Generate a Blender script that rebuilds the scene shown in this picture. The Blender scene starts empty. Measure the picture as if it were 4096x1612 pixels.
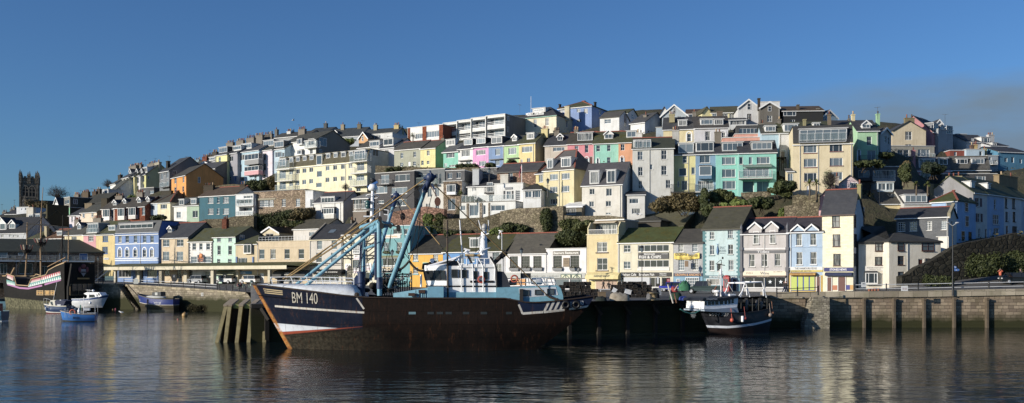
SUN_AZ,SUN_EL,SUN_E,SKY,EXPO,CLK,WAVE=61.,15.,5.,.078,.1,1.,.36
import bpy,math,random
import numpy as np
from mathutils import Vector as V,Matrix
R=random.Random(11)
SC=bpy.context.scene
COL=SC.collection
rad=math.radians
CX,CY,F,CH=2048.,1113.,3816.,6.3
CAM=V((0,0,CH))
ZM={1:(0,600,2.534),2:(0,950,2.534),3:(600,450,2.535),4:(600,800,2.535),5:(1100,450,2.535),
6:(1600,380,2.535),7:(2100,380,2.535),8:(2600,380,2.535),9:(3100,380,2.535),10:(3500,420,2.535),
11:(1000,750,2.535),12:(1500,700,2.535),13:(2000,800,2.535),14:(2500,800,2.535),15:(2900,800,2.535),
16:(3400,800,2.204),17:(800,1050,2.535),18:(1600,1000,2.254),19:(2300,1050,2.535),20:(1600,650,2.898),
21:(1400,860,3.381),22:(3250,680,4.609),23:(3500,700,3.379),24:(0,780,5.632),25:(2560,740,3.481),
26:(1400,680,1.95),27:(1640,880,3.17),28:(2000,1020,3.9),29:(0,860,2.669),30:(2740,1020,3.0725),
31:(160,1120,5.3375),32:(2350,1080,5.7244),33:(400,1080,3.9),0:(0,0,1.)}
def px(k,x,y):
 a,b,s=ZM[k]
 return a+x/s,b+y/s
def ray(k,x,y):
 X,Y=px(k,x,y)
 return V(((X-CX)/F,1.,(CY-Y)/F))
def at(k,x,y,d):
 return CAM+ray(k,x,y)*d
def onz(k,x,y,z):
 r=ray(k,x,y)
 return CAM+r*((z-CH)/r.z)
def dA(X,A):
 return A/(1+.577*(X-CX)/F)
 # ---- meshes
class MB:
 def __init__(s):s.v=[];s.f=[];s.m=[];s.s=[]
 def add(s,vs,fs,mi=0,sm=False):
  o=len(s.v);s.v+=[tuple(p)for p in vs]
  for f in fs:
   s.f.append([i+o for i in f]);s.m.append(mi);s.s.append(sm)
 def poly(s,pts,mi=0):s.add(pts,[list(range(len(pts)))],mi)
 def box(s,x0,y0,z0,x1,y1,z1,mi=0):
  s.add([(x0,y0,z0),(x1,y0,z0),(x1,y1,z0),(x0,y1,z0),(x0,y0,z1),(x1,y0,z1),(x1,y1,z1),(x0,y1,z1)],
[[0,3,2,1],[4,5,6,7],[0,1,5,4],[1,2,6,5],[2,3,7,6],[3,0,4,7]],mi)
 def prism(s,pts,e,mi=0):
  n=len(pts);e=V(e);P=[V(p)for p in pts]
  s.add(P+[p+e for p in P],[list(range(n))[::-1],list(range(n,2*n))]+[[i,(i+1)%n,n+(i+1)%n,n+i]for i in range(n)],mi)
 def bar(s,p,q,w,h=None,mi=0):
  p,q=V(p),V(q);d=q-p
  if d.length<1e-6:return
  d.normalize();h=h or w
  a=d.cross(V((0,0,1)))
  if a.length<1e-3:a=V((1,0,0))
  a.normalize();b=a.cross(d);a=a*w/2;b=b*h/2
  s.add([p-a-b,p+a-b,p+a+b,p-a+b,q-a-b,q+a-b,q+a+b,q-a+b],[[0,3,2,1],[4,5,6,7],[0,1,5,4],[1,2,6,5],[2,3,7,6],[3,0,4,7]],mi)
 def tube(s,pts,r,n=7,mi=0):
  pts=[V(p)for p in pts];rs=r if isinstance(r,(list,tuple))else[r]*len(pts);rings=[]
  for i,p in enumerate(pts):
   t=pts[min(i+1,len(pts)-1)]-pts[max(i-1,0)]
   if t.length<1e-9:t=V((0,0,1))
   t.normalize();a=t.cross(V((.13,.21,1))if abs(t.z)<.98 else V((1,.1,0)));a.normalize();b=t.cross(a)
   rings.append([p+(a*math.cos(2*math.pi*k/n)+b*math.sin(2*math.pi*k/n))*rs[i]for k in range(n)])
  s.loft(rings,mi,True);s.poly(rings[0][::-1],mi);s.poly(rings[-1],mi)
 def loft(s,rows,mi=0,closed=False,sm=True):
  n=len(rows[0]);vs=[p for r in rows for p in r]
  fs=[[i*n+j,i*n+(j+1)%n,(i+1)*n+(j+1)%n,(i+1)*n+j]for i in range(len(rows)-1)for j in range(n if closed else n-1)]
  s.add(vs,fs,mi,sm)
 def lathe(s,prof,c=(0,0,0),n=12,mi=0,sm=True):
  c=V(c)
  s.loft([[c+V((r*math.cos(2*math.pi*k/n),r*math.sin(2*math.pi*k/n),z))for k in range(n)]for r,z in prof],mi,True,sm)
 def sph(s,c,r,n=10,mi=0):
  r=r if isinstance(r,(list,tuple))else(r,r,r);c=V(c);m=max(4,n//2+1)
  s.loft([[c+V((r[0]*math.sin(math.pi*i/m)*math.cos(2*math.pi*k/n),r[1]*math.sin(math.pi*i/m)*math.sin(2*math.pi*k/n),-r[2]*math.cos(math.pi*i/m)))for k in range(n)]for i in range(m+1)],mi,True)
 def torus(s,c,Rr,r,ax=(0,1,0),n=20,m=7,mi=0):
  c=V(c);ax=V(ax).normalized();a=ax.orthogonal().normalized();b=ax.cross(a)
  s.loft([[c+(a*math.cos(t)+b*math.sin(t))*(Rr+r*math.cos(2*math.pi*j/m))+ax*r*math.sin(2*math.pi*j/m)for j in range(m)]for t in[2*math.pi*i/n for i in range(n+1)]],mi,True)
def obj(name,mb,mats,parent=None,loc=None,rz=0):
 me=bpy.data.meshes.new(name);me.from_pydata(mb.v,[],mb.f)
 for m in(mats if isinstance(mats,(list,tuple))else[mats]):me.materials.append(m)
 if mb.f:
  me.polygons.foreach_set('material_index',mb.m);me.polygons.foreach_set('use_smooth',mb.s)
 me.update()
 o=bpy.data.objects.new(name,me);COL.objects.link(o)
 if parent:o.parent=parent
 if loc is not None:o.location=loc
 o.rotation_euler=(0,0,rz)
 return o
def tag(o,label,cat,group=None,kind=None):
 if label:o['label']=label
 if cat:o['category']=cat
 if group:o['group']=group
 if kind:o['kind']=kind
 return o
def thing(name,label,cat,loc=(0,0,0),rz=0,group=None):
 o=bpy.data.objects.new(name,None);COL.objects.link(o);o.location=loc;o.rotation_euler=(0,0,rz)
 return tag(o,label,cat,group)
def copy_tree(o,parent=None):
 c=o.copy();COL.objects.link(c)
 if parent:c.parent=parent
 for ch in list(o.children):copy_tree(ch,c)
 return c
 # ---- materials
def lin(h,k=1.):
 if not isinstance(h,str):return(*[c*k for c in h[:3]],1)
 h=h.lstrip('#');o=[]
 for i in(0,2,4):
  c=int(h[i:i+2],16)/255;o.append(k*(c/12.92 if c<=.04045 else((c+.055)/1.055)**2.4))
 y=.3*o[0]+.55*o[1]+.15*o[2];s_=.76
 return(*[y+(c-y)*s_ for c in o],1)
def nm(name):
 m=bpy.data.materials.new(name);m.use_nodes=True;nt=m.node_tree
 return m,nt,nt.nodes,nt.links,nt.nodes['Principled BSDF']
def node(N,t,**kw):
 n=N.new(t)
 for k,v in kw.items():
  if k in n.inputs:n.inputs[k].default_value=v
  else:setattr(n,k,v)
 return n
def mixc(N,L,f,a,b,bt='MIX'):
 n=N.new('ShaderNodeMix');n.data_type='RGBA';n.blend_type=bt
 for sk,v in((0,f),(6,a),(7,b)):
  if hasattr(v,'is_output'):L.new(v,n.inputs[sk])
  else:n.inputs[sk].default_value=v
 return n.outputs[2]
def ramp(N,L,src,a,b,lo=0.,hi=1.):
 n=node(N,'ShaderNodeMapRange');n.clamp=True
 L.new(src,n.inputs[0]);n.inputs[1].default_value=a;n.inputs[2].default_value=b;n.inputs[3].default_value=lo;n.inputs[4].default_value=hi
 return n.outputs[0]
def coords(N,L,sc=(1,1,1),obj=True):
 tc=N.new('ShaderNodeTexCoord');mp=N.new('ShaderNodeMapping');mp.inputs['Scale'].default_value=sc
 L.new(tc.outputs['Object' if obj else 'Generated'],mp.inputs[0]);return mp.outputs[0]
def noise(N,L,vec,sc,det=4,rough=.6):
 n=node(N,'ShaderNodeTexNoise');n.inputs['Scale'].default_value=sc;n.inputs['Detail'].default_value=det;n.inputs['Roughness'].default_value=rough
 L.new(vec,n.inputs['Vector']);return n.outputs[0]
def bump(N,L,h,B,st=.3,dist=.05):
 b=node(N,'ShaderNodeBump');b.inputs['Strength'].default_value=st;b.inputs['Distance'].default_value=dist
 L.new(h,b.inputs['Height']);L.new(b.outputs[0],B.inputs['Normal'])
_mc={}
def cached(f):
 def g(*a):
  k=(f.__name__,)+a
  if k not in _mc:_mc[k]=f(*a)
  return _mc[k]
 return g
@cached
def paint(h,rough=.55,k=.85,dirt=.18):
 m,nt,N,L,B=nm('paint');c=lin(h,k);v=coords(N,L)
 n=noise(N,L,v,2.3,5);f=ramp(N,L,n,.42,.72,0,dirt)
 L.new(mixc(N,L,f,c,(c[0]*.35+.01,c[1]*.3+.008,c[2]*.25+.006,1)),B.inputs['Base Color'])
 B.inputs['Roughness'].default_value=rough
 return m
@cached
def render_wall(h,k=.84,dirt=.55):
 m,nt,N,L,B=nm('render');c=lin(h,k)
 v=coords(N,L);vs=coords(N,L,(1.6,1.6,.22))
 a=ramp(N,L,noise(N,L,v,.55,6,.7),.38,.78,0,dirt);b=ramp(N,L,noise(N,L,vs,1.3,5,.7),.5,.82,0,dirt)
 g=(c[0]*.55+.02,c[1]*.53+.018,c[2]*.47+.012,1)
 o=mixc(N,L,a,c,g);o=mixc(N,L,b,o,(c[0]*.42+.02,c[1]*.4+.018,c[2]*.36+.012,1))
 L.new(o,B.inputs['Base Color']);B.inputs['Roughness'].default_value=.9;B.inputs['Specular IOR Level'].default_value=.2
 bump(N,L,noise(N,L,v,5,5),B,.35,.03)
 return m
@cached
def slate(h,moss=.0,rows=0.):
 m,nt,N,L,B=nm('slate');c=lin(h,.9);v=coords(N,L)
 br=node(N,'ShaderNodeTexBrick');sp=N.new('ShaderNodeSeparateXYZ');cb=N.new('ShaderNodeCombineXYZ');L.new(v,sp.inputs[0])
 ad=node(N,'ShaderNodeMath',operation='ADD');L.new(sp.outputs[0],ad.inputs[0]);L.new(sp.outputs[1],ad.inputs[1])
 L.new(ad.outputs[0],cb.inputs[0]);L.new(sp.outputs[2],cb.inputs[1]);L.new(cb.outputs[0],br.inputs[0])
 for k_,val in(('Color1',(*[x*1.25 for x in c[:3]],1)),('Color2',(*[x*.72 for x in c[:3]],1)),('Mortar',(*[x*.5 for x in c[:3]],1)),('Scale',1.),('Mortar Size',.012),('Brick Width',.55),('Row Height',.22)):br.inputs[k_].default_value=val
 o=mixc(N,L,.55,c,br.outputs[0])
 f=ramp(N,L,noise(N,L,v,.9,5,.65),.35,.75,0,.55)
 o=mixc(N,L,f,o,(c[0]*1.5+.012,c[1]*1.45+.012,c[2]*1.35+.008,1))
 if moss:
  n1=noise(N,L,v,.7,7,.72);n2=noise(N,L,v,3.2,5,.7)
  mx=node(N,'ShaderNodeMath',operation='MULTIPLY_ADD');L.new(n2,mx.inputs[0]);mx.inputs[1].default_value=.35;L.new(n1,mx.inputs[2])
  f=ramp(N,L,mx.outputs[0],1.06-.42*moss,1.16-.38*moss,0,.88)
  mc=mixc(N,L,ramp(N,L,n2,.4,.65),(.04,.046,.012,1),(.095,.08,.018,1))
  o=mixc(N,L,f,o,mc)
 L.new(o,B.inputs['Base Color']);B.inputs['Roughness'].default_value=.75;B.inputs['Specular IOR Level'].default_value=.3
 bump(N,L,br.outputs[1],B,.4,-.02)
 return m
@cached
def stone(h,sc=1.,weed=0.,course=0.):
 m,nt,N,L,B=nm('stone');c=lin(h,.9);tc=N.new('ShaderNodeTexCoord');sp=N.new('ShaderNodeSeparateXYZ');L.new(tc.outputs['Object'],sp.inputs[0])
 v=tc.outputs['Object'];cb=N.new('ShaderNodeCombineXYZ')
 wn=noise(N,L,v,2.2,3);w=node(N,'ShaderNodeMath',operation='MULTIPLY_ADD');L.new(wn,w.inputs[0]);w.inputs[1].default_value=.16;L.new(sp.outputs[2],w.inputs[2])
 ad=node(N,'ShaderNodeMath',operation='ADD');L.new(sp.outputs[0],ad.inputs[0]);L.new(sp.outputs[1],ad.inputs[1])
 L.new(ad.outputs[0],cb.inputs[0]);L.new(w.outputs[0],cb.inputs[1])
 if course:
  br=node(N,'ShaderNodeTexBrick');L.new(cb.outputs[0],br.inputs[0]);br.offset=.43;br.squash=.7;br.squash_frequency=3
  for k_,val in(('Color1',(*[x*1.3 for x in c[:3]],1)),('Color2',(c[0]*.62,c[1]*.6,c[2]*.62,1)),('Mortar',(*[x*.33 for x in c[:3]],1)),('Scale',1.),('Mortar Size',.022),('Brick Width',.85*sc),('Row Height',.36*sc)):br.inputs[k_].default_value=val
  o=br.outputs[0];hgt=br.outputs[1];hs=-.05
 else:
  mp=N.new('ShaderNodeMapping');mp.inputs['Scale'].default_value=(1.7/sc,2.7/sc,1);L.new(cb.outputs[0],mp.inputs[0])
  vo=node(N,'ShaderNodeTexVoronoi');vo.inputs['Scale'].default_value=1.;L.new(mp.outputs[0],vo.inputs['Vector'])
  v2=node(N,'ShaderNodeTexVoronoi');v2.feature='DISTANCE_TO_EDGE';v2.inputs['Scale'].default_value=1.;L.new(mp.outputs[0],v2.inputs['Vector'])
  sr=N.new('ShaderNodeSeparateColor');L.new(vo.outputs['Color'],sr.inputs[0])
  o=mixc(N,L,sr.outputs[0],(c[0]*.55,c[1]*.52,c[2]*.52,1),(c[0]*1.4,c[1]*1.38,c[2]*1.32,1))
  o=mixc(N,L,ramp(N,L,v2.outputs['Distance'],0,.09),(c[0]*.3,c[1]*.29,c[2]*.27,1),o);hgt=ramp(N,L,v2.outputs['Distance'],0,.15);hs=.08
 o=mixc(N,L,ramp(N,L,noise(N,L,v,.5,6,.7),.45,.72,0,.7),o,(c[0]*.4,c[1]*.43,c[2]*.33,1))
 if weed:
  e=node(N,'ShaderNodeMath',operation='MULTIPLY_ADD');L.new(noise(N,L,v,.8,5),e.inputs[0]);e.inputs[1].default_value=1.1;L.new(sp.outputs[2],e.inputs[2])
  o=mixc(N,L,ramp(N,L,e.outputs[0],weed,weed+1.3,1,0),o,(.035,.036,.015,1))
 L.new(o,B.inputs['Base Color']);B.inputs['Roughness'].default_value=.88;B.inputs['Specular IOR Level'].default_value=.25
 bump(N,L,hgt,B,.7,hs)
 return m
@cached
def glass(i):
 m,nt,N,L,B=nm('window_glass');oi=N.new('ShaderNodeObjectInfo')
 a,b=[((.012,.016,.02,1),(.06,.075,.09,1)),((.05,.07,.09,1),(.15,.185,.21,1)),((.03,.035,.04,1),(.30,.30,.28,1)),((.02,.02,.022,1),(.02,.025,.03,1))][i]  # blue-grey pair puts the sky's reflection into the pane colour
 o=mixc(N,L,oi.outputs['Random'],a,b)
 if i==2:
  v=coords(N,L,(6,6,.25));o=mixc(N,L,ramp(N,L,noise(N,L,v,1.6,2),.45,.55),a,b)
 L.new(o,B.inputs['Base Color']);B.inputs['Roughness'].default_value=.12;B.inputs['Specular IOR Level'].default_value=.6
 return m
@cached
def clear():
 m,nt,N,L,B=nm('balustrade_glass');out=N['Material Output'];B.inputs['Base Color'].default_value=(.3,.38,.4,1);B.inputs['Roughness'].default_value=.1
 t=N.new('ShaderNodeBsdfTransparent');mx=N.new('ShaderNodeMixShader');mx.inputs[0].default_value=.16
 L.new(t.outputs[0],mx.inputs[1]);L.new(B.outputs[0],mx.inputs[2]);L.new(mx.outputs[0],out.inputs[0]);return m
@cached
def leaf(h,k=1.):
 m,nt,N,L,B=nm('leaves');c=lin(h,k);v=coords(N,L)
 n=noise(N,L,v,1.1,4);n2=noise(N,L,v,9,2)
 o=mixc(N,L,ramp(N,L,n,.35,.68),(c[0]*.5,c[1]*.55,c[2]*.6,1),(c[0]*1.5,c[1]*1.35,c[2]*1.1,1));o=mixc(N,L,ramp(N,L,n2,.4,.7,0,.5),o,(c[0]*1.9,c[1]*1.6,c[2]*.9,1))
 L.new(o,B.inputs['Base Color']);B.inputs['Roughness'].default_value=.6;B.inputs['Specular IOR Level'].default_value=.25
 return m
FRAME={'w':'#f2f4f4','b':'#5a3a30','k':'#25272b','u':'#2f62ad','e':'#e9dcae','g':'#8f959b','t':'#3d7f86','r':'#6d3b30','m':'#7cc9b0','p':'#dd84c4','n':'#27334d','y':'#cdbb55'}
GRID={'s':(1,2),'c':(2,1),'t':(3,1),'4':(2,2),'5':(5,1),'6':(6,1),'g':(3,4),'p':(1,1),'q':(4,1),'9':(3,2),'f':(2,1),'v':(6,3),'L':(4,5)}
SLATE=('#4b4d53',0.)
# ---- houses
GPTS=[]
def pane_frame(fr,w,h,st,fw,y0,y1,x=0.,z=0.,gl=None):
 nx,ny=GRID.get(st,(1,1));b=fw*.6
 for a0,c0,a1,c1 in((0,0,w,fw),(0,h-fw,w,h),(0,fw,fw,h-fw),(w-fw,fw,w,h-fw)):fr.box(x+a0,y0,z+c0,x+a1,y1,z+c1)
 for i in range(1,nx):
  c=w*i/nx
  if st=='t' and nx==3:c=w*(.27 if i==1 else.73)
  fr.box(x+c-b/2,y0,z+fw,x+c+b/2,y1-.002,z+h-fw)
 for j in range(1,ny):
  c=h*j/ny;fr.box(x+fw,y0+.003,z+c-b/2,x+w-fw,y1-.004,z+c+b/2)
def window(par,a0,z0,a1,z1,st,y=0.,rec=.14,sill=True,mats=None,fw=None,merged=False):
 w,h=a1-a0,z1-z0
 if w<.12 or h<.12:return
 c=st[1]if len(st)>1 and st[1]in FRAME else 'w';fw=fw or min(.085,.06+w*.01)
 yb=y+rec
 if st[0]=='d':
  mb=MB();mb.box(a0,yb,z0,a1,yb+.05,z1);
  for q in(.12,.55):mb.box(a0+w*.18,yb-.02,z0+h*q,a1-w*.18,yb,z0+h*(q+.33))
  d=obj('door',mb,paint(FRAME[c],.4),par)
  f=MB();f.box(a0,yb-.05,z0,a0+.09,yb-.004,z1);f.box(a1-.09,yb-.05,z0,a1,yb-.004,z1);f.box(a0+.09,yb-.05,z1-.1,a1-.09,yb-.004,z1);obj('door_frame',f,paint('#e8e8e6',.5),d)
  return
 gi=R.choice((0,0,1,1,2))if '*' not in st else 3
 if '~' in st:gi=1
 if '%' in st:gi=2
 pn=MB();pn.box(a0,yb+.03,z0,a1,yb+.07,z1)
 fr=MB();pane_frame(fr,w,h,st[0],fw,yb-.03,yb+.03,a0,z0)
 if merged:
  fr2=MB();fr2.v=list(pn.v);fr2.f=list(pn.f);fr2.m=list(pn.m);fr2.s=list(pn.s);fr2.add(fr.v,fr.f,1)
  return obj('window',fr2,[glass(gi),paint(FRAME[c],.4)],par)
 o=obj('window',pn,glass(gi),par);obj('frame',fr,paint(FRAME[c],.4),o)
 if sill:
  s=MB();s.box(a0-.06,y-.1,z0-.1,a1+.06,y+rec-.035,z0-.004);obj('sill',s,paint('#c9c6be' if c=='w' else FRAME[c],.7),o)
 return o
def G(xs,ys,w,h,st):
 return[(x,y,x+w,y+h,st)for y in ys for x in xs]
class HO:pass
def H(label,k,x0,x1,ye,yb,A,col,roof='g',yr=None,dep=8.,yaw=30.,W=(),D=(),Ch=(),SW=(),B=(),Bay=(),rc=SLATE,side=None,name='house',cat='house',group=None,
wm=None,gut='w',ridge=None,sills=None,Q=None,bands=(),drop=3.,hipin=None,barge='w',ov=.22,dcol='#e9ebea',lab2=None,asym=.5,capw=None,rearz=None,dpipe=(),K=None):
 X0,_=px(k,x0,0);X1,_=px(k,x1,0);Xm=(X0+X1)/2;xm=(x0+x1)/2
 d=K/(1+math.tan(rad(yaw))*(Xm-CX)/F)if K else dA(Xm,A);w=at(k,xm,yb,d)
 th=-rad(yaw);h=HO();h.o=thing(name,label,cat,w,th,group);h.yaw=yaw
 Rm=Matrix.Rotation(-th,3,'Z');cl=Rm@(CAM-w)
 def dl(x,y):return Rm@ray(k,x,y)
 def loc(x,y,s=0.):
  r=dl(x,y);t=(s-cl.y)/r.y;p=cl+r*t;return p.x,p.z
 h.loc=loc;h.k=k;h.w=w
 def sidep(x,y,a):
  r=dl(x,y);t=(a-cl.x)/r.x;p=cl+r*t;return p.y,p.z
 h.sidep=sidep
 a0=loc(x0,ye)[0];a1=loc(x1,ye)[0];ze=loc(xm,ye)[1];zb=-drop
 h.a0,h.a1,h.ze=a0,a1,ze
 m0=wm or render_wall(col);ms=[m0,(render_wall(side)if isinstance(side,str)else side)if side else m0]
 ry=dep*asym
 if sills is None:sills=A<200
 if roof in 'gh':zr=loc(xm,yr,ry)[1]
 elif roof=='m':zr=loc(xm,yr,.9)[1]
 elif roof=='x':zr=loc(xm,yr,0)[1]
 elif roof=='s':zr=loc(xm,yr,dep)[1]
 else:zr=ze
 zr=max(zr,ze+.05)
 h.zr=zr;slope={'g':(zr-ze)/ry,'h':(zr-ze)/ry,'m':(zr-ze)/.9,'s':(zr-ze)/dep}.get(roof,0.);h.slope=slope
 rects=[];wins=[]
 for wd in W:
  st=wd[4]if len(wd)>4 else 's'
  p,q=loc(wd[0],wd[3]),loc(wd[2],wd[1])
  r=(max(p[0],a0+.05),max(p[1],zb+.1),min(q[0],a1-.05),q[1])
  if r[2]-r[0]<.15:continue
  pr='!' in st or q[1]>ze-.05
  rec=1.5 if 'R' in st else.14
  wins.append((r,st,pr,rec))
  if not pr:rects.append((r,rec))
 mb=MB();xs=sorted({a0,a1,*[v for r,_ in rects for v in(r[0],r[2])]});zs=sorted({zb,ze,*[v for r,_ in rects for v in(r[1],r[3])]})
 for i in range(len(xs)-1):
  for j in range(len(zs)-1):
   cx,cz=(xs[i]+xs[i+1])/2,(zs[j]+zs[j+1])/2
   if any(r[0]<cx<r[2]and r[1]<cz<r[3]for r,_ in rects):continue
   mb.poly([(xs[i],0,zs[j]),(xs[i+1],0,zs[j]),(xs[i+1],0,zs[j+1]),(xs[i],0,zs[j+1])])
 for r,rec in rects:
  p=[(r[0],r[1]),(r[2],r[1]),(r[2],r[3]),(r[0],r[3])]
  for i in range(4):
   u,v=p[i],p[(i+1)%4];mb.poly([(u[0],0,u[1]),(v[0],0,v[1]),(v[0],rec+.06,v[1]),(u[0],rec+.06,u[1])])
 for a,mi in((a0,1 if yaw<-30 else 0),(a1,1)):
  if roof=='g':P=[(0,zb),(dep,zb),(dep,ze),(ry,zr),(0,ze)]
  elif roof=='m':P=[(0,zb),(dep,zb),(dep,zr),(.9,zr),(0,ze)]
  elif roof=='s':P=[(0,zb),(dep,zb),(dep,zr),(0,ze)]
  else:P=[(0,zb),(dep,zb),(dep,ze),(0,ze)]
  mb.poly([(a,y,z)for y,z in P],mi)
 mb.poly([(a0,dep,zb),(a1,dep,zb),(a1,dep,zr if roof in 'ms' else ze),(a0,dep,zr if roof in 'ms' else ze)])
 am=(a0+a1)/2
 if roof=='x':
  am=loc(xm,yr)[0]
  for y in(0,dep):mb.poly([(a0,y,ze),(a1,y,ze),(am,y,zr)])
 obj('wall',mb,ms,h.o)
 rb=MB();rm=slate(*rc);t=.16
 if roof=='g':
  e0=ov*slope
  rb.prism([(a0-ov,-ov,ze-e0+.02),(a0-ov,ry,zr+.02),(a0-ov,ry,zr+t),(a0-ov,-ov,ze-e0+t)],(a1-a0+2*ov,0,0))
  s2=(zr-ze)/(dep-ry);rb.prism([(a0-ov,dep+ov,ze-ov*s2+.02),(a0-ov,ry,zr+.015),(a0-ov,ry,zr+t-.005),(a0-ov,dep+ov,ze-ov*s2+t)],(a1-a0+2*ov,0,0))
 elif roof=='h':
  hi=hipin or min(ry,(a1-a0)*.45);p=[(a0-ov,-ov,ze),(a1+ov,-ov,ze),(a1+ov,dep+ov,ze),(a0-ov,dep+ov,ze),(a0+hi,ry,zr),(a1-hi,ry,zr)]
  rb.add([(x,y,z+.12)for x,y,z in p]+[(x,y,z-.05)for x,y,z in p[:4]],[[0,1,5,4],[1,2,5],[2,3,4,5],[3,0,4],[6,7,1,0],[7,8,2,1],[8,9,3,2],[9,6,0,3],[9,8,7,6]])
 elif roof=='m':
  rb.prism([(a0-.05,-.12,ze-.05),(a0-.05,.86,zr+.05),(a0-.05,.98,zr+.05),(a0-.05,.05,ze+.02)],(a1-a0+.1,0,0));rb.box(a0-.1,.88,zr+.06,a1+.1,dep+.1,zr+.2)
 elif roof=='s':
  rb.prism([(a0-ov,-ov,ze-ov*slope+.02),(a0-ov,dep+ov,zr+ov*slope+.02),(a0-ov,dep+ov,zr+ov*slope+t),(a0-ov,-ov,ze-ov*slope+t)],(a1-a0+2*ov,0,0))
 elif roof=='x':
  for s in(-1,1):
   e=a0 if s<0 else a1;sl=(zr-ze)/abs(am-e);q=ov*sl
   rb.prism([(e+s*ov,-.3,ze-q+.03),(am,-.3,zr+.03),(am,-.3,zr+t),(e+s*ov,-.3,ze-q+t)],(0,dep+.4,0))
 else:
  rb.box(a0+.1,.12,ze-.3,a1-.1,dep-.1,ze-.15)
 ro=obj('roof',rb,rm,h.o);h.roof=ro
 if roof=='f':
  cp=MB();c=.12
  cp.box(a0-c,-c,ze,a1+c,.2,ze+.12);cp.box(a0-c,.2,ze,a0+.2,dep+c,ze+.12);cp.box(a1-.2,.2,ze,a1+c,dep+c,ze+.12);obj('coping',cp,paint(capw or '#d9d9d4',.7),h.o)
 elif roof=='x' and barge:
  for s in(-1,1):
   e=a0 if s<0 else a1;sl=(zr-ze)/abs(am-e);bb=MB()
   bb.prism([(e+s*ov,-.36,ze-ov*sl-.22),(am,-.36,zr-.22),(am,-.36,zr+.14),(e+s*ov,-.36,ze-ov*sl+.14)],(0,.05,0));obj('bargeboard',bb,paint(FRAME[barge],.5),ro)
 elif gut and roof!='x':
  g=MB();g.box(a0-ov,-ov-.1,ze-ov*min(slope,1.5)-.1,a1+ov,-ov+.03,ze-ov*min(slope,1.5)+.03);obj('gutter',g,paint(FRAME[gut],.5),h.o)
 if ridge and roof=='g':
  g=MB();n=int((a1-a0)/.4)+1
  for i in range(n):
   u=a0-ov+(a1-a0+2*ov)*i/n;g.prism([(u,ry-.18,zr+t-.06),(u,ry+.18,zr+t-.06),(u,ry,zr+t+.13)],((a1-a0+2*ov)/n-.02,0,0))
  obj('ridge_tiles',g,paint(ridge,.8),ro)
 if ridge and roof=='h':
  g=MB()
  for u,v in(((a0+hi,ry,zr+.14),(a1-hi,ry,zr+.14)),((a1+ov,-ov,ze+.14),(a1-hi,ry,zr+.14)),((a0-ov,-ov,ze+.14),(a0+hi,ry,zr+.14))):g.bar(u,v,.26,.14)
  obj('ridge_tiles',g,paint(ridge,.8),ro)
 for r,st,pr,rec in wins:
  window(h.o,*r,st,y=(-.12 if pr else 0.),rec=(.06 if pr else rec),sill=(sills and st[0]not in 'df' and 'R' not in st))
  if '^' in st:
   c=(r[0]+r[2])/2;rr=(r[2]-r[0])/2;g=MB()
   for q in range(8):
    u,v=math.pi*q/8,math.pi*(q+1)/8;z=r[3]
    g.prism([(c+rr*math.cos(u)*1.05,-.08,z+rr*math.sin(u)*1.05-.1),(c+rr*math.cos(u)*1.5,-.08,z+rr*math.sin(u)*1.5-.1),(c+rr*math.cos(v)*1.5,-.08,z+rr*math.sin(v)*1.5-.1),(c+rr*math.cos(v)*1.05,-.08,z+rr*math.sin(v)*1.05-.1)],(0,.12,0))
   for s in(-1,1):g.box(c+s*rr*1.28-.12,-.08,r[1],c+s*rr*1.28+.12,-.002,r[3]-.12)
   obj('arch_moulding',g,paint('#eef1f4',.6),h.o)
 for wd in SW:
  st=wd[4]if len(wd)>4 else 's'
  y0,z0=sidep(wd[0],wd[3],a1);y1,z1=sidep(wd[2],wd[1],a1);y0=max(.1,y0);y1=min(dep-.1,y1)
  if y1-y0<.2:continue
  o=window(h.o,0,0,y1-y0,z1-z0,st,y=-.07,rec=.02,sill=False)
  if o is None:continue
  o.location=(a1,y0,z0);o.rotation_euler=(0,0,math.pi/2)
 for dd in D:
  kind=dd[4];st=dd[5]if len(dd)>5 else 'c';cc=dd[6]if len(dd)>6 else dcol
  xq=(dd[0]+dd[2])/2;r=dl(xq,dd[3])
  if kind.isupper():s=-.04
  elif slope>0:
   t_=(ze+.1+slope*cl.y-cl.z)/(r.z-slope*r.y);s=(cl+r*t_).y;s=min(max(s,-.05),ry)
  else:s=float(dd[7])if len(dd)>7 else 1.
  u0,v0=loc(dd[0],dd[3],s);u1,v1=loc(dd[2],dd[1],s);ww=u1-u0
  top=v1
  if kind in 'gG':v1=v1-.42*ww
  sl=max(slope,.25);yb_=min(s+(v1-v0)/sl+.1,max(ry+.3,s+1.2));yt=min(s+(top-v0)/sl+.1,dep*.7)if kind in 'gG' else yb_
  dm=MB();dm.add([(u0,s,v0-.3),(u1,s,v0-.3),(u1,s,v1),(u0,s,v1)],[[0,1,2,3]]);
  for u in(u0,u1):dm.poly([(u,s,v0-.3),(u,yb_,v1-.2),(u,yb_,v1),(u,s,v1)])
  dr=MB()
  if kind in 'gG':
   um=(u0+u1)/2;dm.poly([(u0,s,v1),(u1,s,v1),(um,s,top)])
   for e in(u0-.15,u1+.15):
    q=.15*.84;dr.prism([(e,s-.22,v1-q+.02),(um,s-.22,top+.02),(um,s-.22,top+.13),(e,s-.22,v1-q+.13)],(0,yt-s+.3,0))
  else:
   dr.box(u0-.14,s-.2,v1,u1+.14,yb_+.1,v1+.13)
  dcm=slate(cc[1:])if cc[0]=='@' else render_wall(cc)
  do=obj('dormer',dm,dcm,h.o);obj('dormer_roof',dr,slate('#45464b',.15)if kind in 'gG' else paint('#c9ccce',.6),do)
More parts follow.
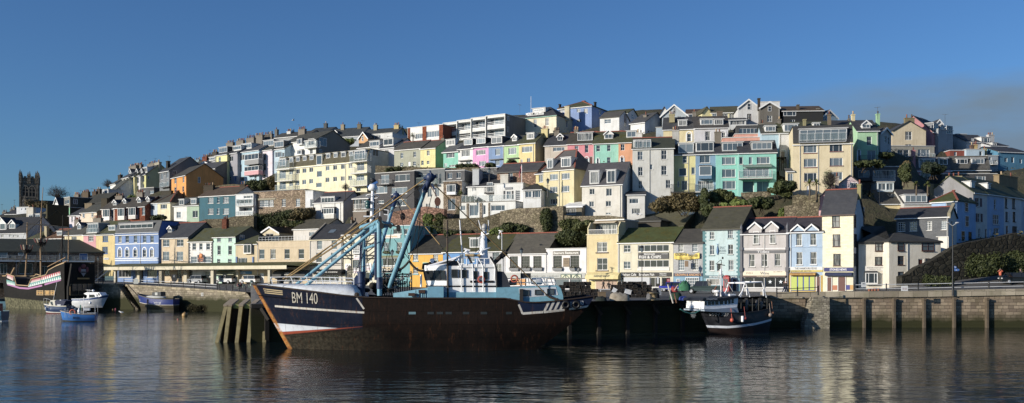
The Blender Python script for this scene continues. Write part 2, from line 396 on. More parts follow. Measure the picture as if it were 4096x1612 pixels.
  if kind in 'gG':
   bb=MB()
   for e in(u0-.18,u1+.18):bb.prism([(e,s-.27,v1-.3),(um,s-.27,top-.12),(um,s-.27,top+.13),(e,s-.27,v1-.03)],(0,.05,0))
   obj('bargeboard',bb,paint('#f2f4f4',.5),do)
  if st!='-':
   mrg=ww*.08 if kind in 'gG' else.12;window(do,u0+mrg,v0+.12,u1-mrg,v1-(.02 if kind in 'gG' else.1),st,y=s-.1,rec=.03,sill=False,merged=True)
 for c in Ch:
  s=c[5]if len(c)>5 else(ry if roof in 'gh' else dep*.5);np_=c[4]if len(c)>4 else 3;cc=c[6]if len(c)>6 else '#8b8378';tk=c[7]if len(c)>7 else.75
  u0,z1=loc(c[0],c[1],s);u1,z0=loc(c[2],c[3],s);z0=z0-.8
  g=MB();g.box(u0,s-tk/2,z0,u1,s+tk/2,z1-.25);g.box(u0-.07,s-tk/2-.07,z1-.25,u1+.07,s+tk/2+.07,z1-.05)
  co=obj('chimney',g,stone(cc,.5)if cc=='#8a4a35' else render_wall(cc,.8,.7),ro)
  for i in range(np_):
   g=MB();x=u0+(u1-u0)*(i+.5)/np_;hh=R.uniform(.45,.75);g.lathe([(.0,-.06),(.15,-.06),(.12,hh*.5),(.15,hh),(.1,hh),(.1,.1)],(x,s+R.uniform(-.1,.1),z1),7);obj('chimney_pot',g,paint(R.choice(['#8a4a35','#a05a3c','#5c4a40','#c8a878']),.8),ro)
 for b in B:
  pr=b[5]if len(b)>5 else 1.2;ty=b[4]if len(b)>4 else 'g';u0,z1=loc(b[0],b[1],-pr);u1,z0=loc(b[2],b[3],-pr)
  g=MB();g.box(u0,-pr,z0,u1,-.003,z0+.18);bo=obj('balcony',g,paint(b[6]if len(b)>6 else '#d8d8d2',.7),h.o)
  g=MB();n=max(1,round((u1-u0)/(1.3 if ty=='g' else.16)));rt=.05
  P=[(u0+(u1-u0)*i/n,-pr+.04)for i in range(n+1)];ns=max(1,round(pr/(1.3 if ty=='g' else.16)))
  P+=[(u,-pr+.04+(pr-.1)*i/ns)for u in(u0+.03,u1-.03)for i in range(1,ns+1)]
  pw=.05 if ty=='g' else.022
  for x,y in P:g.box(x-pw/2,y-pw/2,z0+.18,x+pw/2,y+pw/2,z1-.03)
  for z in(z1,)if ty=='g' else(z1,z0+.28):g.bar((u0,-pr+.04,z),(u1,-pr+.04,z),rt);g.bar((u0+.03,-pr+.04,z),(u0+.03,-.05,z),rt);g.bar((u1-.03,-pr+.04,z),(u1-.03,-.05,z),rt)
  obj('railing',g,paint('#d5dadb' if ty=='g' else(b[7]if len(b)>7 else '#3a3d40'),.4),bo)
  if ty=='g':
   g=MB();g.box(u0+.06,-pr+.07,z0+.24,u1-.06,-pr+.085,z1-.06);g.box(u0+.055,-pr+.1,z0+.24,u0+.07,-.05,z1-.06);g.box(u1-.07,-pr+.1,z0+.24,u1-.055,-.05,z1-.06);obj('balustrade_glass',g,clear(),bo)
 for b in Bay:
  pr=b[5]if len(b)>5 else.8;u0,z0=loc(b[0],b[3],-pr);u1,z1=loc(b[2],b[1],-pr);cc=b[6]if len(b)>6 else '#eceeee'
  g=MB();f0=b[7]if len(b)>7 else.28;zc=z0+(z1-z0)*f0
  g.prism([(u0,-pr,z0),(u1,-pr,z0),(u1,-.003,z0),(u0,-.003,z0)],(0,0,zc-z0));bo=obj('bay_window',g,paint(cc,.6),h.o)
  g=MB();g.box(u0+.06,-pr+.06,zc,u1-.06,-.01,z1);gp=obj('pane',g,glass(R.choice((0,1))),bo)
  g=MB();pane_frame(g,u1-u0,z1-zc,b[4],.12,-pr,-pr+.06,u0,zc)
  for u in(u0,u1-.08):g.box(u,-pr+.06,zc,u+.08,-.01,zc+.1);g.box(u,-pr+.06,z1-.1,u+.08,-.01,z1);g.box(u,-.1,zc+.1,u+.08,-.01,z1-.1)
  obj('frame',g,paint('#f2f4f4',.4),bo)
  g=MB();g.add([(u0-.1,-pr-.1,z1),(u1+.1,-pr-.1,z1),(u1+.1,-.004,z1),(u0-.1,-.004,z1),(u0+.15,-.004,z1+.3),(u1-.15,-.004,z1+.3)],[[0,1,5,4],[1,2,5],[0,4,3],[2,3,4,5],[3,2,1,0]]);obj('bay_roof',g,slate('#45464b',.1),bo)
 for bd in bands:
  u0,u1=(a0,a1)if len(bd)<5 else(loc(bd[3],ye)[0],loc(bd[4],ye)[0])
  z1=loc(xm,bd[0])[1];z0=loc(xm,bd[1])[1];pj=bd[5]if len(bd)>5 else.07
  g=MB();g.box(u0-.02,-pj,z0,u1+.02,-.003,z1);obj('moulding',g,paint(bd[2],.6),h.o)
 if Q:
  g=MB();z=.1;i=0
  while z<ze-.3:
   l=.55 if i%2 else.35;g.box(a0-.03,-.03,z,a0+l,-.002,z+.3);g.box(a1-l,-.03,z,a1+.03,-.002,z+.3);z+=.31;i+=1
  obj('quoins',g,paint(Q,.7),h.o)
 for pxl in dpipe:
  u=loc(pxl,ye)[0];g=MB();g.bar((u,-.08,-drop*.3),(u,-.08,ze-.15),.09);obj('drainpipe',g,paint('#d0cfca',.6),h.o)
 c,s_=math.cos(th),math.sin(th)
 def wp(x,y,z=0.):return(w.x+c*x-s_*y,w.y+s_*x+c*y,w.z+z)
 h.wp=wp
 rz=rearz if rearz is not None else 1.5
 for x in(a0,am,a1):GPTS.append(wp(x,-.6));GPTS.append(wp(x,dep*.5,rz*.3));GPTS.append(wp(x,dep+.8,rz))
 return h
_tm={}
def text_mesh(txt,bold=False):
 if txt not in _tm:
  cu=bpy.data.curves.new('lettering','FONT');cu.body=txt;cu.extrude=0.;cu.align_x='CENTER';cu.resolution_u=3
  if bold:cu.offset=.018
  o=bpy.data.objects.new('lettering',cu);me=bpy.data.meshes.new_from_object(o);bpy.data.objects.remove(o)
  vs=np.array([v.co[:]for v in me.vertices]);fs=[list(p.vertices)for p in me.polygons];bpy.data.meshes.remove(me)
  vs=(vs-vs.min(0))/np.maximum(vs.max(0)-vs.min(0),1e-6);_tm[txt]=(vs,fs)
 return _tm[txt]
def lettering(par,txt,x0,z0,x1,z1,y,col,bold=True,shear=0.):
 vs,fs=text_mesh(txt,bold);mb=MB()
 mb.add([(x0+(v[0]+shear*v[1]*(z1-z0)/(x1-x0))*(x1-x0),y,z0+v[1]*(z1-z0))for v in vs],fs)
 return obj('lettering',mb,paint(col,.5),par)
def sign(h,x0,y0,x1,y1,bg,lines=(),y=-.12,name='sign',shear=0.):
 """board on the facade; lines = (text, fx0, fy0, fx1, fy1, colour) in fractions of the board"""
 u0,z0=h.loc(x0,y1,y);u1,z1=h.loc(x1,y0,y);g=MB();g.box(u0,y,z0,u1,-.004,z1)
 o=obj(name,g,paint(bg,.6),h.o)
 for t,a,b,c,d,col in lines:lettering(o,t,u0+(u1-u0)*a,z1-(z1-z0)*d,u0+(u1-u0)*c,z1-(z1-z0)*b,y-.012,col,True,shear)
 return o
def awning(h,x0,y0,x1,y1,col,pr=1.2,line=None,tcol='#333333',shear=0.):
 u0,z0=h.loc(x0,y1,-pr);u1=h.loc(x1,y1,-pr)[0];z1=h.loc((x0+x1)/2,y0,0)[1];g=MB();v=.28*(z1-z0)
 pf=[(0,z1),(-pr*.5,z1-(z1-z0)*.12),(-pr*.85,z1-(z1-z0)*.4),(-pr,z0+v),(-pr,z0)]
 g.loft([[(u0,y,z)for y,z in pf],[(u1,y,z)for y,z in pf]],0,False,False);g.poly([(u0,y,z)for y,z in pf]+[(u0,0,z0)]);g.poly([(u1,y,z)for y,z in pf]+[(u1,0,z0)])
 o=obj('awning',g,render_wall(col),h.o)
 if line:
  w_=(u1-u0)*line[1];um=(u0+u1)/2;lettering(o,line[0],um-w_/2,z0+v*1.05,um+w_/2,z0+v*1.05+(z1-z0)*.34,-pr-.02,tcol,True,shear)
 return o
 # ==== the row of houses along the quay
QG='houses and shops along the quay'
DS=('#3f4147',.12);MS=('#4a4b44',.55);MG=('#4c5038',.95);MB_=('#4a453e',.6);PS=('#3f3b44',.05)
TC='#a8553a'
# --- left end
h=H('cream stucco house with arched gable dormer left of the pink house',1,655,845,858,1130,171,'#efdfb0','g',745,W=[(725,875,778,925,'p%'),(727,985,780,1045,'s')],D=[(785,733,822,805,'g','s')],Ch=[(765,705,808,775,4)],rc=MS,group=QG)
h=H('pink rendered house with glazed box dormer and balcony, beside yellow house',1,845,973,856,1130,171,'#e8a6ae','g',735,W=[(895,872,948,925,'4'),(893,985,948,1050,'4')],D=[(890,742,1000,842,'f','q','#8e9497')],Ch=[(955,690,1035,745,6)],rc=MS,B=[(875,795,980,842,'g',.7)],group=QG)
h=H('yellow rendered house with blue sash windows and an open iron sign bracket',1,974,1164,853,1150,171,'#e8cf86','g',728,W=[(1040,870,1097,930,'9u'),(1037,980,1093,1052,'9u')],D=[(1100,765,1170,818,'f','c')],rc=MG,bands=[(847,856,'#3b67a8')],group=QG)
sign(h,1052,1092,1100,1112,'#e9eef2',[('HARBOUR',.1,.2,.9,.8,'#22446a')])
h=H('tall blue house with five white arched windows and long slate dormer',1,1167,1608,846,1300,170,'#7d9fd6','m',730,dep=9,side='#4f7fd0',
W=[(x-17,868,x+17,938,'s')for x in(1217,1290,1373,1467,1541)]+[(x-16,1012,x+16,1084,'s^')for x in(1217,1290,1372,1466,1540)]+[(1200,1185,1330,1290,'q*'),(1370,1185,1450,1300,'c*'),(1490,1185,1590,1290,'t*')],
D=[(1212,740,1556,806,'f','6','@#5a5d5f')],rc=('#56595c',.25),bands=[(946,955,'#e8eef4'),(1093,1104,'#dfe8f2'),(1112,1124,'#dfe8f2'),(838,848,'#cfdcf0')],dpipe=(1424,),group=QG)
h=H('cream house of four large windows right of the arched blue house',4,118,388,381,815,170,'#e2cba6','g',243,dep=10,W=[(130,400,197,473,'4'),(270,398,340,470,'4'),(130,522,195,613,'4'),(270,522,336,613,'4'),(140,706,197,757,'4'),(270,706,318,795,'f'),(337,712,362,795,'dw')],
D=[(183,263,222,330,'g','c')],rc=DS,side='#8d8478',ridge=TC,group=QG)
h=H('white pub with a dark sun sign, slate quoins and mossy roof',4,392,637,417,850,170,'#f1efea','g',296,W=[(430,437,467,507,'s'),(500,437,532,505,'s'),(570,437,608,505,'s'),(415,572,475,636,'4'),(553,570,617,636,'4'),(395,712,430,775,'4'),(560,722,600,790,'4')],
rc=MG,Ch=[(742,192,788,292,3,4,'#8a4a35')],Q='#45484e',group=QG)
sign(h,480,556,549,630,'#1c2740',[('RISING',.1,.38,.9,.62,'#e07a2c'),('SUN',.2,.68,.8,.92,'#e07a2c')])
u,v=h.loc(514,566,-.16);g=MB();g.lathe([(0,0),(.55,0),(.55,.05),(0,.05)],(0,0,0),18);so=obj('sign_sun',g,paint('#ef8a2a',.5),h.o);so.location=(u,-.13,v);so.rotation_euler=(math.pi/2,0,0)
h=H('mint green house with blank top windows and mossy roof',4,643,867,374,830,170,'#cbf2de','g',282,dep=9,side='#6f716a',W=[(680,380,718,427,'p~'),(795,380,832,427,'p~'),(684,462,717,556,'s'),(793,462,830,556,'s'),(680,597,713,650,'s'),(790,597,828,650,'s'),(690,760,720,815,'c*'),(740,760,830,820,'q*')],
SW=[(908,356,956,400,'c')],rc=MG,group=QG)
awning(h,655,716,845,760,'#b9bda0',1.3,('THE SHELL SHOP',.45),'#54564a')
h=H('small beige house with hipped mossy roof and stacked oriel windows',4,868,1085,446,830,170,'#d9c59c','h',366,dep=7,W=[(895,585,985,638,'t')],Bay=[(948,448,1024,547,'c',.6,'#e8dfc4',.06)],rc=MG,group=QG)
for xx in(868,1035):sign(h,xx,575,xx+13,637,'#4a72b0',y=-.2)
sign(h,866,722,1030,752,'#2f86b8',[('Brixham Bait & Tackle',.04,.2,.62,.85,'#ffffff')])
h=H('long beige flat-roofed building with four sash windows and roof railing',11,71,607,546,940,170,'#dcc7a2','f',dep=9,W=[(93,625,147,725,'s'),(207,623,260,724,'s'),(350,623,402,724,'s'),(493,622,548,723,'s'),(100,868,140,965,'d'),(300,868,500,960,'q*')],
bands=[(600,606,'#cdb792'),(748,754,'#cdb792')],dpipe=(80,),group=QG,capw='#d6c7a6')
g=MB();u0,z0=h.loc(90,543,.2);u1=h.loc(560,543,.2)[0]
for i in range(15):x=u0+(u1-u0)*i/14;g.box(x-.025,.2,h.ze+.1,x+.025,.25,h.ze+1.05)
for z in(.45,1.0):g.box(u0,.21,h.ze+z,u1,.24,h.ze+z+.05)
obj('railing',g,paint('#c9cdd0',.4),h.o)
awning(h,225,838,555,905,'#5a5d60',1.4,('LIBERTY',.24),'#c9c9c4')
h=H('pale grey house with dark slate roof and stone parapet gables above cafe awning',11,612,935,523,940,170,'#d8d1c6','g',381,dep=9,W=[(680,537,730,628,'s'),(828,535,882,628,'s'),(672,660,728,760,'s'),(822,660,880,760,'s'),(660,890,900,960,'5*')],rc=('#34363c',.05),group=QG,gut='e',
bands=[(520,527,'#d9cdb6'),(766,776,'#4a4440'),(785,792,'#4a4440')],dpipe=(612,926))
for a_ in(h.a0-.05,h.a1-.3):
 g=MB();sl=h.slope;g.prism([(a_,-.3,h.ze-.3),(a_,4.5,h.zr+.1),(a_,4.5,h.zr+.5),(a_,-.3,h.ze+.35)],(.4,0,0));obj('parapet',g,render_wall('#8a8379'),h.roof)
u,v=h.loc(838,447,2.2);g=MB();g.add([(u-.75,1.6,h.ze+1.6*sl+.24),(u+.75,1.6,h.ze+1.6*sl+.24),(u+.75,2.6,h.ze+2.6*sl+.24),(u-.75,2.6,h.ze+2.6*sl+.24)],[[0,1,2,3]]);obj('skylight',g,glass(1),h.roof)
awning(h,640,830,925,882,'#2b2c2c',1.3,('the coffee company',.75),'#d8d8d0')
h=H('timber framed cream house with black diagonal beams behind the gantry',11,940,1285,472,940,170,'#ece5c8','g',372,dep=9,W=[(1040,735,1112,862,'Lk'),(968,860,1030,950,'p*'),(1150,860,1240,950,'p*'),(1010,505,1060,555,'9k')],Bay=[(1040,588,1110,678,'L',.5,'#3a3733',.06)],rc=('#3d3a34',.45),group=QG)
g=MB();
def tb(x0,y0,x1,y1,w=.24):
 a,b=h.loc(x0,y0,0),h.loc(x1,y1,0);g.bar((a[0],-.03,a[1]),(b[0],-.03,b[1]),.08,w)
for x in(945,1030,1125,1185,1280):tb(x,472,x,860)
for y in(480,570,690,720):tb(942,y,1283,y)
for i in range(5):tb(950,480+i*48,1028,545+i*48,.17);tb(1190,555+i*48,1278,490+i*48,.17);tb(1128,545+i*45,1182,500+i*45,.15)
obj('timber_framing',g,paint('#26241f',.7),h.o)
for x0,y0,x1,y1 in((965,772,1022,842),(1050,682,1112,733),(1050,815,1108,870),(1175,770,1230,842)):sign(h,x0,y0,x1,y1,'#ece9ec',[("JR's",.2,.15,.8,.5,'#33333a'),('FISH AND CHIPS',.1,.62,.9,.72,'#c03a4a'),('EAT IN',.2,.78,.8,.88,'#c03a4a')])
h=H('turquoise restaurant with glazed roof terrace and yellow lettering',21,430,812,150,990,170,'#77b9c0','f',dep=11,W=[(455,372,525,500,'s'),(632,370,703,500,'s'),(440,583,655,688,'t*'),(585,182,700,260,'c*'),(735,182,880,262,'c*'),(440,800,640,960,'q*')],SW=[(985,205,1003,270,'p')],group=QG,
bands=[(548,575,'#6c7038',430,720,.5),(576,584,'#dfe4e4',430,720,.3)],capw='#dfe6e8')
sign(h,448,262,682,318,'#dcd9d4',[('Grumpies',.08,.15,.82,.85,'#d9a32a')]);sign(h,430,697,610,780,'#bdb8ae',[('FISH',.1,.1,.8,.6,'#d9b04a'),('Restaurant',.1,.7,.8,.95,'#8a3a3a')])
for x0,x1 in((445,530),(622,705)):
 u0,z0=h.loc(x0,520,-.3);u1,z1=h.loc(x1,505,-.3);g=MB();g.box(u0,-.4,z0,u1,-.12,z1);wbx=obj('window_box',g,paint('#6b5a44',.8),h.o)
 g=MB()
 for i in range(60):c=V((R.uniform(u0,u1),R.uniform(-.5,-.1),z1+R.uniform(-.15,.25)));q=V((R.gauss(0,1),R.gauss(0,1),R.gauss(0,1))).normalized()*.12;p2=q.orthogonal().normalized()*.1;g.poly([c-q,c+p2,c+q,c-p2])
 obj('plants',g,leaf('#5a6a3a'),wbx)
h=H('bright yellow house with white Georgian windows on teal sills',12,352,689,792,1120,170,'#f7b800','g',618,dep=10,W=[(385,805,438,870,'g'),(590,805,640,870,'g'),(387,935,438,1000,'g')],rc=('#37352f',.5),group=QG,ridge=TC,bands=[(868,880,'#4fa6b4',384,442),(868,880,'#4fa6b4',588,643),(998,1014,'#4fa6b4',384,442)])
sign(h,478,880,545,960,'#d9c34a');sign(h,486,888,537,935,'#5fb0b4',y=-.14,name='mural_panel')
h=H('bright blue house with mossy roof and dormer behind the trawler funnel',12,690,1050,776,1120,170,'#63a2e2','g',612,dep=10,W=[(955,795,1010,880,'c'),(740,860,800,960,'c'),(860,800,900,900,'p')],D=[(960,638,1062,740,'f','t')],rc=('#47482f',.97),group=QG,ridge=TC)
h=H('pale grey house under mossy roof right of the funnel',12,1051,1318,770,1120,170,'#cccccf','g',606,dep=10,W=[(1192,785,1258,862,'4g'),(1180,900,1290,1000,'9g')],rc=('#47482f',.97),group=QG,ridge=TC,dpipe=(1300,))
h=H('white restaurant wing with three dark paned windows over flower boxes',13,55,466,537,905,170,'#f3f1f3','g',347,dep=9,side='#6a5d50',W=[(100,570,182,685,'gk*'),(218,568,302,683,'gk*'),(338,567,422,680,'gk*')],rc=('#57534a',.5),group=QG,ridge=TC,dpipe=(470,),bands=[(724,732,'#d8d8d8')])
sign(h,50,738,466,792,'#b4b7b2',[('INTERIOR  *  GIFTS',.64,.5,.99,.82,'#6b7070')]);sign(h,110,800,260,860,'#e39a2a',name='shop_panel')
def flowerbox(h,xs):
 for x0,x1,y in xs:
  u0,z1=h.loc(x0,y,-.3);u1,z0=h.loc(x1,y+28,-.3);g=MB();g.prism([(u0+.1,-.42,z0),(u1-.1,-.42,z0),(u1,-.45,z1),(u0,-.45,z1)],(0,.42,0));w_=obj('window_box',g,paint('#85888a',.7),h.o);g=MB()
  for i in range(70):c=V((R.uniform(u0,u1),R.uniform(-.5,-.1),z1+R.uniform(-.05,.22)));q=V((R.gauss(0,1),R.gauss(0,1),R.gauss(0,1))).normalized()*.1;p2=q.orthogonal().normalized()*.08;g.poly([c-q,c+p2,c+q,c-p2])
  obj('plants',g,leaf('#77766a'),w_)
flowerbox(h,[(92,190,690),(212,308,690),(330,430,688)])
h=H('white flat fronted restaurant with wooden name board',13,468,876,494,905,170,'#f3f1f3','f',dep=9,W=[(540,565,628,682,'gk*'),(714,563,803,682,'gk*'),(555,802,700,880,'pg~'),(710,802,832,880,'pg~')],group=QG,bands=[(724,732,'#d8d8d8'),(792,800,'#5c5f5e')])
sign(h,538,515,804,558,'#6f6757',[('Beamers Restaurant',.03,.15,.97,.8,'#f2f0e8')]);sign(h,640,586,703,676,'#8a7350',[('MENU',.25,.08,.75,.2,'#4a3a28'),('FISH  STEAKS',.15,.35,.85,.45,'#4a3a28'),('SHELLFISH',.15,.55,.85,.65,'#4a3a28')],name='menu_board')
sign(h,468,738,862,792,'#b4b7b2',[('*  JEWELLERY',.02,.5,.33,.82,'#6b7070')])
for x in(618,725):
 u0,z0=h.loc(x,788,-.14);u1,z1=h.loc(x+98,754,-.14);g=MB();g.box(u0,-.15,z0,u1,-.12,z1);po=obj('shop_panel',g,paint('#d8d8b4',.6),h.o);g=MB();um=(u0+u1)/2
 for p,q in(((u0,z0),(u0,z1)),((u1,z0),(u1,z1)),((u0,z1),(u1,z1)),((u0+.3,z0),(um,z1)),((u1-.3,z0),(um,z1)),((um,z0),(um,z1))):g.bar((p[0],-.18,p[1]),(q[0],-.18,q[1]),.05,.12)
 obj('frame',g,paint('#5f7f74',.6),po)
flowerbox(h,[(533,632,690),(706,806,690)])
h=H('tall narrow yellow fudge shop with roof terrace and closed pink shutter',13,881,1197,352,938,170,'#ecd79c','f',dep=9,W=[(985,425,1088,528,'4'),(985,587,1090,712,'4'),(905,812,966,935,'dy'),(975,812,1186,937,'p~')],group=QG,bands=[(395,402,'#ecd080',955,1112),(529,541,'#5a4638',972,1100,.12),(713,724,'#5a4638',972,1100,.12)],capw='#f0e2b4',dpipe=(1200,))
u0,z0=h.loc(975,935,-.02);u1,z1=h.loc(1186,812,-.02);g=MB()
for i in range(18):z=z0+(z1-z0)*i/18;g.box(u0,-.02,z,u1,.12,z+(z1-z0)/18-.03)
obj('roller_shutter',g,paint('#d9b49a',.6),h.o)
awning(h,862,735,1196,802,'#efdc92',1.3,('FUDGE SHOP',.46),'#4a4636',.12)
g=MB();a0,a1,ze=h.a0,h.a1,h.ze
g.box(a0+.5,3.2,ze-.2,a1-.1,9,ze+2.55);pe=obj('penthouse',g,render_wall('#b5aa9a'),h.o);g=MB();g.box(a0+.3,2.6,ze+2.55,a1,9.2,ze+2.75);obj('penthouse_roof',g,paint('#e8e6e0',.6),pe)
u0,z0=h.loc(965,348,3.2);u1,z1=h.loc(1190,272,3.2);window(pe,u0,ze+.1,u1,ze+2.1,'q%',3.04,.02,False,merged=True)
g=MB();g.prism([(u0,3.15,ze+2.5),(u0,2.0,ze+2.15),(u0,2.0,ze+2.1),(u0,3.15,ze+2.4)],(u1-u0,0,0));obj('terrace_awning',g,paint('#e3d0ac',.7),pe)
for a_ in(a0,a1-.2):
 g=MB();g.prism([(a_,.2,ze+.1),(a_,3.2,ze+.1),(a_,3.2,ze+2.2),(a_,1.2,ze+2.2),(a_,.2,ze+1.2)],(.2,0,0));obj('side_wall',g,render_wall('#e9d9a2'),h.o)
g=MB()
for i in range(26):x=a0+.3+(a1-a0-.6)*i/25;g.box(x-.015,.08,ze+.1,x+.015,.11,ze+.85)
g.box(a0+.25,.06,ze+.85,a1-.25,.13,ze+.91);obj('railing',g,paint('#f0f0ee',.4),h.o)
h=H('cream fish and chip restaurant with wide picture windows and mossy roof',14,-65,489,427,885,170,'#e8e1c4','g',287,dep=9,W=[(-12,455,57,530,'4'),(-12,622,57,697,'4'),(130,450,447,525,'5*'),(130,606,447,684,'5*'),(-40,782,115,885,'t*'),(135,782,360,885,'q*'),(372,782,462,885,'p*')],rc=('#465022',.99),group=QG,bands=[(688,716,'#e6e3da',128,450,.1)],dpipe=(-60,))
sign(h,132,532,441,599,'#46474a',[('BRIXHAM',.2,.08,.55,.36,'#dcdcd8'),('FISH & CHIPS',.04,.45,.76,.92,'#f0f0ec'),('LICENSED',.78,.12,.98,.28,'#b8b8b4')])
sign(h,-49,733,122,776,'#1d1e21',[('Brixham Cafe',.05,.2,.95,.85,'#dcdcd8')]);sign(h,126,733,470,776,'#1d1e21',[('Brixham Fish',.05,.2,.5,.85,'#dcdcd8'),('Restaurant',.66,.12,.86,.45,'#dcdcd8'),('& Takeaway',.66,.55,.86,.88,'#dcdcd8')])
h=H('slate hung pub with gold lettering and a yellow banner',14,491,789,432,895,170,'#93959a','g',302,dep=8,wm=slate('#a3a5a8',0.),W=[(542,447,594,527,'9'),(682,440,736,525,'9'),(542,600,602,714,'g'),(683,600,743,712,'g')],rc=('#46433e',.3),group=QG,gut='k')
sign(h,492,742,787,775,'#28355a',[('CROWN & ANCHOR',.05,.12,.95,.85,'#e6a23c')]);sign(h,492,776,787,893,'#6fa6c4',y=-.1,name='shopfront')
for x0,y0,x1,y1,st in((612,785,750,878,'v'),(520,800,552,885,'9')):
 u0,z0=h.loc(x0,y1,-.2);u1,z1=h.loc(x1,y0,-.2);window(h.o,u0,z0,u1,z1,st+'~',-.24,.1,False)
sign(h,558,822,590,862,'#33466a',y=-.18,name='notice_board')
g=MB();u0,z0=h.loc(497,600,-.3);u1,z1=h.loc(757,536,-.3);rows=[]
for i in range(25):
 t=i/24;sag=.38*math.exp(-((t-.68)/.13)**2);zt=z1-sag-.02*math.sin(t*17);yy=-.28-.1*math.sin(t*14)-.08*math.sin(t*31+1)
 rows.append([(u0+(u1-u0)*t,yy,zt),(u0+(u1-u0)*t,yy-.03,(zt+z0)/2+.02*math.sin(t*23)),(u0+(u1-u0)*t,yy+.03,z0-.12*math.sin(t*3.1)+.1*t)])
g.loft(rows);bo=obj('banner',g,paint('#f2d32a',.7,.85,.05),h.o);lettering(bo,'CROWN &',u0+.25,z0+.55,u0+(u1-u0)*.5,z0+1.05,-.47,'#4a4a30');lettering(bo,'ANCHOR',u0+(u1-u0)*.55,z0+.38,u1-.35,z0+.78,-.47,'#4a4a30');lettering(bo,'FOOD SERVED DAILY',u0+.9,z0+.1,u1-1.2,z0+.26,-.47,'#7a6a28')
g=MB();u,v=h.loc(628,655,-.9);g.bar((u,0,v+.8),(u,-1.2,v+.8),.05);g.box(u-.3,-1.15,v-.35,u+.3,-1.05,v+.6);obj('hanging_sign',g,paint('#7a5a34',.6),h.o)
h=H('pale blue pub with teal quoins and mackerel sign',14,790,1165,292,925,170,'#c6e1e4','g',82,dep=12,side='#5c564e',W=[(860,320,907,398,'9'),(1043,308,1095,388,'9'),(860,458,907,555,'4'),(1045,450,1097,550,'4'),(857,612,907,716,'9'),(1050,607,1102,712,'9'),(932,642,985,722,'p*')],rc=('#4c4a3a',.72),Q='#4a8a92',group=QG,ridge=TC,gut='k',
Ch=[(1228,85,1272,170,1,7.5,'#7a6a58')],bands=[(396,408,'#4a8a92',852,910),(386,398,'#4a8a92',1037,1100),(555,568,'#4a8a92',852,912),(549,562,'#4a8a92',1040,1100)])
sign(h,800,764,1163,792,'#3c6f7c',[('SPRAT AND MACKEREL',.15,.2,.48,.85,'#e8eef0'),('TRADITIONAL PUB',.64,.2,.92,.85,'#e8eef0')]);sign(h,800,792,1163,925,'#6fa3b4',y=-.08,name='shopfront')
for x0,y0,x1,y1,st in((825,797,962,862,'t%'),(1088,795,1140,918,'dk')):
 u0,z0=h.loc(x0,y1,-.1);u1,z1=h.loc(x1,y0,-.1);window(h.o,u0,z0,u1,z1,st,-.2,.06,False)
u0,z0=h.loc(958,545,-.05);u1,z1=h.loc(1018,470,-.05);lettering(h.o,'SPRAT',u0,z0+(z1-z0)*.62,u1,z1,-.02,'#5f7f8c');lettering(h.o,'MACKEREL',u0-.1,z0+(z1-z0)*.25,u1+.15,z0+(z1-z0)*.55,-.02,'#5f7f8c');lettering(h.o,'TRADITIONAL PUB',u0,z0,u1,z0+(z1-z0)*.13,-.02,'#5f7f8c')
a,za=h.loc(938,440,-.1);b,zb_=h.loc(938,556,-.1);g=MB();L_=za-zb_;pr=[]
for i in range(15):
 t=i/14;w_=.24*math.sin(math.pi*min(1,t*1.05)**.8)*(1-.35*t)if t<.95 else.04;pr.append([(a+w_*math.cos(q)*.9,-.12+.08*math.sin(q),zb_+L_*.9*t)for q in[2*math.pi*j/8 for j in range(8)]])
g.loft(pr,0,True);g.poly([(a-.02,-.1,zb_+L_*.88),(a+.28,-.1,za),(a+.02,-.1,zb_+L_*.94)]);g.poly([(a-.02,-.1,zb_+L_*.88),(a-.28,-.1,za),(a+.02,-.1,zb_+L_*.94)]);obj('mackerel_sign',g,paint('#4f86b8',.3),h.o)
h=H('grey restaurant with twin white gabled dormers and dark pilasters',15,170,636,338,945,170,'#cdc7c6','g',192,dep=10,rc=PS,ridge=TC,group=QG,dcol='#cdc7c6',W=[(287,318,345,447,'s%'),(455,308,513,442,'s%'),(245,548,302,676,'s%'),(370,547,430,674,'s%'),(503,542,563,669,'s%'),(185,786,400,890,'c*'),(405,784,614,888,'c*')],
D=[(240,226,370,340,'G','-'),(408,218,538,337,'G','-')],bands=[(488,500,'#e4e2e2'),(676,686,'#8a8a8c',238,308),(674,684,'#8a8a8c',365,437),(668,678,'#8a8a8c',497,568),(446,458,'#8a8a8c',280,352),(442,452,'#8a8a8c',448,520)],dpipe=(400,))
sign(h,190,507,612,540,'#66676c',[('Tides',.32,.1,.62,.95,'#d8d8da')]);sign(h,172,718,618,766,'#efe2c2',[('FISH',.1,.3,.25,.7,'#a89a80'),('Wine',.42,.2,.62,.8,'#6a6a64'),('01803',.72,.1,.92,.3,'#6a6258')]);sign(h,178,766,614,782,'#6b5548',[('TIDES RESTAURANT',.33,.15,.63,.85,'#d9c9a2')],y=-.5)
sign(h,190,892,618,945,'#b9b7b5',y=-.1,name='stall_riser')
for x in(168,634):
 u0=h.loc(x-11,500)[0];u1=h.loc(x+11,500)[0];g=MB();g.box(u0,-.25,-.5,u1,.1,h.ze+.4);zz=h.loc(x,510,-.2)[1];g.box(u0-.08,-.35,zz,u1+.08,-.25,zz+.5);zz=h.loc(x,715,-.2)[1];g.box(u0-.08,-.4,zz-.2,u1+.08,-.25,zz+.5);g.lathe([(.22,0),(.16,.2),(.25,.45),(.2,.75),(.08,.95),(0,1.3)],((u0+u1)/2,-.08,h.ze+.4),8);obj('pilaster',g,paint('#6a6b74',.7),h.o)
for xs_ in(455,563):
 u,v=h.loc(xs_,830,-.15);g=MB();P=[]
 for i in range(10):q=math.pi*i/5+math.pi/2;rr=.33 if i%2==0 else.14;P.append((u+rr*math.cos(q),-.02,v+rr*math.sin(q)))
 g.prism(P,(0,.04,0));obj('star_decoration',g,paint('#dfe9f2',.5),h.o)
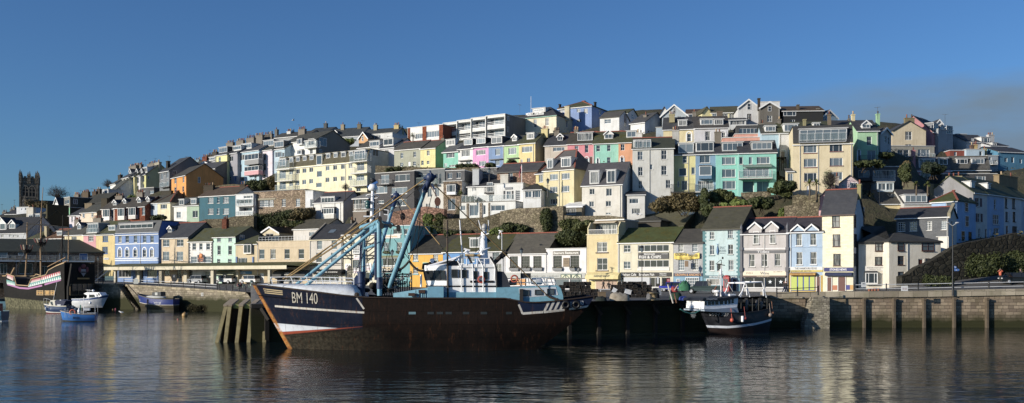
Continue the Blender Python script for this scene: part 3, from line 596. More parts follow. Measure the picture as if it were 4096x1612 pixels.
h=H('pale blue house over a yellow takeaway, twin white gabled dormers',15,640,990,322,938,170,'#afcbe8','g',185,dep=10,rc=PS,ridge=TC,group=QG,dcol='#afcbe8',W=[(722,330,780,466,'s%'),(865,328,925,462,'s%'),(725,528,785,659,'s%'),(866,526,930,656,'s')],
D=[(676,250,802,326,'G','-'),(818,246,944,324,'G','-')],bands=[(476,482,'#93b3d6'),(458,470,'#dfe9f4',716,786),(455,467,'#dfe9f4',860,930),(652,664,'#dfe9f4',718,790),(649,661,'#dfe9f4',862,934)],dpipe=(668,))
sign(h,645,676,991,711,'#dfe2e2',[('THE HARBOURS EDGE',.18,.2,.83,.8,'#33363c')]);sign(h,638,710,990,730,'#d9c33a',[('HARBOUR BITES',.04,.15,.68,.85,'#54501e')])
awning(h,652,735,914,762,'#d9a23a',.9,('PASTIES  ICE CREAM',.8),'#7a3a1a');sign(h,642,764,990,940,'#d8b12c',y=-.06,name='shopfront')
for i,(x0,x1)in enumerate(((668,733),(739,792),(798,852),(858,912))):
 u0,z0=h.loc(x0-3,920,-.1);u1,z1=h.loc(x1+3,775,-.1);g=MB();g.box(u0,-.1,z0,u1,-.062,z1);g.box(u0+.1,-.14,z0+.1,u1-.1,-.101,z1-.05,1);so=obj('shutter',g,[paint('#2f4fa0',.5),paint('#bfd21e',.5,.8,.05)],h.o)
u0,z0=h.loc(925,932,-.1);u1,z1=h.loc(970,770,-.1);window(h.o,u0,z0,u1,z1,'dr',-.16,.05)
h=H('tall pale yellow slate hung newsagent with curtained brown windows',15,985,1302,137,938,170,'#ece4ac','g',-95,dep=8,asym=.42,wm=slate('#e9e2bd',0.),side='#dfe3e6',rc=('#41434a',.45),ridge=TC,group=QG,gut='b',W=[(1085,157,1165,278,'sb%'),(1092,347,1170,472,'sb%'),(1098,545,1175,667,'sb%')],  # right side is white paint; its bluish shade is put into the colour
SW=[(1302,150,1325,277,'sb'),(1308,348,1331,480,'sb'),(1308,545,1333,672,'sb')],Ch=[(1346,-162,1384,-62,1,3.2,'#a39a62',1.1)])
sign(h,1003,684,1298,724,'#26307c',[('STONES NEWS',.2,.25,.78,.8,'#ffffff')]);awning(h,1010,733,1284,768,'#3a4468',.8);sign(h,1003,768,1300,940,'#e9dfc0',y=-.05,name='shopfront')
for x0,y0,x1,y1,st in((1033,778,1086,922,'dr'),(1142,770,1226,922,'dr')):
 u0,z0=h.loc(x0,y1,-.1);u1,z1=h.loc(x1,y0,-.1);window(h.o,u0,z0,u1,z1,st,-.16,.05)
for x0,y0,x1,y1,c in((1088,865,1138,912,'#c8703a'),(1227,862,1265,910,'#3a3f9a'),(1268,862,1300,910,'#d9a03a')):sign(h,x0,y0,x1,y1,c,y=-.09,name='poster')
STN=h
h=H('rear wing of the tall newsagent, white toned bluish for its shade, with flat roof',15,1220,1330,60,900,181,'#dfe3e6','f',dep=7,side='#dfe3e6',SW=[(1395,155,1410,258,'sb')],group=QG,name='house_wing',sills=False)  # white walls, coloured with the bluish tone of their shade
# --- holiday flats and the slate hung house at the right end
WF='#ece5d3'
h=H('cream rendered holiday flats, left half, with brown sash windows',16,76,345,372,757,173,WF,'h',238,dep=9,yaw=14,rc=('#3f3f3d',.2),group=QG,W=[(220,373,287,450,'sb%!'),(220,500,287,575,'sb%'),(283,645,334,757,'dr')],Bay=[(135,640,245,748,'t',.6,'#e2dac6',.1)],hipin=4.2,gut='k')
sign(h,133,582,325,624,'#e9e4da',[('BRIXHAM HARBOURSIDE',.08,.2,.86,.48,'#b0aaa0'),('HOLIDAY FLATS',.2,.58,.74,.84,'#b0aaa0')])
h=H('cream rendered holiday flats, right half, behind the ramp wall',16,345,800,368,757,175,WF,'h',296,dep=9,yaw=-10,rc=('#3f3f3d',.3),group=QG,W=[(418,373,475,447,'sb!'),(420,493,478,572,'sb'),(630,373,738,448,'4b!'),(602,518,648,640,'dr'),(663,515,710,572,'sb'),(422,632,480,717,'sb')],dpipe=(505,),gut='k')
h=H('dark slate hung house with white paned windows above the flats',16,408,868,152,460,186,'#54585e','g',76,dep=6,yaw=36,wm=slate('#5f6369',0.),side='#dfe0dc',rc=('#383a40',.05),ridge='#9a4a34',group='houses on the hillside',W=[(420,195,487,278,'g'),(525,190,592,275,'g'),(675,187,722,267,'g'),(803,182,850,262,'g')],SW=[(888,180,900,240,'s')],bands=[(330,460,'#ece6d6',780,868,.06),(324,331,'#dedfda',760,868,.12)],dpipe=(858,))
g=MB();g.prism([(h.a1-.1,-.3,h.ze-.3),(h.a1-.1,3,h.zr+.1),(h.a1-.1,3,h.zr+.7),(h.a1-.1,-.3,h.ze+.5)],(.45,0,0));obj('parapet',g,render_wall('#a39a7c'),h.roof)
# ==== houses on the hillside
HG='houses on the hillside'
kw=dict(group=HG)
# ---- K3 terrace of painted houses, left of the long cream flats
H('tall pale yellow house with dark glazed loft, first of the painted terrace',3,665,782,430,728,214,'#f0ea9c','g',385,yaw=40,W=[(695,450,718,522,'s'),(693,552,717,622,'s'),(735,548,758,620,'s'),(690,660,712,700,'s'),(743,652,763,725,'dy')],D=[(700,346,787,416,'f','t~','#4a4d52')],Ch=[(783,310,850,350,5)],dpipe=(672,),**kw)
H('grey house with white box dormer beside the tall pale yellow house',3,783,887,413,728,214,'#a3a3ad','g',365,yaw=40,W=[(803,440,843,497,'c'),(797,545,838,605,'c'),(797,645,820,695,'s'),(852,640,870,698,'du')],D=[(840,332,925,388,'f','t~')],Ch=[(885,290,955,330,6)],**kw)
H('light blue terrace house carrying a two storey grey and pink bay',3,888,1106,393,728,214,'#b2d6ea','g',345,yaw=38,W=[(907,425,957,487,'c'),(905,527,930,603,'s'),(903,650,953,700,'c'),(1060,640,1080,700,'s')],D=[(932,310,1030,372,'f','t~')],
Bay=[(958,410,1100,535,'q',1.4,'#8d8e90',.45),(956,535,1100,640,'q',1.4,'#d99aa0',.46)],Ch=[(985,262,1062,300,5)],**kw)
H('lilac white terrace house with stone clad box dormer',3,1107,1240,382,700,214,'#ebdfec','g',330,yaw=36,W=[(1147,412,1175,485,'s'),(1145,517,1175,590,'s'),(1145,630,1172,670,'s')],D=[(1150,275,1258,348,'f','q','#a8a49a')],Ch=[(1070,235,1150,290,6),(1168,225,1245,270,6,6)],rc=MS,**kw)
H('pale blue terrace house with wide window left of the turret house',3,1241,1366,370,640,214,'#bcd8ea','g',320,yaw=36,W=[(1270,395,1335,457,'t~'),(1340,405,1362,450,'c')],D=[(1262,285,1358,360,'f','t~','#86827a')],rc=MS,**kw)
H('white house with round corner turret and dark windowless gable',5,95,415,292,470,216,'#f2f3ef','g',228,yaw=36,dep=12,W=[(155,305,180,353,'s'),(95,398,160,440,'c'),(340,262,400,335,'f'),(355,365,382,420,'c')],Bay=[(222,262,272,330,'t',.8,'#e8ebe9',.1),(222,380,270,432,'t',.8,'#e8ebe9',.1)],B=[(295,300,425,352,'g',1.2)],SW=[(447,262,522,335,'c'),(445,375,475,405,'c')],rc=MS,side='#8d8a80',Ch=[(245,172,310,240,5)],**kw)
# ---- the long cream flats
h=H('long cream block of flats with slate mansard and glass balconies',5,22,934,523,800,204,'#f7efc2','m',420,dep=11,yaw=33,side='#dfe0d6',rc=('#55503a',.6),
W=[(425,590,475,655,'p~'),(417,710,473,760,'p~'),(830,505,905,592,'f~'),(825,627,905,692,'f~'),(45,585,110,672,'f~'),(45,700,110,782,'f~'),(740,762,782,803,'f'),(825,757,868,803,'f')]+
[(a,b,a+38,b+50,'c')for a,b in((145,578),(213,572),(280,564),(348,556),(514,540),(590,533),(669,525),(747,516),(143,697),(210,688),(277,680),(347,672),(513,658),(590,650),(668,645),(743,638))],
D=[(147,455,185,512,'f','c'),(213,450,252,503,'f','c'),(283,443,320,495,'f','c'),(352,433,392,488,'f','c'),(420,428,480,535,'f','p~','#efe7c4'),(518,415,560,470,'f','c'),(595,407,635,463,'f','c'),(670,399,717,458,'f','c'),(750,391,795,447,'f','c'),(805,378,917,482,'f','q~'),(45,465,112,550,'f','f~')],SW=[(988,380,1048,438,'c')],
B=[(758,422,932,492,'g',1.5),(760,548,932,612,'r',1.5,'#d8d8d2','#d8dadb'),(757,668,932,740,'g',1.5),(0,500,143,575,'g',1.5),(0,618,172,690,'g',1.5),(0,738,182,800,'g',1.5)],dpipe=(205,716),name='block_of_flats',cat='flats',group=HG)
# ---- K6 terrace
kt=dict(group=HG)
H('sage grey cottage with brown roof left of the pale yellow end cottage',6,-58,207,550,727,208,'#b0b39f','g',484,W=[(5,585,33,642,'s'),(135,573,163,630,'s'),(3,683,33,727,'s'),(132,672,162,718,'s'),(80,675,105,722,'d')],rc=('#55514a',.3),ridge=TC,**kt)
H('pale yellow end cottage with a light green gable wall',6,207,359,541,722,208,'#f3e79a','g',474,side='#b9dc9f',W=[(272,560,300,615,'s'),(215,663,240,712,'s'),(272,665,297,702,'s')],rc=('#55514a',.3),ridge=TC,Ch=[(428,438,455,470,1)],**kt)
H('mint terrace house with white box dormer on slate',6,440,590,574,735,207,'#85d9c2','g',500,W=[(470,580,553,640,'t'),(500,705,570,732,'t'),(448,692,478,732,'dt')],D=[(465,448,560,517,'f','t')],rc=('#5b5e60',.1),ov=.3,**kt)
H('white terrace house with black box dormer left of the pink house',6,590,738,545,735,207,'#f3f3f2','g',480,W=[(625,555,708,627,'c'),(672,673,717,733,'f'),(605,690,625,733,'d')],D=[(646,443,740,516,'f','t~','#3a3c40')],rc=DS,bands=[(662,672,'#5a5a58',605,725,.6)],**kt)
H('bright pink terrace house with black box dormer',6,738,898,526,730,207,'#f2a6df','g',460,W=[(772,553,867,612,'t'),(803,667,872,722,'t'),(748,678,781,732,'dp')],D=[(772,430,872,502,'f','t~','#3a3c40')],rc=DS,**kt)
H('denim blue terrace house with white shutters',6,899,1053,516,722,207,'#80a1d0','g',450,W=[(965,543,1015,612,'p'),(965,660,1010,715,'p')],D=[(925,418,1040,500,'f','c','#56595c')],rc=DS,bands=[(650,658,'#5f6266',912,1042,.5)],dpipe=(1050,),**kt)
h=H('light green terrace house with pointed dormer and white shutters',6,1054,1205,505,712,207,'#bae3a3','g',425,W=[(1099,530,1180,605,'t'),(1120,650,1166,705,'f')],D=[(1137,400,1185,470,'g','s')],rc=MS,bands=[(640,648,'#55584a',1095,1205,.5)],**kt)
hy=H('yellow terrace house at the end with picture window and mossy roof',6,1205,1371,488,700,207,'#f4de92','g',400,side='#cbbd92',W=[(1235,517,1342,585,'t~'),(1287,638,1321,695,'f'),(1222,652,1245,697,'dk')],D=[(1285,383,1362,452,'f','t')],rc=MG,Ch=[(1440,345,1505,395,4,4,'#e3d28a')],dpipe=(1352,),**kt)
H('beige house with black pointed dormer between yellow and pink houses',7,200,431,507,695,209,'#d3c6b5','g',412,yaw=20,W=[(285,525,403,572,'t~')],D=[(328,392,388,468,'g','c','#3a3c40')],Ch=[(292,362,350,420,4)],rc=DS,**kt)
H('coral pink house with wide black dormer and juliet rail',7,431,694,492,705,209,'#f1929f','g',385,yaw=15,W=[(505,515,543,565,'s'),(607,507,643,585,'s'),(610,640,642,700,'s^'),(655,622,688,700,'dr')],D=[(528,378,692,470,'f','q%','#4b4a48')],Ch=[(500,352,540,400,4)],rc=MB_,ridge=TC,**kt)
H('aqua house with pointed dormer between coral and orange houses',7,695,948,487,700,209,'#95e0cc','g',380,yaw=15,W=[(723,510,762,573,'s'),(832,505,868,570,'s'),(832,630,868,688,'s'),(727,645,750,700,'s^')],D=[(803,356,892,448,'g','c')],rc=MG,ridge=TC,dpipe=(700,),**kt)
H('peach orange house with arched doorway beside the aqua house',7,948,1090,478,690,209,'#f8ac78','g',375,yaw=15,W=[(970,497,1010,563,'4'),(970,632,1000,690,'s^')],D=[(1028,362,1132,434,'f','c')],rc=MG,ridge=TC,Ch=[(1130,382,1190,478,2,1.0,'#e6e4de',.8)],**kt)
# ---- big white house and the aqua pair
h=H('big weathered white house with glass roof terrace above the scrub',7,1090,1508,540,1225,192,'#d9dad5','g',440,yaw=10,dep=9,W=[(1142,570,1195,660,'4'),(1382,558,1437,653,'4'),(1147,728,1195,820,'4'),(1382,715,1437,812,'4'),(1265,703,1295,755,'s'),(1147,870,1190,952,'4'),(1428,860,1475,945,'4'),(1140,1045,1180,1110,'4')],rc=('#3f4438',.7),ridge=TC,dpipe=(1262,),Ch=[(1495,358,1560,460,3,4,'#c8c6c0')],**kt)
g=MB();u0,z0=h.loc(1095,538,.1);u1,z1=h.loc(1278,455,.1);g.box(u0,.2,h.ze-.05,u1,5,h.ze+1.7);te=obj('terrace',g,render_wall('#cfd0cc'),h.o);g=MB();g.box(u0+.1,-.02,h.ze+.1,u1,.02,h.ze+1.15);obj('balustrade_glass',g,clear(),te)
g=MB();
for i in range(5):x=u0+.1+(u1-u0-.1)*i/4;g.box(x-.03,-.06,h.ze,x+.03,-.021,h.ze+1.25)
g.box(u0,-.07,h.ze+1.25,u1,-.01,h.ze+1.32);obj('railing',g,paint('#dfe2e2',.4),te);g=MB();g.box(u0-.1,-.3,h.ze-.15,u1+.1,.19,h.ze+.02);obj('ledge',g,paint('#3d4038',.8),te)
for a_ in(.35,.75):window(te,u0+(u1-u0)*a_-.8,h.ze+.2,u0+(u1-u0)*a_+.8,h.ze+1.6,'c~',.02,.05,False,merged=True)
H('white lean-to annexe with slate roof below the big white house',7,1035,1215,1010,1240,188,'#e8e8e4','s',968,dep=4,yaw=10,W=[(1085,1150,1170,1205,'t'),(1060,1050,1150,1100,'t~')],rc=DS,sills=False,**kt)
h=H('yellow house with white loft and timber deck beside the blue bay house',8,240,461,603,985,196,'#e8de92','g',505,yaw=10,W=[(330,617,377,690,'s'),(293,740,372,822,'p'),(420,732,457,803,'p'),(320,867,382,965,'f'),(280,872,295,930,'p')],D=[(285,487,447,594,'f','f~')],B=[(208,905,458,992,'r',2.2,'#3a3428')],rc=DS,Ch=[(225,350,297,490,1,4.5,'#a3a4a8')],dpipe=(388,),**kt)
H('blue house with projecting box bay between yellow and aqua houses',8,462,668,597,985,196,'#82a9cb','g',500,yaw=10,W=[(505,613,608,689,'c'),(487,868,642,962,'q')],D=[(463,474,650,578,'f','t')],Bay=[(500,716,624,850,'p',1.3,'#5f8cae',.25)],B=[(458,905,645,985,'g',1.0)],rc=DS,**kt)
H('aqua house with three tall stacked windows, left of the balcony house',8,669,897,592,1010,196,'#8adccf','g',495,yaw=10,W=[(730,628,865,706,'t'),(730,750,867,836,'t~'),(735,868,868,956,'t~')],D=[(730,478,945,573,'f','q~','#a8acae')],rc=DS,dpipe=(893,),**kt)
h=H('aqua house with balcony, awning and open pillared ground floor',8,898,1281,583,1010,196,'#8adccf','g',470,yaw=10,dep=9,W=[(905,627,943,703,'p'),(1003,628,1037,702,'p'),(1083,625,1217,698,'t~'),(945,738,1208,828,'q~'),(940,865,1058,985,'pR'),(1084,865,1210,985,'cR')],D=[(1027,474,1243,560,'f','q~','#a8acae')],B=[(903,765,1242,845,'g',1.5)],rc=DS,**kt)
a=h.loc(940,708);b=h.loc(1235,722,-.6);g=MB();g.prism([(a[0],-.01,a[1]),(a[0],-.7,b[1]+.1),(a[0],-.7,b[1]-.12),(a[0],-.01,a[1]-.1)],(b[0]-a[0],0,0));obj('awning',g,render_wall('#7f9a94'),h.o)
# ---- row behind (K8)
H('pale yellow villa with arched window and small dormer above the yellow house',8,135,452,345,500,212,'#e9d9a4','g',232,yaw=12,W=[(375,392,417,472,'s^')],D=[(283,252,378,317,'f','c')],Ch=[(195,195,250,240,3,2.0,'#b3a87a'),(432,170,468,225,1,4.)],rc=('#43454a',.05),dpipe=(440,),**kt)
H('white villa with twin wide dormers and arched window at the right',8,453,792,330,500,212,'#dcdde3','g',222,yaw=8,W=[(560,368,613,462,'s'),(725,380,765,435,'s^')],D=[(510,243,640,306,'f','t'),(645,243,747,306,'f','t')],Ch=[(678,165,735,230,0,4.5,'#7a6a5a'),(655,372,720,470,2,-2.0,'#8f877a')],rc=('#4b4745',.15),**kt)
H('salmon pink house with black boxed upper storey',8,862,1128,395,480,210,'#eda58f','f',yaw=8,W=[],rc=DS,Ch=[(1118,285,1150,310,2)],**kt)
h=H('black slate upper flat with wide white window above the salmon wall',8,880,1125,308,394,212,'#3f4145','f',yaw=8,wm=slate('#45474b',0.),W=[(905,333,1095,398,'5')],drop=.2,dep=7,**kt)
H('long salmon single storey wall with flat roof and grey end',8,740,1130,432,480,206,'#eda892','f',yaw=8,dep=4,capw='#e6e6e2',**kt)
H('pale blue house with small white dormer left of the white arched door house',8,1132,1312,388,720,205,'#b2d4e6','g',305,yaw=8,W=[],D=[(1165,312,1278,375,'f','t')],rc=MS,**kt)
h=H('white house with arched doorway and wide loft window',8,1313,1470,382,720,205,'#dcdee0','g',290,yaw=8,W=[(1328,572,1372,700,'s^k'),(1420,585,1455,690,'f'),(1437,490,1460,530,'p')],D=[(1355,292,1505,376,'f','t')],rc=MG,Ch=[(1296,245,1325,300,1)],dpipe=(1318,),**kt)
g=MB();p0=h.loc(1290,630,-1.5);p1=h.loc(1378,630,-1.5);g.box(p0[0],-1.6,p0[1]-.2,p1[0],-.003,p0[1])
for x in np.linspace(p0[0],p1[0],5):g.box(x-.06,-1.6,-1,x+.06,-1.48,p0[1]+.0)
obj('timber_steps',g,paint('#2c2620',.8),h.o)
H('white rendered gable house beside the dark pebbledash gable',8,893,1108,128,330,232,'#d9dadc','x',46,yaw=6,W=[(985,85,1021,150,'s!r'),(985,190,1028,268,'sr')],rc=DS,dep=9,**kt)
H('dark pebbledash gable house with white trim and tall flue',8,1112,1313,130,330,232,'#77726b','x',70,yaw=6,W=[(1195,112,1231,166,'s!'),(1190,207,1238,272,'s')],rc=DS,dep=9,Ch=[(1092,32,1116,120,0,.6,'#4a4038')],dpipe=(1309,),**kt)
H('white flat roofed loft rising behind the dark pebbledash gable',8,1117,1316,70,200,240,'#e9ebec','f',yaw=6,dep=6,**kt)
H('pale yellow bungalow with long moss roof and blue glazed porch',8,622,892,178,270,238,'#e6dc9f','g',122,yaw=10,dep=9,W=[(630,180,675,222,'c~'),(735,185,790,235,'t'),(805,187,890,235,'t')],rc=('#57543a',.7),Ch=[],gut='w',**kt)
h=H('cream gable end of the long moss roofed bungalow',8,528,621,180,260,237,'#f0e6a8','x',122,yaw=-8,dep=6,rc=('#57543a',.7),barge=None,**kt)
H('blue glass sunroom below the long moss roofed bungalow',8,770,975,252,330,226,'#d8dcdc','s',238,yaw=8,dep=5,W=[(815,258,965,305,'5')],rc=DS,**kt)
H('blue grey gable house with broad white bargeboards',8,122,368,202,350,230,'#b7c4cd','x',100,yaw=12,dep=11,W=[(234,128,258,184,'s!'),(172,226,193,268,'s'),(280,216,316,250,'c')],rc=MS,ov=.5,**kt)
H('plain white gable house with brown roof behind the blue grey gable',8,85,205,215,330,244,'#eef0ef','x',122,yaw=12,dep=12,rc=('#5a4636',.2),barge=None,**kt)
H('glazed loft house with brown roof right of the blue grey gable',8,365,530,190,300,244,'#cfd6d8','g',150,yaw=12,dep=9,W=[(375,192,450,240,'t')],rc=('#5a4636',.3),**kt)
# ---- K9/K10 right hand side
h=H('large cream block with slate mansard and long glazed loft balcony',9,186,790,482,1010,196,'#ead9ae','m',318,yaw=12,dep=11,side='#c9d4da',W=[(290,500,425,588,'t'),(555,490,685,578,'t'),(293,643,425,732,'t'),(555,635,688,722,'t'),(295,787,425,877,'t'),(555,778,685,865,'t'),(322,920,345,1005,'dw')],rc=('#3c3d40',.25),
D=[(243,335,735,470,'f','6~','#8f949a')],bands=[(585,592,'#8a4a3a',287,428,.12),(575,582,'#8a4a3a',552,690,.12),(730,737,'#8a4a3a',290,430,.12),(720,727,'#8a4a3a',552,692,.12),(874,880,'#8a4a3a',292,430,.12)],dpipe=(252,437,772),SW=[(795,545,802,590,'s')],B=[(245,390,722,474,'g',.6,'#8d9298')],**kt)
H('narrow cream side wing with glazed porch beside the large cream block',9,122,186,775,1010,194,'#ead9ae','s',750,dep=4,yaw=12,W=[(130,793,185,880,'c~')],sills=False,**kt)
H('long slate roof with small white dormer behind the large cream block',9,200,560,330,420,214,'#c8ccd0','g',275,yaw=8,dep=9,D=[(385,283,457,320,'f','c')],Ch=[(285,245,312,292,0,1.,'#a8a070'),(535,195,566,312,1,1.5,'#8a7a66')],rc=MG,**kt)
H('light green house with arched door, dormer and black railings',9,836,1050,362,672,214,'#addfae','g',262,yaw=4,dep=9,side='#9aa6a0',W=[(930,420,981,510,'s'),(935,560,1023,660,'f'),(838,560,862,668,'su^')],D=[(880,260,970,342,'g','c')],B=[(872,610,1066,664,'r',1.2,'#4a4a44')],Ch=[(1026,190,1058,275,1,4.5,'#a9dfae'),(777,195,806,280,1,4.5,'#e6d6a0')],rc=('#3f4146',.1),dpipe=(1036,),**kt)
H('slate terrace roof running left behind the light green house',9,560,834,345,450,218,'#9aa0a4','g',264,yaw=4,dep=8,rc=('#3f4146',.1),Ch=[(742,238,757,262,1)],**kt)
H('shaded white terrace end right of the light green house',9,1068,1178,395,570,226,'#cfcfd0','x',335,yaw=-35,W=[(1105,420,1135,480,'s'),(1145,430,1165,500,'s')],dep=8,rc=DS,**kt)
H('black fronted bungalow with brown roof and cream gable on the skyline',9,75,490,160,280,236,'#34363a','g',120,yaw=4,dep=9,W=[(85,163,212,214,'t'),(158,248,202,276,'c')],rc=('#5a4a38',.45),Ch=[(222,97,243,165,0,1.,'#6a5f50'),(420,135,446,200,0,1.,'#8a8a84')],**kt)
H('blue gabled house on the skyline right of the black bungalow',9,470,632,232,300,240,'#8fb4d2','x',155,yaw=-15,dep=8,W=[(497,240,520,262,'c')],rc=DS,barge='w',**kt)
h=H('slate clad bungalow with white veranda window and railings',9,803,1263,730,885,208,'#4d4c4d','f',yaw=5,dep=8,wm=slate('#59585a',0.),W=[(845,763,960,835,'c'),(994,760,1222,848,'t')],B=[(820,822,992,872,'r',1.,'#3a3a3a'),(994,822,1225,872,'r',1.,'#e6e6e4','#dfe2e3')],capw='#e6e7e6',**kt)
H('pale blue conservatory under the slate clad bungalow',9,1040,1205,885,975,204,'#cfdfe8','f',yaw=5,dep=4,W=[(1050,895,1125,965,'c~'),(1132,895,1200,965,'c~')],**kt)
h=H('beige gable house with broad end chimney on the right skyline',10,176,516,265,470,252,'#dac9a6','x',165,yaw=2,dep=9,side='#9aa0a6',W=[(307,268,376,355,'4'),(308,398,376,420,'c')],Ch=[(298,130,394,178,2,.6,'#8f8460',.8)],rc=DS,barge=None,ov=.1,**kt)
h=H('flat roofed grey extension with glass balcony below the beige gable',10,158,602,418,620,244,'#a8a69a','f',yaw=-4,dep=7,W=[(228,452,347,535,'c'),(437,450,555,522,'t')],B=[(195,487,610,545,'g',1.0,'#3a3a38')],capw='#c8ccd2',sills=False,**kt)
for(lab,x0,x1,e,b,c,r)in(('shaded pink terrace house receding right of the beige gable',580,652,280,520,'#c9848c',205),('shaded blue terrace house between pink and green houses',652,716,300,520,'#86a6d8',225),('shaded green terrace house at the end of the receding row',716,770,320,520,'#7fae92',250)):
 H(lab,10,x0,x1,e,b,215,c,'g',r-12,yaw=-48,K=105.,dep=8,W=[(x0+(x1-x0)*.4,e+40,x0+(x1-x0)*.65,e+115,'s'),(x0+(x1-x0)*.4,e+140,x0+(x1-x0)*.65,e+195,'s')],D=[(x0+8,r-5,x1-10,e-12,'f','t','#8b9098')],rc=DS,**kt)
H('slate sided loft house with glazed front rising behind the receding row',10,642,790,255,400,262,'#a9b0b8','f',yaw=-30,dep=8,W=[(722,215,785,290,'t')],**kt)
H('small white gable peak on the right skyline',10,618,682,188,300,275,'#eef0f2','x',150,yaw=0,dep=8,rc=DS,**kt)
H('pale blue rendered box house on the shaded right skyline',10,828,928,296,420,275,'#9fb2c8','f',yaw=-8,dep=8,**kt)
H('white house with long glazed dormer on the far right skyline',10,930,1170,375,470,272,'#c6ccd4','g',312,yaw=-12,dep=9,W=[(975,340,1000,375,'c!')],D=[(1075,330,1168,398,'f','t')],Ch=[(1142,300,1198,372,3,3.,'#d8d8d8')],rc=DS,**kt)
H('white gabled house with low dark roof beyond the red house',10,1170,1345,415,520,272,'#c9ced6','g',385,yaw=-15,dep=8,D=[(1190,385,1235,418,'f','c')],rc=DS,**kt)
H('brick red house with white fascia on the right slope',10,760,928,462,560,258,'#9a4a3c','f',yaw=0,dep=7,W=[(800,475,830,515,'s')],capw='#e3e6ea',**kt)
H('light blue house with cream chimneys beside the brick red house',10,926,1112,452,560,259,'#b7d2e6','f',yaw=0,dep=7,W=[(1058,468,1088,515,'p')],Ch=[(968,405,992,458,1,2.,'#7a6050'),(1000,400,1032,450,2,2.,'#d8b870'),(1098,440,1126,510,1,1.5,'#b0a060')],**kt)
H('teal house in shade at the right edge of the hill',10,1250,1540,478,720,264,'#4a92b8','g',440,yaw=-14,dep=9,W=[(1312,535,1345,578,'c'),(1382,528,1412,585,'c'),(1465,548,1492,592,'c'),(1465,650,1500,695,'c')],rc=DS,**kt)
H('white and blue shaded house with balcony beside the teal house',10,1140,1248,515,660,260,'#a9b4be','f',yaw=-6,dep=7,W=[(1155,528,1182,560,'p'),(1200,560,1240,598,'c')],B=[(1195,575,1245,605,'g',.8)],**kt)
h=H('pink house with flared slate upper storey behind a conifer',10,376,770,655,775,243,'#d19aa4','m',535,yaw=2,dep=8,W=[(460,680,600,752,'t')],D=[(445,545,608,642,'f','t'),(642,540,738,610,'f','c')],rc=('#55555a',.1),Ch=[(372,455,404,640,1,-.1,'#d9909a')],capw='#dddddd',**kt)
H('slate mansard house with two white triple windows',10,775,1165,648,720,248,'#6a6a66','m',525,yaw=2,dep=8,W=[],D=[(826,543,942,602,'f','t'),(975,540,1112,602,'f','t')],rc=('#5f5d58',.3),**kt)
H('dark slate row with two flat white windows below the mansard',10,680,1235,700,800,240,'#44464a','f',yaw=2,dep=7,wm=slate('#47494d',0.),W=[(872,722,912,762,'c'),(1012,720,1122,775,'t')],**kt)
# ---- lower right
h=H('pale yellow cottage with slate roof and skylight above the flats',23,55,392,386,480,200,'#e6d093','g',210,yaw=4,dep=9,rc=('#55524c',.15),**kw)
u,v=h.loc(245,315,2.2);s2=h.slope;g=MB();g.add([(u-.85,1.7,h.ze+1.7*s2+.26),(u+.85,1.7,h.ze+1.7*s2+.26),(u+.85,2.8,h.ze+2.8*s2+.26),(u-.85,2.8,h.ze+2.8*s2+.26)],[[0,1,2,3]]);obj('skylight',g,glass(0),h.roof)
H('white cottage with wide four pane dormer left of the blue hipped house',23,392,765,380,480,200,'#d6d5cf','g',205,yaw=4,dep=9,D=[(398,265,710,378,'f','q')],Ch=[(735,120,783,265,0,5.,'#7f7960'),(375,85,520,205,2,7.,'#8f8868')],rc=('#46464a',.1),**kw)
h=H('sky blue house with hipped mossy roof and terracotta ridge',23,765,1106,358,900,196,'#a0c8f6','h',226,yaw=46,dep=8,hipin=2.2,W=[(957,368,1051,436,'p')],SW=[(1210,375,1258,497,'s'),(1215,555,1265,697,'s'),(1163,757,1213,897,'s'),(1264,770,1300,905,'pk*')],rc=('#46502a',1.),ridge=TC,group=HG)
R4='terrace stepping up the ramp on the right'
for(lab,x0,x1,e,b,c,r,W_)in(('grey white terrace house with dark shutters, first on the ramp',1328,1516,243,870,'#dddcd8',78,[(1380,308,1415,425,'s'),(1388,520,1425,640,'s'),(1395,725,1430,850,'s'),(1487,730,1517,858,'dr')]),
('mid blue terrace house with arched door between pale houses',1516,1742,265,840,'#a6c6f0',100,[(1607,332,1640,462,'s'),(1592,543,1680,665,'9'),(1605,720,1680,820,'c'),(1545,735,1575,838,'dw')]),
('white terrace house with dark framed windows on the ramp',1742,1978,295,830,'#e6e8ec',135,[(1755,318,1790,442,'sk'),(1853,320,1895,452,'sk'),(1762,500,1798,625,'sk'),(1862,500,1900,630,'sk'),(1770,685,1805,800,'dr'),(1855,697,1922,785,'9k')]),
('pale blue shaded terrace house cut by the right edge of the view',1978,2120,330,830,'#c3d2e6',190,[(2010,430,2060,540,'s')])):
 h=H(lab,23,x0,x1,e,b,180,c,'g',r,yaw=-40,dep=8,W=W_,rc=('#3f4a2c',.8),group=R4,K=95.,Ch=[(1640,-10,1890,240,2,4.,'#a08a64',1.)]if x0==1742 else(),D=[(1290,95,1348,175,'f','s')]if x0==1328 else[(1515,120,1560,195,'f','c')]if x0==1516 else(),side='#9a9a9e')
 if x0==1328:
  for a_,b_,c_,d_ in((1355,312,1378,428),(1425,318,1447,428),(1364,520,1385,632),(1434,525,1455,635)):
   p,q=h.loc(a_,d_,-.06),h.loc(c_,b_,-.06);g=MB();g.box(p[0],-.06,p[1],q[0],-.004,q[1]);obj('shutter',g,paint('#55303a',.6),h.o)
h=H('grey gabled house with massive cream chimney stack above the blue hipped house',23,880,1325,330,480,212,'#9a9aa0','x',90,yaw=10,dep=7,rc=('#3f4a2c',.8),Ch=[(970,15,1160,235,3,.6,'#b3a878',1.1)],group=HG,barge='w',ov=.1)
h=H('pink gabled house behind the tall newsagent',22,115,600,520,860,190,'#f2bcc0','x',250,yaw=16,dep=7,rc=DS,barge=None,ov=.1,sills=False,group=HG)
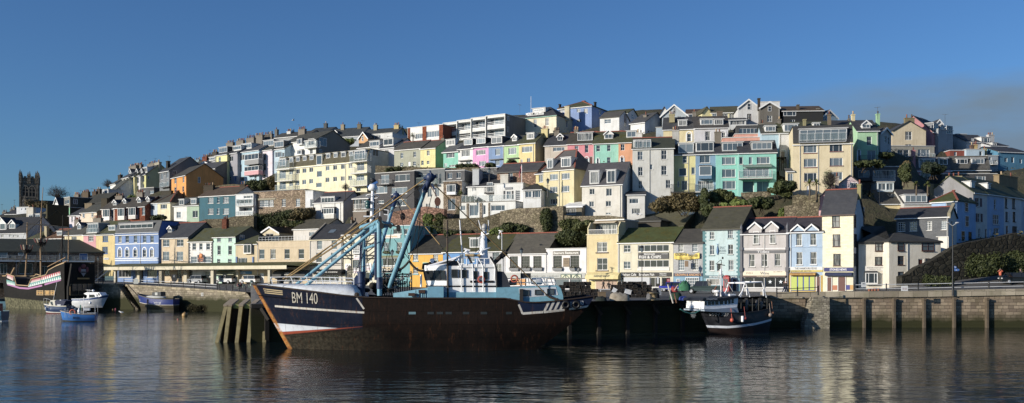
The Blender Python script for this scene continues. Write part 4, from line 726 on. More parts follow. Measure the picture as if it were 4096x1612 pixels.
H('lilac pink gable with white window above the pink gabled house',22,470,900,270,380,194,'#dcc3c8','x',103,yaw=14,dep=8,rc=DS,barge=None,ov=.1,W=[(540,262,600,330,'c'),(686,230,835,345,'c')],Ch=[(413,115,480,250,1,-1.,'#b8a89c')],group=HG)
# ---- skyline houses, centre
k5=dict(group=HG)
h=H('cream house with letters on its roof and hipped slate roof',7,-62,318,222,400,236,'#f1e8c9','h',138,dep=11,side='#dcd3b6',hipin=4.5,W=[(88,245,120,328,'s'),(207,232,243,312,'s'),(-25,258,5,338,'s')],SW=[(415,240,430,326,'s')],rc=DS,Ch=[(408,115,455,222,0,5.,'#d9cfae')],gut='m',**k5)
u0,z0=h.loc(10,208,.6);u1,z1=h.loc(190,165,.6);lt=lettering(h.o,'MERRY  FISHMAS',u0,z0,u1,z1,.6,'#f4f4f2');g=MB();g.box(u0+.3,.65,h.ze+.1,u1,.75,z0);obj('letter_stand',g,paint('#c9ccc8',.5),h.o)
u0,z0=h.loc(75,182,1.8);u1,z1=h.loc(207,128,1.8);g=MB();g.box(u0,1.8,z0,u1,5,z1);dm=obj('dormer',g,render_wall('#d8dada'),h.o);g=MB();g.box(u0-.15,1.6,z1,u1+.15,5.1,z1+.14);obj('dormer_roof',g,paint('#d0d3d3',.6),dm);window(dm,u0+.5,z0+.2,u1-.4,z1-.15,'q~',1.72,.02,False,merged=True)
g=MB();g.tube([(u0-.5,2,z0),(u0-.5,2,z1+3.2)],.05,6);obj('flagpole',g,paint('#e6e8e8',.4),h.o)
H('periwinkle blue house with hipped mossy roof on the skyline',7,340,676,126,370,246,'#86a5dc','h',74,dep=10,side='#86a5dc',hipin=5.,W=[(350,140,410,178,'t'),(525,138,562,175,'c'),(597,135,637,190,'c'),(525,245,570,280,'c')],SW=[(750,155,770,195,'c')],rc=MG,ridge=TC,Ch=[(348,93,360,120,0,1.,'#3a3a3a'),(705,70,718,120,0,3.,'#3a3a3a')],gut='w',**k5)
H('white shed roofed cottage with tall gable window',7,760,955,228,372,228,'#eceeee','g',178,dep=7,yaw=26,W=[(807,242,873,290,'4')],SW=[(1000,195,1030,310,'f')],rc=('#55534e',.2),gut=None,**k5)
H('white gabled house under a long mossy roof on the skyline',7,795,1035,195,300,246,'#e3e6e2','g',158,dep=9,yaw=26,side='#e3e6e4',SW=[(1078,200,1098,240,'s')],rc=MG,**k5)
H('white cottage with grey slate roof and dark garden railings',7,1070,1215,283,400,226,'#e9ebec','g',205,dep=10,yaw=40,side='#c9d2dc',rc=('#4e4e50',.1),Ch=[(1208,205,1240,265,1,3.,'#8a8276')],**k5)
H('flat roofed blue shed with railing left of the pale yellow villa',7,1328,1405,330,390,222,'#b3c6d6','f',dep=4,yaw=10,**k5)
AG='stepped white balcony apartments'
for i,(x0,x1,t)in enumerate(((440,579,280),(580,722,255),(723,871,230),(872,1066,204))):
 m_=(t+(440 if i<2 else 405))/2;b=(412,408,398,388)[i];W_=[(x0+8,t+14,x1-8,t+(105,110,112,110)[i],'qR~'),(x0+8,t+(125,128,130,130)[i],x1-8,b+40,'qR~')]
 fl=(x0+x1)/2
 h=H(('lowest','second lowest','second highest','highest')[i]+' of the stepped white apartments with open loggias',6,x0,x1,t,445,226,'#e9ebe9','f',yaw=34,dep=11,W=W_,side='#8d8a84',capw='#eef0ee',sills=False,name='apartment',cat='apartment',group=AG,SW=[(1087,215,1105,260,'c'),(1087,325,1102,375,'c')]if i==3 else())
 for wd in W_:
  p=h.loc(wd[0],wd[3],0);q=h.loc(wd[2],wd[1],0);g=MB();hh=.95
  for j in range(2):g.box(p[0],.05,p[1]+.35+j*.4,q[0],.1,p[1]+.42+j*.4)
  g.box(p[0],.04,p[1],q[0],.14,p[1]+.12);obj('railing',g,paint('#e9ebea',.4),h.o)
 g=MB();g.tube([(h.a0+.1,-.15,-1),(h.a0+.1,-.15,h.ze)],.07,6);obj('column',g,paint('#c9ccce',.4),h.o)
h=H('white modern house with brick piers and long windows on the skyline',6,76,437,318,470,222,'#f0f1ef','f',yaw=32,dep=9,side='#8a4a35',W=[(268,358,397,435,'5~'),(160,388,230,448,'q~')],capw='#eceeec',**k5)
for x0,x1 in((80,103),(229,268),(398,436)):
 a_=h.loc(x0,330)[0];b_=h.loc(x1,330)[0];g=MB();g.box(a_,-.08,-2,b_,-.004,h.ze-.02);obj('brick_pier',g,stone('#a5532f',.35),h.o)
 # ---- between the flats and the K6 terrace (K5)
H('pale grey house with white box dormer above the cream flats',5,1060,1208,358,560,212,'#d6d6da','g',285,dep=10,yaw=33,W=[(1118,378,1152,452,'s'),(1118,478,1150,545,'s')],D=[(1100,258,1200,340,'f','c')],rc=DS,**k5)
H('white house with glazed box dormer below the peach gable',5,840,1060,350,480,218,'#dcdcd8','g',283,dep=9,yaw=33,D=[(960,285,1062,350,'f','t~')],rc=('#4c4a44',.3),**k5)
H('peach orange gable with white bargeboards on the skyline',5,850,942,262,340,232,'#f2b877','x',200,yaw=25,dep=8,W=[(880,240,898,290,'s')],rc=('#4c4a44',.3),**k5)
H('white loft house with large blue window right of the peach gable',5,978,1190,215,320,236,'#e2e4e4','f',yaw=28,dep=8,W=[(985,225,1070,280,'t'),(1140,235,1190,250,'c')],**k5)
for(lab,x0,x1,e,r,A_,ch)in(('long dark slate roofed terrace on the skyline, left part',330,530,205,163,246,[(500,110,530,180,1,4.,'#5a6066')]),('long slate roofed terrace with white dormer on the skyline, middle part',530,870,245,167,246,[(673,122,705,172,1,4.,'#a8987a'),(840,118,875,180,2,4.,'#7f7660')]),('long green tiled roof terrace on the skyline, right part',870,1210,240,172,246,[(1005,126,1038,178,2,4.,'#b8ae8a'),(1212,128,1258,250,4,4.,'#d9c27c'),(1270,158,1302,220,2,5.,'#cfbb82')])):
 H(lab,5,x0,x1,e,e+90,A_,'#b9c2cc','g',r,dep=9,yaw=22,W=[(x0+30,e+8,x0+90,e+38,'t')],D=[(595,182,632,240,'g','s')]if x0==530 else(),Ch=ch,rc=('#3e4448',.35 if x0>330 else.05),**k5)
H('low white chimneyed roof left of the long dark terrace',5,-20,330,245,330,240,'#a9adb0','g',208,dep=8,yaw=28,Ch=[(5,172,30,215,1,3.,'#7a7a78'),(128,192,165,240,5,3.,'#e3e3df'),(175,195,195,225,2,4.,'#8a8a88')],rc=('#4a4a46',.4),**k5)
# ---- K5/K6/K12 middle
h=H('black slate hung flats with white windows behind the gantry',5,1015,1412,607,975,184,'#3d3c3f','f',yaw=30,dep=9,wm=slate('#48474b',0.),W=[(1070,628,1156,727,'f~'),(1213,620,1368,702,'t'),(1020,743,1138,822,'t~'),(1178,753,1340,832,'t~'),(1178,875,1332,952,'t'),(1043,888,1105,924,'c')],B=[(1050,680,1160,730,'r',1.,'#4a4a4c','#7f8488')],**k5)
h=H('grey slate and white house with trellis balcony left of the stone house',6,148,455,757,1240,186,'#dedbd2','f',yaw=24,dep=9,W=[(170,798,327,898,'t'),(362,793,420,905,'f'),(280,940,320,1035,'f'),(355,935,395,1030,'f'),(263,1010+90,310,1195,'f'),(360,1010+85,397,1185,'f')],B=[(118,845,357,908,'r',1.1,'#3c4a48','#7fa09c')],**k5)
g=MB();z0=h.loc(300,905)[1];g.box(h.a0-.02,-.05,z0,h.a1+.02,-.003,h.ze);
x0,za=h.loc(170,898);x1,zc=h.loc(327,798);g=MB();mm=slate('#6b7276',0.)
y0,zb2=h.loc(362,905);y1,zd=h.loc(420,793)
g.box(h.a0-.02,-.05,zc,h.a1+.02,-.003,h.ze-.01);g.box(h.a0-.02,-.05,z0,x0,-.003,zc);g.box(x1,-.05,z0,y0,-.003,zc);g.box(y1,-.05,z0,h.a1+.02,-.003,zc);obj('slate_cladding',g,mm,h.o)
h=H('rubble stone house with dark slate upper storey and white oriel',6,440,628,875,1240,186,'#9d8b78','f',yaw=20,dep=9,wm=stone('#a08c78',.8),side='#e9e9e6',W=[(485,1050,560,1165,'c')],Bay=[(472,905,562,1012,'t',.8,'#eef0f0',.22)],**k5)
h=H('slate hung loft storey with two white windows on the stone house',6,455,655,768,876,187,'#55565a','f',yaw=20,dep=8,wm=slate('#5c5d61',0.),W=[(483,788,528,850,'c'),(573,783,617,845,'c')],drop=.1,capw='#e6e6e4',**k5)
h=H('white villa wing with dark slate roof and iron balcony',12,940,1232,112,330,188,'#eef0ee','g',42,yaw=22,dep=8,W=[(985,117,1027,163,'9'),(1137,75,1197,172,'9!'),(1157,195,1197,272,'9'),(985,200,1030,240,'9')],B=[(1105,125,1207,186,'r',1.,'#3a3a3c')],rc=('#3a3b40',.05),Ch=[(1290,35,1385,80,0,3.,'#8f969c')],sills=False,**k5)
h=H('white villa main block with black shutters and roof parapet',12,1210,1502,87,370,186,'#f1f2f0','f',yaw=18,dep=8,W=[(1335,163,1378,245,'f'),(1425,155,1473,258,'L'),(1385,305,1410,355,'s')],sills=False,**k5)
sign(h,1316,122,1392,147,'#8d9094');
for x in(1302,1385):
 p,q=h.loc(x,243,-.05),h.loc(x+18,160,-.05);g=MB();g.box(p[0],-.05,p[1],q[0],-.004,q[1]);obj('shutter',g,paint('#2f3238',.6),h.o)
h=H('white garden room with french windows and glass railed deck',12,860,1425,274,425,181,'#eceeea','f',yaw=20,dep=7,W=[(868,310,915,360,'c'),(962,302,1045,415,'f'),(1098,305,1122,400,'p'),(1178,303,1318,365,'t~')],sills=False,drop=.6,capw='#8a867c',**k5)
g=MB();P=np.linspace(h.a0+.3,h.a1-.3,13)
for x in P:g.box(x-.03,.1,h.ze,x+.03,.16,h.ze+1.35)
g.box(h.a0+.3,.1,h.ze+1.35,h.a1-.3,.16,h.ze+1.4);obj('railing',g,paint('#e6e8e8',.4),h.o);g=MB();g.box(h.a0+.3,.12,h.ze+.2,h.a1-.3,.135,h.ze+1.3);obj('balustrade_glass',g,clear(),h.o)
for x0,x1 in((930,952),(1062,1090),(1150,1165)):
 a_,b_=h.loc(x0,300)[0],h.loc(x1,300)[0];g=MB();g.box(a_,-.12,-1,b_,-.004,h.ze-.15);obj('stone_pier',g,stone('#a89a86',.5),h.o)
h=H('white cottage with hipped porch roof right of the villa',6,1250,1430,958,1090,184,'#eceeee','h',905,yaw=15,dep=7,W=[(1270,975,1335,1040,'c'),(1345,970,1425,1040,'t')],rc=('#3d3c38',.4),Ch=[],**k5)
h=H('stone outbuilding with long slate roof and red ridge',6,985,1395,775,905,192,'#96796a','g',700,yaw=24,dep=7,wm=stone('#a5826e',.7),W=[(1098,783,1143,858,'c')],Ch=[(1025,805,1105,870,0,-1.2,'#d5d2c8')],rc=('#4b4a4c',.1),ridge=TC,gut='k',**k5)
H('small grey block house with skull flag on its wall',6,818,985,742,860,193,'#84878a','f',yaw=15,dep=6,wm=stone('#8f9094',.6),W=[(838,765,885,793,'p')],**k5)
H('white flat topped stair tower between slate loft and grey block house',6,735,800,755,880,188,'#cfd4d8','f',yaw=10,dep=4,**k5)
# ---- yellow and white three storey pair
h=H('yellow house with slate hipped mansard, two dormers and lamp in front',7,187,497,755,1200,188,'#e6d9a6','h',575,yaw=34,dep=9,hipin=2.0,side='#cfc38e',W=[(252,798,333,865,'t~'),(370,788,453,857,'t~'),(252,927,330,992,'t'),(370,917,450,985,'t~'),(255,1050,330,1110,'t')],D=[(223,650,285,752,'f','c'),(365,630,467,738,'f','t')],rc=('#5c5857',.1),ridge='#a8553a',dpipe=(347,),**k5)
H('yellow side wing with small window left of the yellow mansard house',7,110,187,800,1150,189,'#ead88e','s',770,yaw=30,dep=5,W=[(140,810,187,885,'t')],rc=DS,**k5)
h=H('weathered white house with steep slate roof and two french dormers',7,578,985,905,1215,186,'#e3dfd4','g',697,yaw=26,dep=8,side='#d9dee2',W=[(655,948,706,1010,'c'),(824,945,880,1025,'f'),(652,1076,698,1135,'c'),(820,1072,872,1130,'c'),(820,1192,870,1212,'c')],D=[(655,768,752,905,'f','f'),(828,758,922,895,'f','f')],rc=('#4b4a50',.0),dpipe=(965,),**k5)
# ---- K11 white house, stone hall, conservatory
h=H('white house with slate roof, wide dormer and bow window',11,650,945,148,330,190,'#efeee8','g',58,yaw=28,dep=8,side='#dfe4ea',W=[],D=[(720,93,860,162,'f','q')],Bay=[(722,205,850,275,'5',1.0,'#eceee8',.05)],rc=('#44464d',.0),ridge=TC,dpipe=(720,860,918),**k5)
g=MB();u0,z0=h.loc(722,322,-1.);u1,z1=h.loc(850,278,-1.);g.box(u0,-1.,z0-1,u1,-.003,z1+.2);obj('bay_base',g,render_wall('#e9e8e0'),h.o)
H('brown timber conservatory with glass roof right of the white house',11,1045,1200,112,250,190,'#7a6a56','s',72,yaw=26,dep=5,W=[(1050,118,1118,215,'t*'),(1122,118,1195,215,'t*')],rc=('#8a8a86',0.),B=[(1050,170,1190,247,'r',1.,'#8a8274','#d8d8d2')],sills=False,**k5)
H('grey rendered basement wall under the brown conservatory',11,1048,1180,246,360,187,'#8d7f72','f',yaw=26,dep=6,**k5)
h=H('rubble stone hall with white Georgian windows and flat roof',11,40,562,33,330,192,'#9a8672','f',yaw=26,dep=9,wm=stone('#a8927a',.75),W=[(95,122,188,197,'v'),(190,122,240,195,'L'),(322,115,363,192,'g'),(465,113,508,191,'g')],bands=[(103,120,'#8f8668',70,262,.14)],capw='#7f8388',**k5)
H('narrow whitewashed house joined to the stone hall',11,562,640,35,240,192,'#e6e8ec','f',yaw=26,dep=8,W=[(612,118,650,195,'f')],**k5)
# ---- low buildings behind the front row
H('low white house with patched slate roof behind the beige flat roof',11,440,740,418,540,181,'#e3ddd4','g',330,yaw=30,dep=9,W=[(600,450,652,495,'f')],rc=('#514d40',.6),Ch=[(1030,330,1042,380,1)],sills=False,**k5)
H('small cream gabled house with brown roof behind the beige flat roof',11,108,298,462,560,182,'#e6d8b4','x',400,yaw=30,dep=9,side='#cfc6ae',W=[(160,466,236,515,'c*')],rc=('#4a4238',.4),sills=False,**k5)
H('sunlit glass lean-to with white sloping roof on the stone wall',13,645,830,70,158,183,'#8d8470','s',30,yaw=20,dep=5,W=[(650,85,770,148,'c')],rc=('#e6e8e8',0.),sills=False,**k5)
h=H('dark slate roofed outhouse behind the fudge shop',14,60,360,215,330,182,'#5a554c','h',165,yaw=30,dep=8,hipin=3,rc=('#42423c',.3),gut='k',sills=False,**k5)
h=H('long mossy roof with red ridge behind the fish and chip restaurant',14,130,590,268,400,186,'#4a4238','g',112,yaw=30,dep=13,rc=('#57543c',.75),ridge=TC,gut='k',sills=False,**k5)
g=MB();sl=h.slope
for q in(0,1.5):g.add([(2.2+q,4.0,h.ze+4.0*sl+.22),(3.2+q,4.0,h.ze+4.0*sl+.22),(3.2+q,5.2,h.ze+5.2*sl+.22),(2.2+q,5.2,h.ze+5.2*sl+.22)],[[0,1,2,3]])
obj('skylight',g,glass(1),h.roof)
# ==== left end of the hill
OL='narrow painted terrace climbing the left skyline'
H('stained white terrace house, lowest of the narrow climbing row',1,1240,1310,280,480,218,'#e3dfd0','g',225,yaw=50,W=[(1252,290,1266,345,'s'),(1284,285,1300,345,'s'),(1283,370,1298,430,'s')],D=[(1312,190,1332,240,'g','s')],Ch=[(1317,170,1390,208,7)],rc=DS,group=OL)
H('pale yellow terrace house in the narrow climbing row',1,1311,1362,270,480,218,'#f0e59a','g',215,yaw=50,W=[(1337,278,1353,337,'s'),(1335,362,1351,425,'s')],D=[(1382,188,1400,235,'g','s')],Ch=[(1397,155,1442,198,5)],rc=DS,group=OL)
H('light grey terrace house in the narrow climbing row',1,1363,1422,262,480,218,'#d9d9dc','g',205,yaw=50,W=[(1392,275,1408,337,'s'),(1390,360,1406,425,'s')],D=[(1430,188,1448,235,'g','s')],rc=DS,group=OL)
H('olive yellow terrace house with broad gable, top of the narrow row',1,1423,1480,252,490,218,'#d6d488','g',185,yaw=50,side='#d6cf92',W=[(1447,265,1463,325,'s'),(1445,345,1461,385,'s')],D=[(1450,172,1492,235,'f','c')],SW=[(1498,265,1515,292,'s')],Ch=[(1505,145,1570,185,5),(1575,132,1625,185,3,4.,'#b0a890')],rc=DS,group=OL)
H('slate clad flat roofed extension below the olive terrace house',1,1420,1560,385,480,212,'#5d6066','f',yaw=30,dep=6,W=[(1435,412,1475,475,'c'),(1515,410,1560,445,'c')],**k5)
h=H('dark grey modern house with blue balconies and sharp gable',3,98,196,597,760,206,'#858a90','g',500,yaw=44,dep=12,W=[(108,612,131,682,'c~'),(140,600,156,640,'c~'),(163,597,186,667,'c~'),(108,698,131,752,'c~'),(160,688,186,747,'c~')],B=[(95,715,192,752,'g',1.0,'#6a6d72')],Ch=[(175,492,193,555,0,1.5,'#3a3a3c')],SW=[(232,592,268,625,'c')],rc=('#3d4046',0.),**k5)
h=H('vivid orange house with plain gable on the left slope',3,218,366,650,855,200,'#f7a030','g',585,yaw=50,dep=10,W=[(246,662,266,722,'s'),(330,650,348,712,'s'),(246,755,266,810,'s'),(327,745,345,805,'s')],SW=[(486,655,510,715,'s')],rc=('#46443e',.5),Ch=[(265,575,312,640,1)],dpipe=(272,),**k5)
H('slate boarded cottage with white base beside the pale yellow terrace house',3,366,664,582,700,210,'#6f6a65','g',525,yaw=36,dep=8,wm=slate('#77726d',0.),W=[(485,590,514,624,'s'),(537,583,566,616,'c'),(590,575,618,611,'c'),(643,567,661,604,'c')],rc=('#46484e',.0),bands=[(655,720,'#eee6c8')],**k5)
H('blue gabled loft behind the slate boarded cottage',3,465,650,552,620,216,'#5d86a8','x',500,yaw=34,dep=7,W=[(513,540,535,570,'c')],rc=('#46484e',.0),**k5)
H('small white dormered house with slate roof below the painted terrace',3,560,665,500,560,224,'#e6e6e2','g',450,yaw=36,dep=8,D=[(600,450,660,490,'f','t')],Ch=[(540,450,585,495,4,4.,'#8a4a35'),(640,402,685,450,4,5.,'#55504a'),(590,430,636,470,3,5.,'#55504a')],rc=DS,**k5)
H('low slate roofed houses with many chimneys left of the dark gable',3,410,560,540,600,226,'#d9d6c6','g',490,yaw=36,dep=8,Ch=[(465,480,508,530,3,4.,'#8aa2b0'),(430,490,450,525,2,4.,'#8a6a50')],rc=MS,**k5)
H('pale blue half of a pair with brown window frames, left of cream house',1,1470,1596,540,722,192,'#c9d9ea','g',470,yaw=30,dep=9,W=[(1517,560,1567,606,'t'),(1517,655,1566,690,'t')],rc=('#4c4a40',.35),Ch=[(1648,415,1745,495,0,5.,'#4a463c')],**k5)
H('cream half of a pair with hipped slate roof and red hip tiles',1,1597,1726,532,715,192,'#f3e9be','h',425,yaw=30,dep=9,hipin=2.8,side='#ddd4b4',W=[(1628,547,1692,598,'t'),(1620,650,1665,690,'t')],rc=('#4c4a40',.35),ridge=TC,**k5)
BT='bay fronted terrace with pointed dormers'
H('cream bay fronted terrace house with pointed dormer',1,1030,1160,595,722,190,'#ead6c8','g',505,yaw=30,W=[(1120,615,1150,690,'s')],Bay=[(1040,598,1108,715,'t',.9,'#efe8e0',.3)],D=[(1145,505,1182,562,'g','s')],Ch=[(1038,490,1095,560,0,4.,'#4a4438')],rc=MB_,group=BT)
H('red brick bay fronted terrace house left of its twin',1,1161,1270,585,725,190,'#a5583c','g',495,yaw=30,wm=stone('#a5583c',.3),Bay=[(1192,588,1258,710,'t',.9,'#e3ddd2',.3)],D=[(1250,493,1280,545,'g','s')],Ch=[(1180,465,1250,510,6)],rc=MB_,group=BT)
H('red brick bay fronted terrace house with dark windows at the right',1,1271,1470,575,725,190,'#a5583c','g',485,yaw=30,wm=stone('#a5583c',.3),W=[(1440,580,1470,660,'s')],Bay=[(1300,580,1372,700,'t',.9,'#cfcac2',.3)],D=[(1393,478,1427,537,'g','s'),(1487,472,1518,528,'g','s')],Ch=[(1395,430,1455,490,6)],rc=MB_,group=BT)
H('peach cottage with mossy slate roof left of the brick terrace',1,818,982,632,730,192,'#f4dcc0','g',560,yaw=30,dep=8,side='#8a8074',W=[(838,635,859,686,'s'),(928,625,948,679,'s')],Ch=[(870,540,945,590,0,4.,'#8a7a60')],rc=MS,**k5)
H('white and lilac cottage left of the peach cottage',1,702,817,662,790,192,'#ece4ea','g',600,yaw=30,dep=8,W=[(724,675,738,730,'s'),(755,668,768,712,'s')],rc=DS,**k5)
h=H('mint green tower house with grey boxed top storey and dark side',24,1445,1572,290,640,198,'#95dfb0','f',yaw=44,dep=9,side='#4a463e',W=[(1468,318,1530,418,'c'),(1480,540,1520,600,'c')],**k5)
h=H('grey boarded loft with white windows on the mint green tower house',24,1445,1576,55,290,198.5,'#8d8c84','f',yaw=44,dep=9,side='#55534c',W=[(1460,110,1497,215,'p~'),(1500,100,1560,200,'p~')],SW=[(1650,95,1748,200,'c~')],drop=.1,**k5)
H('dark slate roof house with big chimney stacks behind the mint tower',24,1600,1960,200,330,204,'#3f3c36','g',40,yaw=30,dep=9,rc=('#33332f',.2),Ch=[(1690,-10,1790,60,5),(1850,-40,1960,50,4,5.,'#4a443a')],gut=None,**k5)
H('white gabled house with dark roof near the bare tree',24,1215,1335,225,420,214,'#eef0ee','x',60,yaw=40,dep=10,side='#d5dae0',W=[(1262,105,1280,180,'s')],rc=('#33353a',0.),**k5)
H('white rendered box house below the church tower',24,372,650,275,520,220,'#dfe4ea','f',yaw=16,dep=8,W=[(480,300,500,340,'s'),(560,290,600,340,'c')],**k5)
H('low dark slate roof house at the foot of the church tower',24,120,372,430,520,222,'#aab4bc','g',340,yaw=10,dep=8,Ch=[(240,320,280,360,1),(300,280,345,340,2)],rc=DS,**k5)
H('distant slate roofed house at the left edge of the hill',24,-60,130,500,560,224,'#a9aeb0','g',410,yaw=10,dep=8,Ch=[(65,375,150,420,3)],rc=DS,**k5)
h=H('white gabled inn with dark roof and white dormers at the left edge',24,-120,590,855,1120,178,'#c9ced4','g',520,yaw=22,dep=11,W=[(15,890,85,960,'9'),(200,890,268,945,'9'),(290,900,375,945,'9'),(388,905,425,945,'s')],D=[(205,560,345,762,'g','c'),(-100,500,140,790,'g','c')],rc=('#33353a',.1),**k5)
h=H('white house with mossy roof, two dormers and one huge chimney wall',24,560,850,690,1000,186,'#efe9dc','g',400,yaw=36,dep=11,side='#b9c0b4',W=[(660,720,700,860,'s'),(770,715,815,850,'s')],D=[(650,440,752,580,'f','c','#aeb4b8'),(800,425,905,570,'f','c','#aeb4b8')],rc=('#57543c',.7),Ch=[(625,285,780,420,2,3.,'#c9c4b8',.8)],**k5)
g=MB();g.box(h.a1-.6,2.6,h.ze,h.a1+.1,8.8,h.zr+1.6);obj('chimney_wall',g,render_wall('#4f4a34'),h.roof)
h=H('low mossy roofed cottage with white dormer behind the galleon masts',24,1000,1440,975,1100,180,'#e3ddc8','g',790,yaw=30,dep=9,D=[(1282,815,1410,915,'f','q')],Ch=[(1025,700,1080,880,0,.8,'#b9ac86'),(1440,760,1490,830,0,5.,'#6a5a44')],rc=('#6a4a30',.55),ridge=TC,**k5)
H('green mossy hipped roof lean-to behind the galleon masts',24,640,915,980,1080,179,'#c9c4b4','h',770,yaw=30,dep=8,hipin=3.5,rc=MG,**k5)
H('white half of a small pair with dormer, left of the sage half',3,243,373,945,1110,190,'#f4f4ef','g',870,yaw=28,dep=8,W=[(270,1005,312,1070,'4')],D=[(295,880,347,942,'f','c')],rc=MS,**k5)
H('sage green half of a small pair with dormer',3,374,498,940,1105,190,'#b0ccb0','g',865,yaw=28,dep=8,W=[(432,993,484,1066,'c')],D=[(413,873,472,932,'f','c')],rc=MS,**k5)
h=H('dark teal house with white paned windows and rusty mossy roof',3,502,866,842,1085,190,'#3d7486','g',768,yaw=28,dep=8,side='#e3e6ea',W=[(590,862,644,922,'g'),(682,860,707,920,'s'),(742,858,800,919,'g'),(590,974,644,1034,'g'),(680,972,705,1032,'s'),(742,972,800,1032,'g')],rc=('#57483a',.55),ridge=TC,Ch=[(553,740,650,800,5,3.,'#4a4238'),(920,728,972,775,2,4.,'#4a4238')],gut='w',**k5)
h=H('white flats with two railed balconies beside the dark teal house',3,868,1048,830,1085,190,'#e9ecef','f',yaw=26,dep=8,W=[(950,840,1040,872,'t'),(905,955,1035,1002,'q~R'),(880,880,1030,922,'q*R')],B=[(868,878,1045,948,'g',.9),(868,1003,1040,1045,'g',.9)],sills=False,**k5)
H('white gable cottage with mossy roof left of the narrow climbing row',1,1068,1140,445,505,213,'#e3e3dc','g',345,yaw=52,dep=10,side='#e6e6e2',SW=[(1196,390,1226,446,'s')],rc=MS,**k5)
H('white house end with dark flue above the white gable cottage',1,1118,1172,345,460,221,'#eceae2','g',300,yaw=52,dep=9,side='#e6e4dc',Ch=[(1206,255,1232,300,1,5.,'#4a4540')],rc=MS,**k5)
H('pale grey flat roofed house left of the white gable cottage',1,1020,1098,402,510,210,'#c3c8ce','f',yaw=40,dep=7,W=[(1040,420,1060,450,'c')],**k5)
H('dark mossy roofed house with many pots right of the mint tower',1,830,1040,540,600,202,'#4a463c','g',455,yaw=34,dep=9,rc=('#3c3c34',.3),Ch=[(845,425,905,455,5,4.5,'#6a5a48'),(945,420,985,450,3,4.5,'#5a4a3c'),(990,395,1022,455,2,5.,'#5a5048')],gut='k',**k5)
# ==== walls, plants, church, old market, quays
class PL:
 def __init__(s,X,d,yaw):
  s.yaw=yaw;s.o=CAM+V(((X-CX)/F,1,0))*d;s.o.z=0;t=rad(yaw);s.u=V((math.cos(t),-math.sin(t),0));s.n=V((math.sin(t),math.cos(t),0))
 def p(s,k,x,y,off=0.):
  r=ray(k,x,y);t=((s.o-CAM).dot(s.n)+off)/r.dot(s.n);return CAM+r*t
 def loc(s,k,x,y,off=0.):
  q=s.p(k,x,y,off)-s.o;return V((q.dot(s.u),q.dot(s.n),q.z))
 def thing(s,name,label,cat,group=None):
  return thing(name,label,cat,s.o,-rad(s.yaw),group)
def wallpoly(name,label,cat,k,pts,A,yaw,mat,th=.6,d=None,grp=None,smooth=False,cope=None):
 mx=sum(p[0]for p in pts)/len(pts);X=px(k,mx,0)[0];pl=PL(X,d or dA(X,A),yaw);g=MB();P=[pl.loc(k,*p)for p in pts]
 g.prism(P,(0,th,0));o=obj(name,g,mat,None,pl.o,-rad(yaw));tag(o,label,cat,grp);o['pl']=0;del o['pl']
 for i,p in enumerate(pts):
  if i%2==0:q=pl.p(k,*p);
 return o,pl
SW_='old stone retaining walls on the hillside'
ST=stone('#8d8168',.9);SD=stone('#6f6650',.9);SR=stone('#9c7462',.9)
wallpoly('retaining_wall','reddish stone retaining wall above the turquoise restaurant, behind the derricks','wall',12,[(160,380),(230,365),(400,335),(520,318),(700,345),(700,520),(160,560)],180,26,SR,1.2,grp=SW_)
wallpoly('retaining_wall','long ivy patched stone cliff wall under the white villa garden','wall',12,[(690,448),(1100,430),(1250,385),(1400,355),(1530,345),(1530,640),(690,640)],179,22,SD,1.2,grp=SW_)
wallpoly('retaining_wall','tall rough stone cliff wall with buttress behind the white restaurant','wall',13,[(0,115),(160,85),(400,75),(640,60),(640,360),(0,360)],178,26,ST,1.4,grp=SW_)
wallpoly('retaining_wall','stone cliff wall with pale blocks under the weathered white house','wall',13,[(630,155),(760,165),(1030,158),(1130,160),(1250,175),(1250,420),(630,420)],179.5,24,ST,1.2,grp=SW_)
wallpoly('retaining_wall','dark ivy topped stone wall between the teal house and the mint house','wall',4,[(480,225),(560,195),(740,190),(860,165),(1050,160),(1050,330),(480,330)],182,30,SD,1.,grp=SW_)
wallpoly('retaining_wall','stone terrace wall with garden clutter below the painted terrace','wall',3,[(650,752),(720,735),(850,725),(985,740),(985,790),(650,790)],203,36,SD,.8,grp=SW_)
wallpoly('retaining_wall','stone wall below the stone hall windows, beside the big ivy','wall',11,[(380,215),(640,200),(640,330),(380,330)],187,28,ST,.8,grp=SW_)
wallpoly('retaining_wall','long dark stone wall in front of the sage and mint cottages','wall',6,[(-250,715),(0,728),(300,735),(600,738),(800,728),(800,790),(-250,800)],201,30,SD,.8,grp=SW_)
wallpoly('retaining_wall','stone plinth wall under the aqua balcony house','wall',25,[(1410,105),(1800,85),(1830,130),(1550,270),(1420,230)],190,10,ST,1.,grp=SW_)
wallpoly('retaining_wall','ruined stone wall with gaps below the palm garden','wall',25,[(2015,290),(2170,278),(2180,300),(2350,290),(2350,250),(2490,240),(2490,470),(2015,470)],180,12,ST,1.2,grp=SW_)
wallpoly('retaining_wall','overgrown stone garden wall below the cream block','wall',25,[(2130,150),(2200,130),(2330,150),(2500,120),(2500,300),(2130,300)],187,12,stone('#8a7f62',.9),1.,grp=SW_)
wallpoly('retaining_wall','stone wall under the long cream flats next to the white slate house','wall',11,[(820,55),(1000,48),(1230,45),(1230,120),(820,140)],196,32,SD,.8,grp=SW_)
rp=[(457,755),(457,672),(520,655),(600,592),(700,550),(805,490),(880,440),(960,395),(1080,368),(1200,345),(1320,325),(1470,288),(1480,318),(1760,265),(1760,600),(1534,640),(1300,668),(1000,700),(800,735),(600,752)]
o_,RPL=wallpoly('ramp_wall','dark ivy streaked stone wall rising along the road on the right','wall',16,rp,0,-14,stone('#3f3c31',1.5),1.2,d=132)
GPTS+=[tuple(RPL.p(16,x,y-18,1.5)-V((0,0,4.5)))for x,y in((600,600),(805,500),(960,405),(1200,355),(1470,300),(1700,290))]
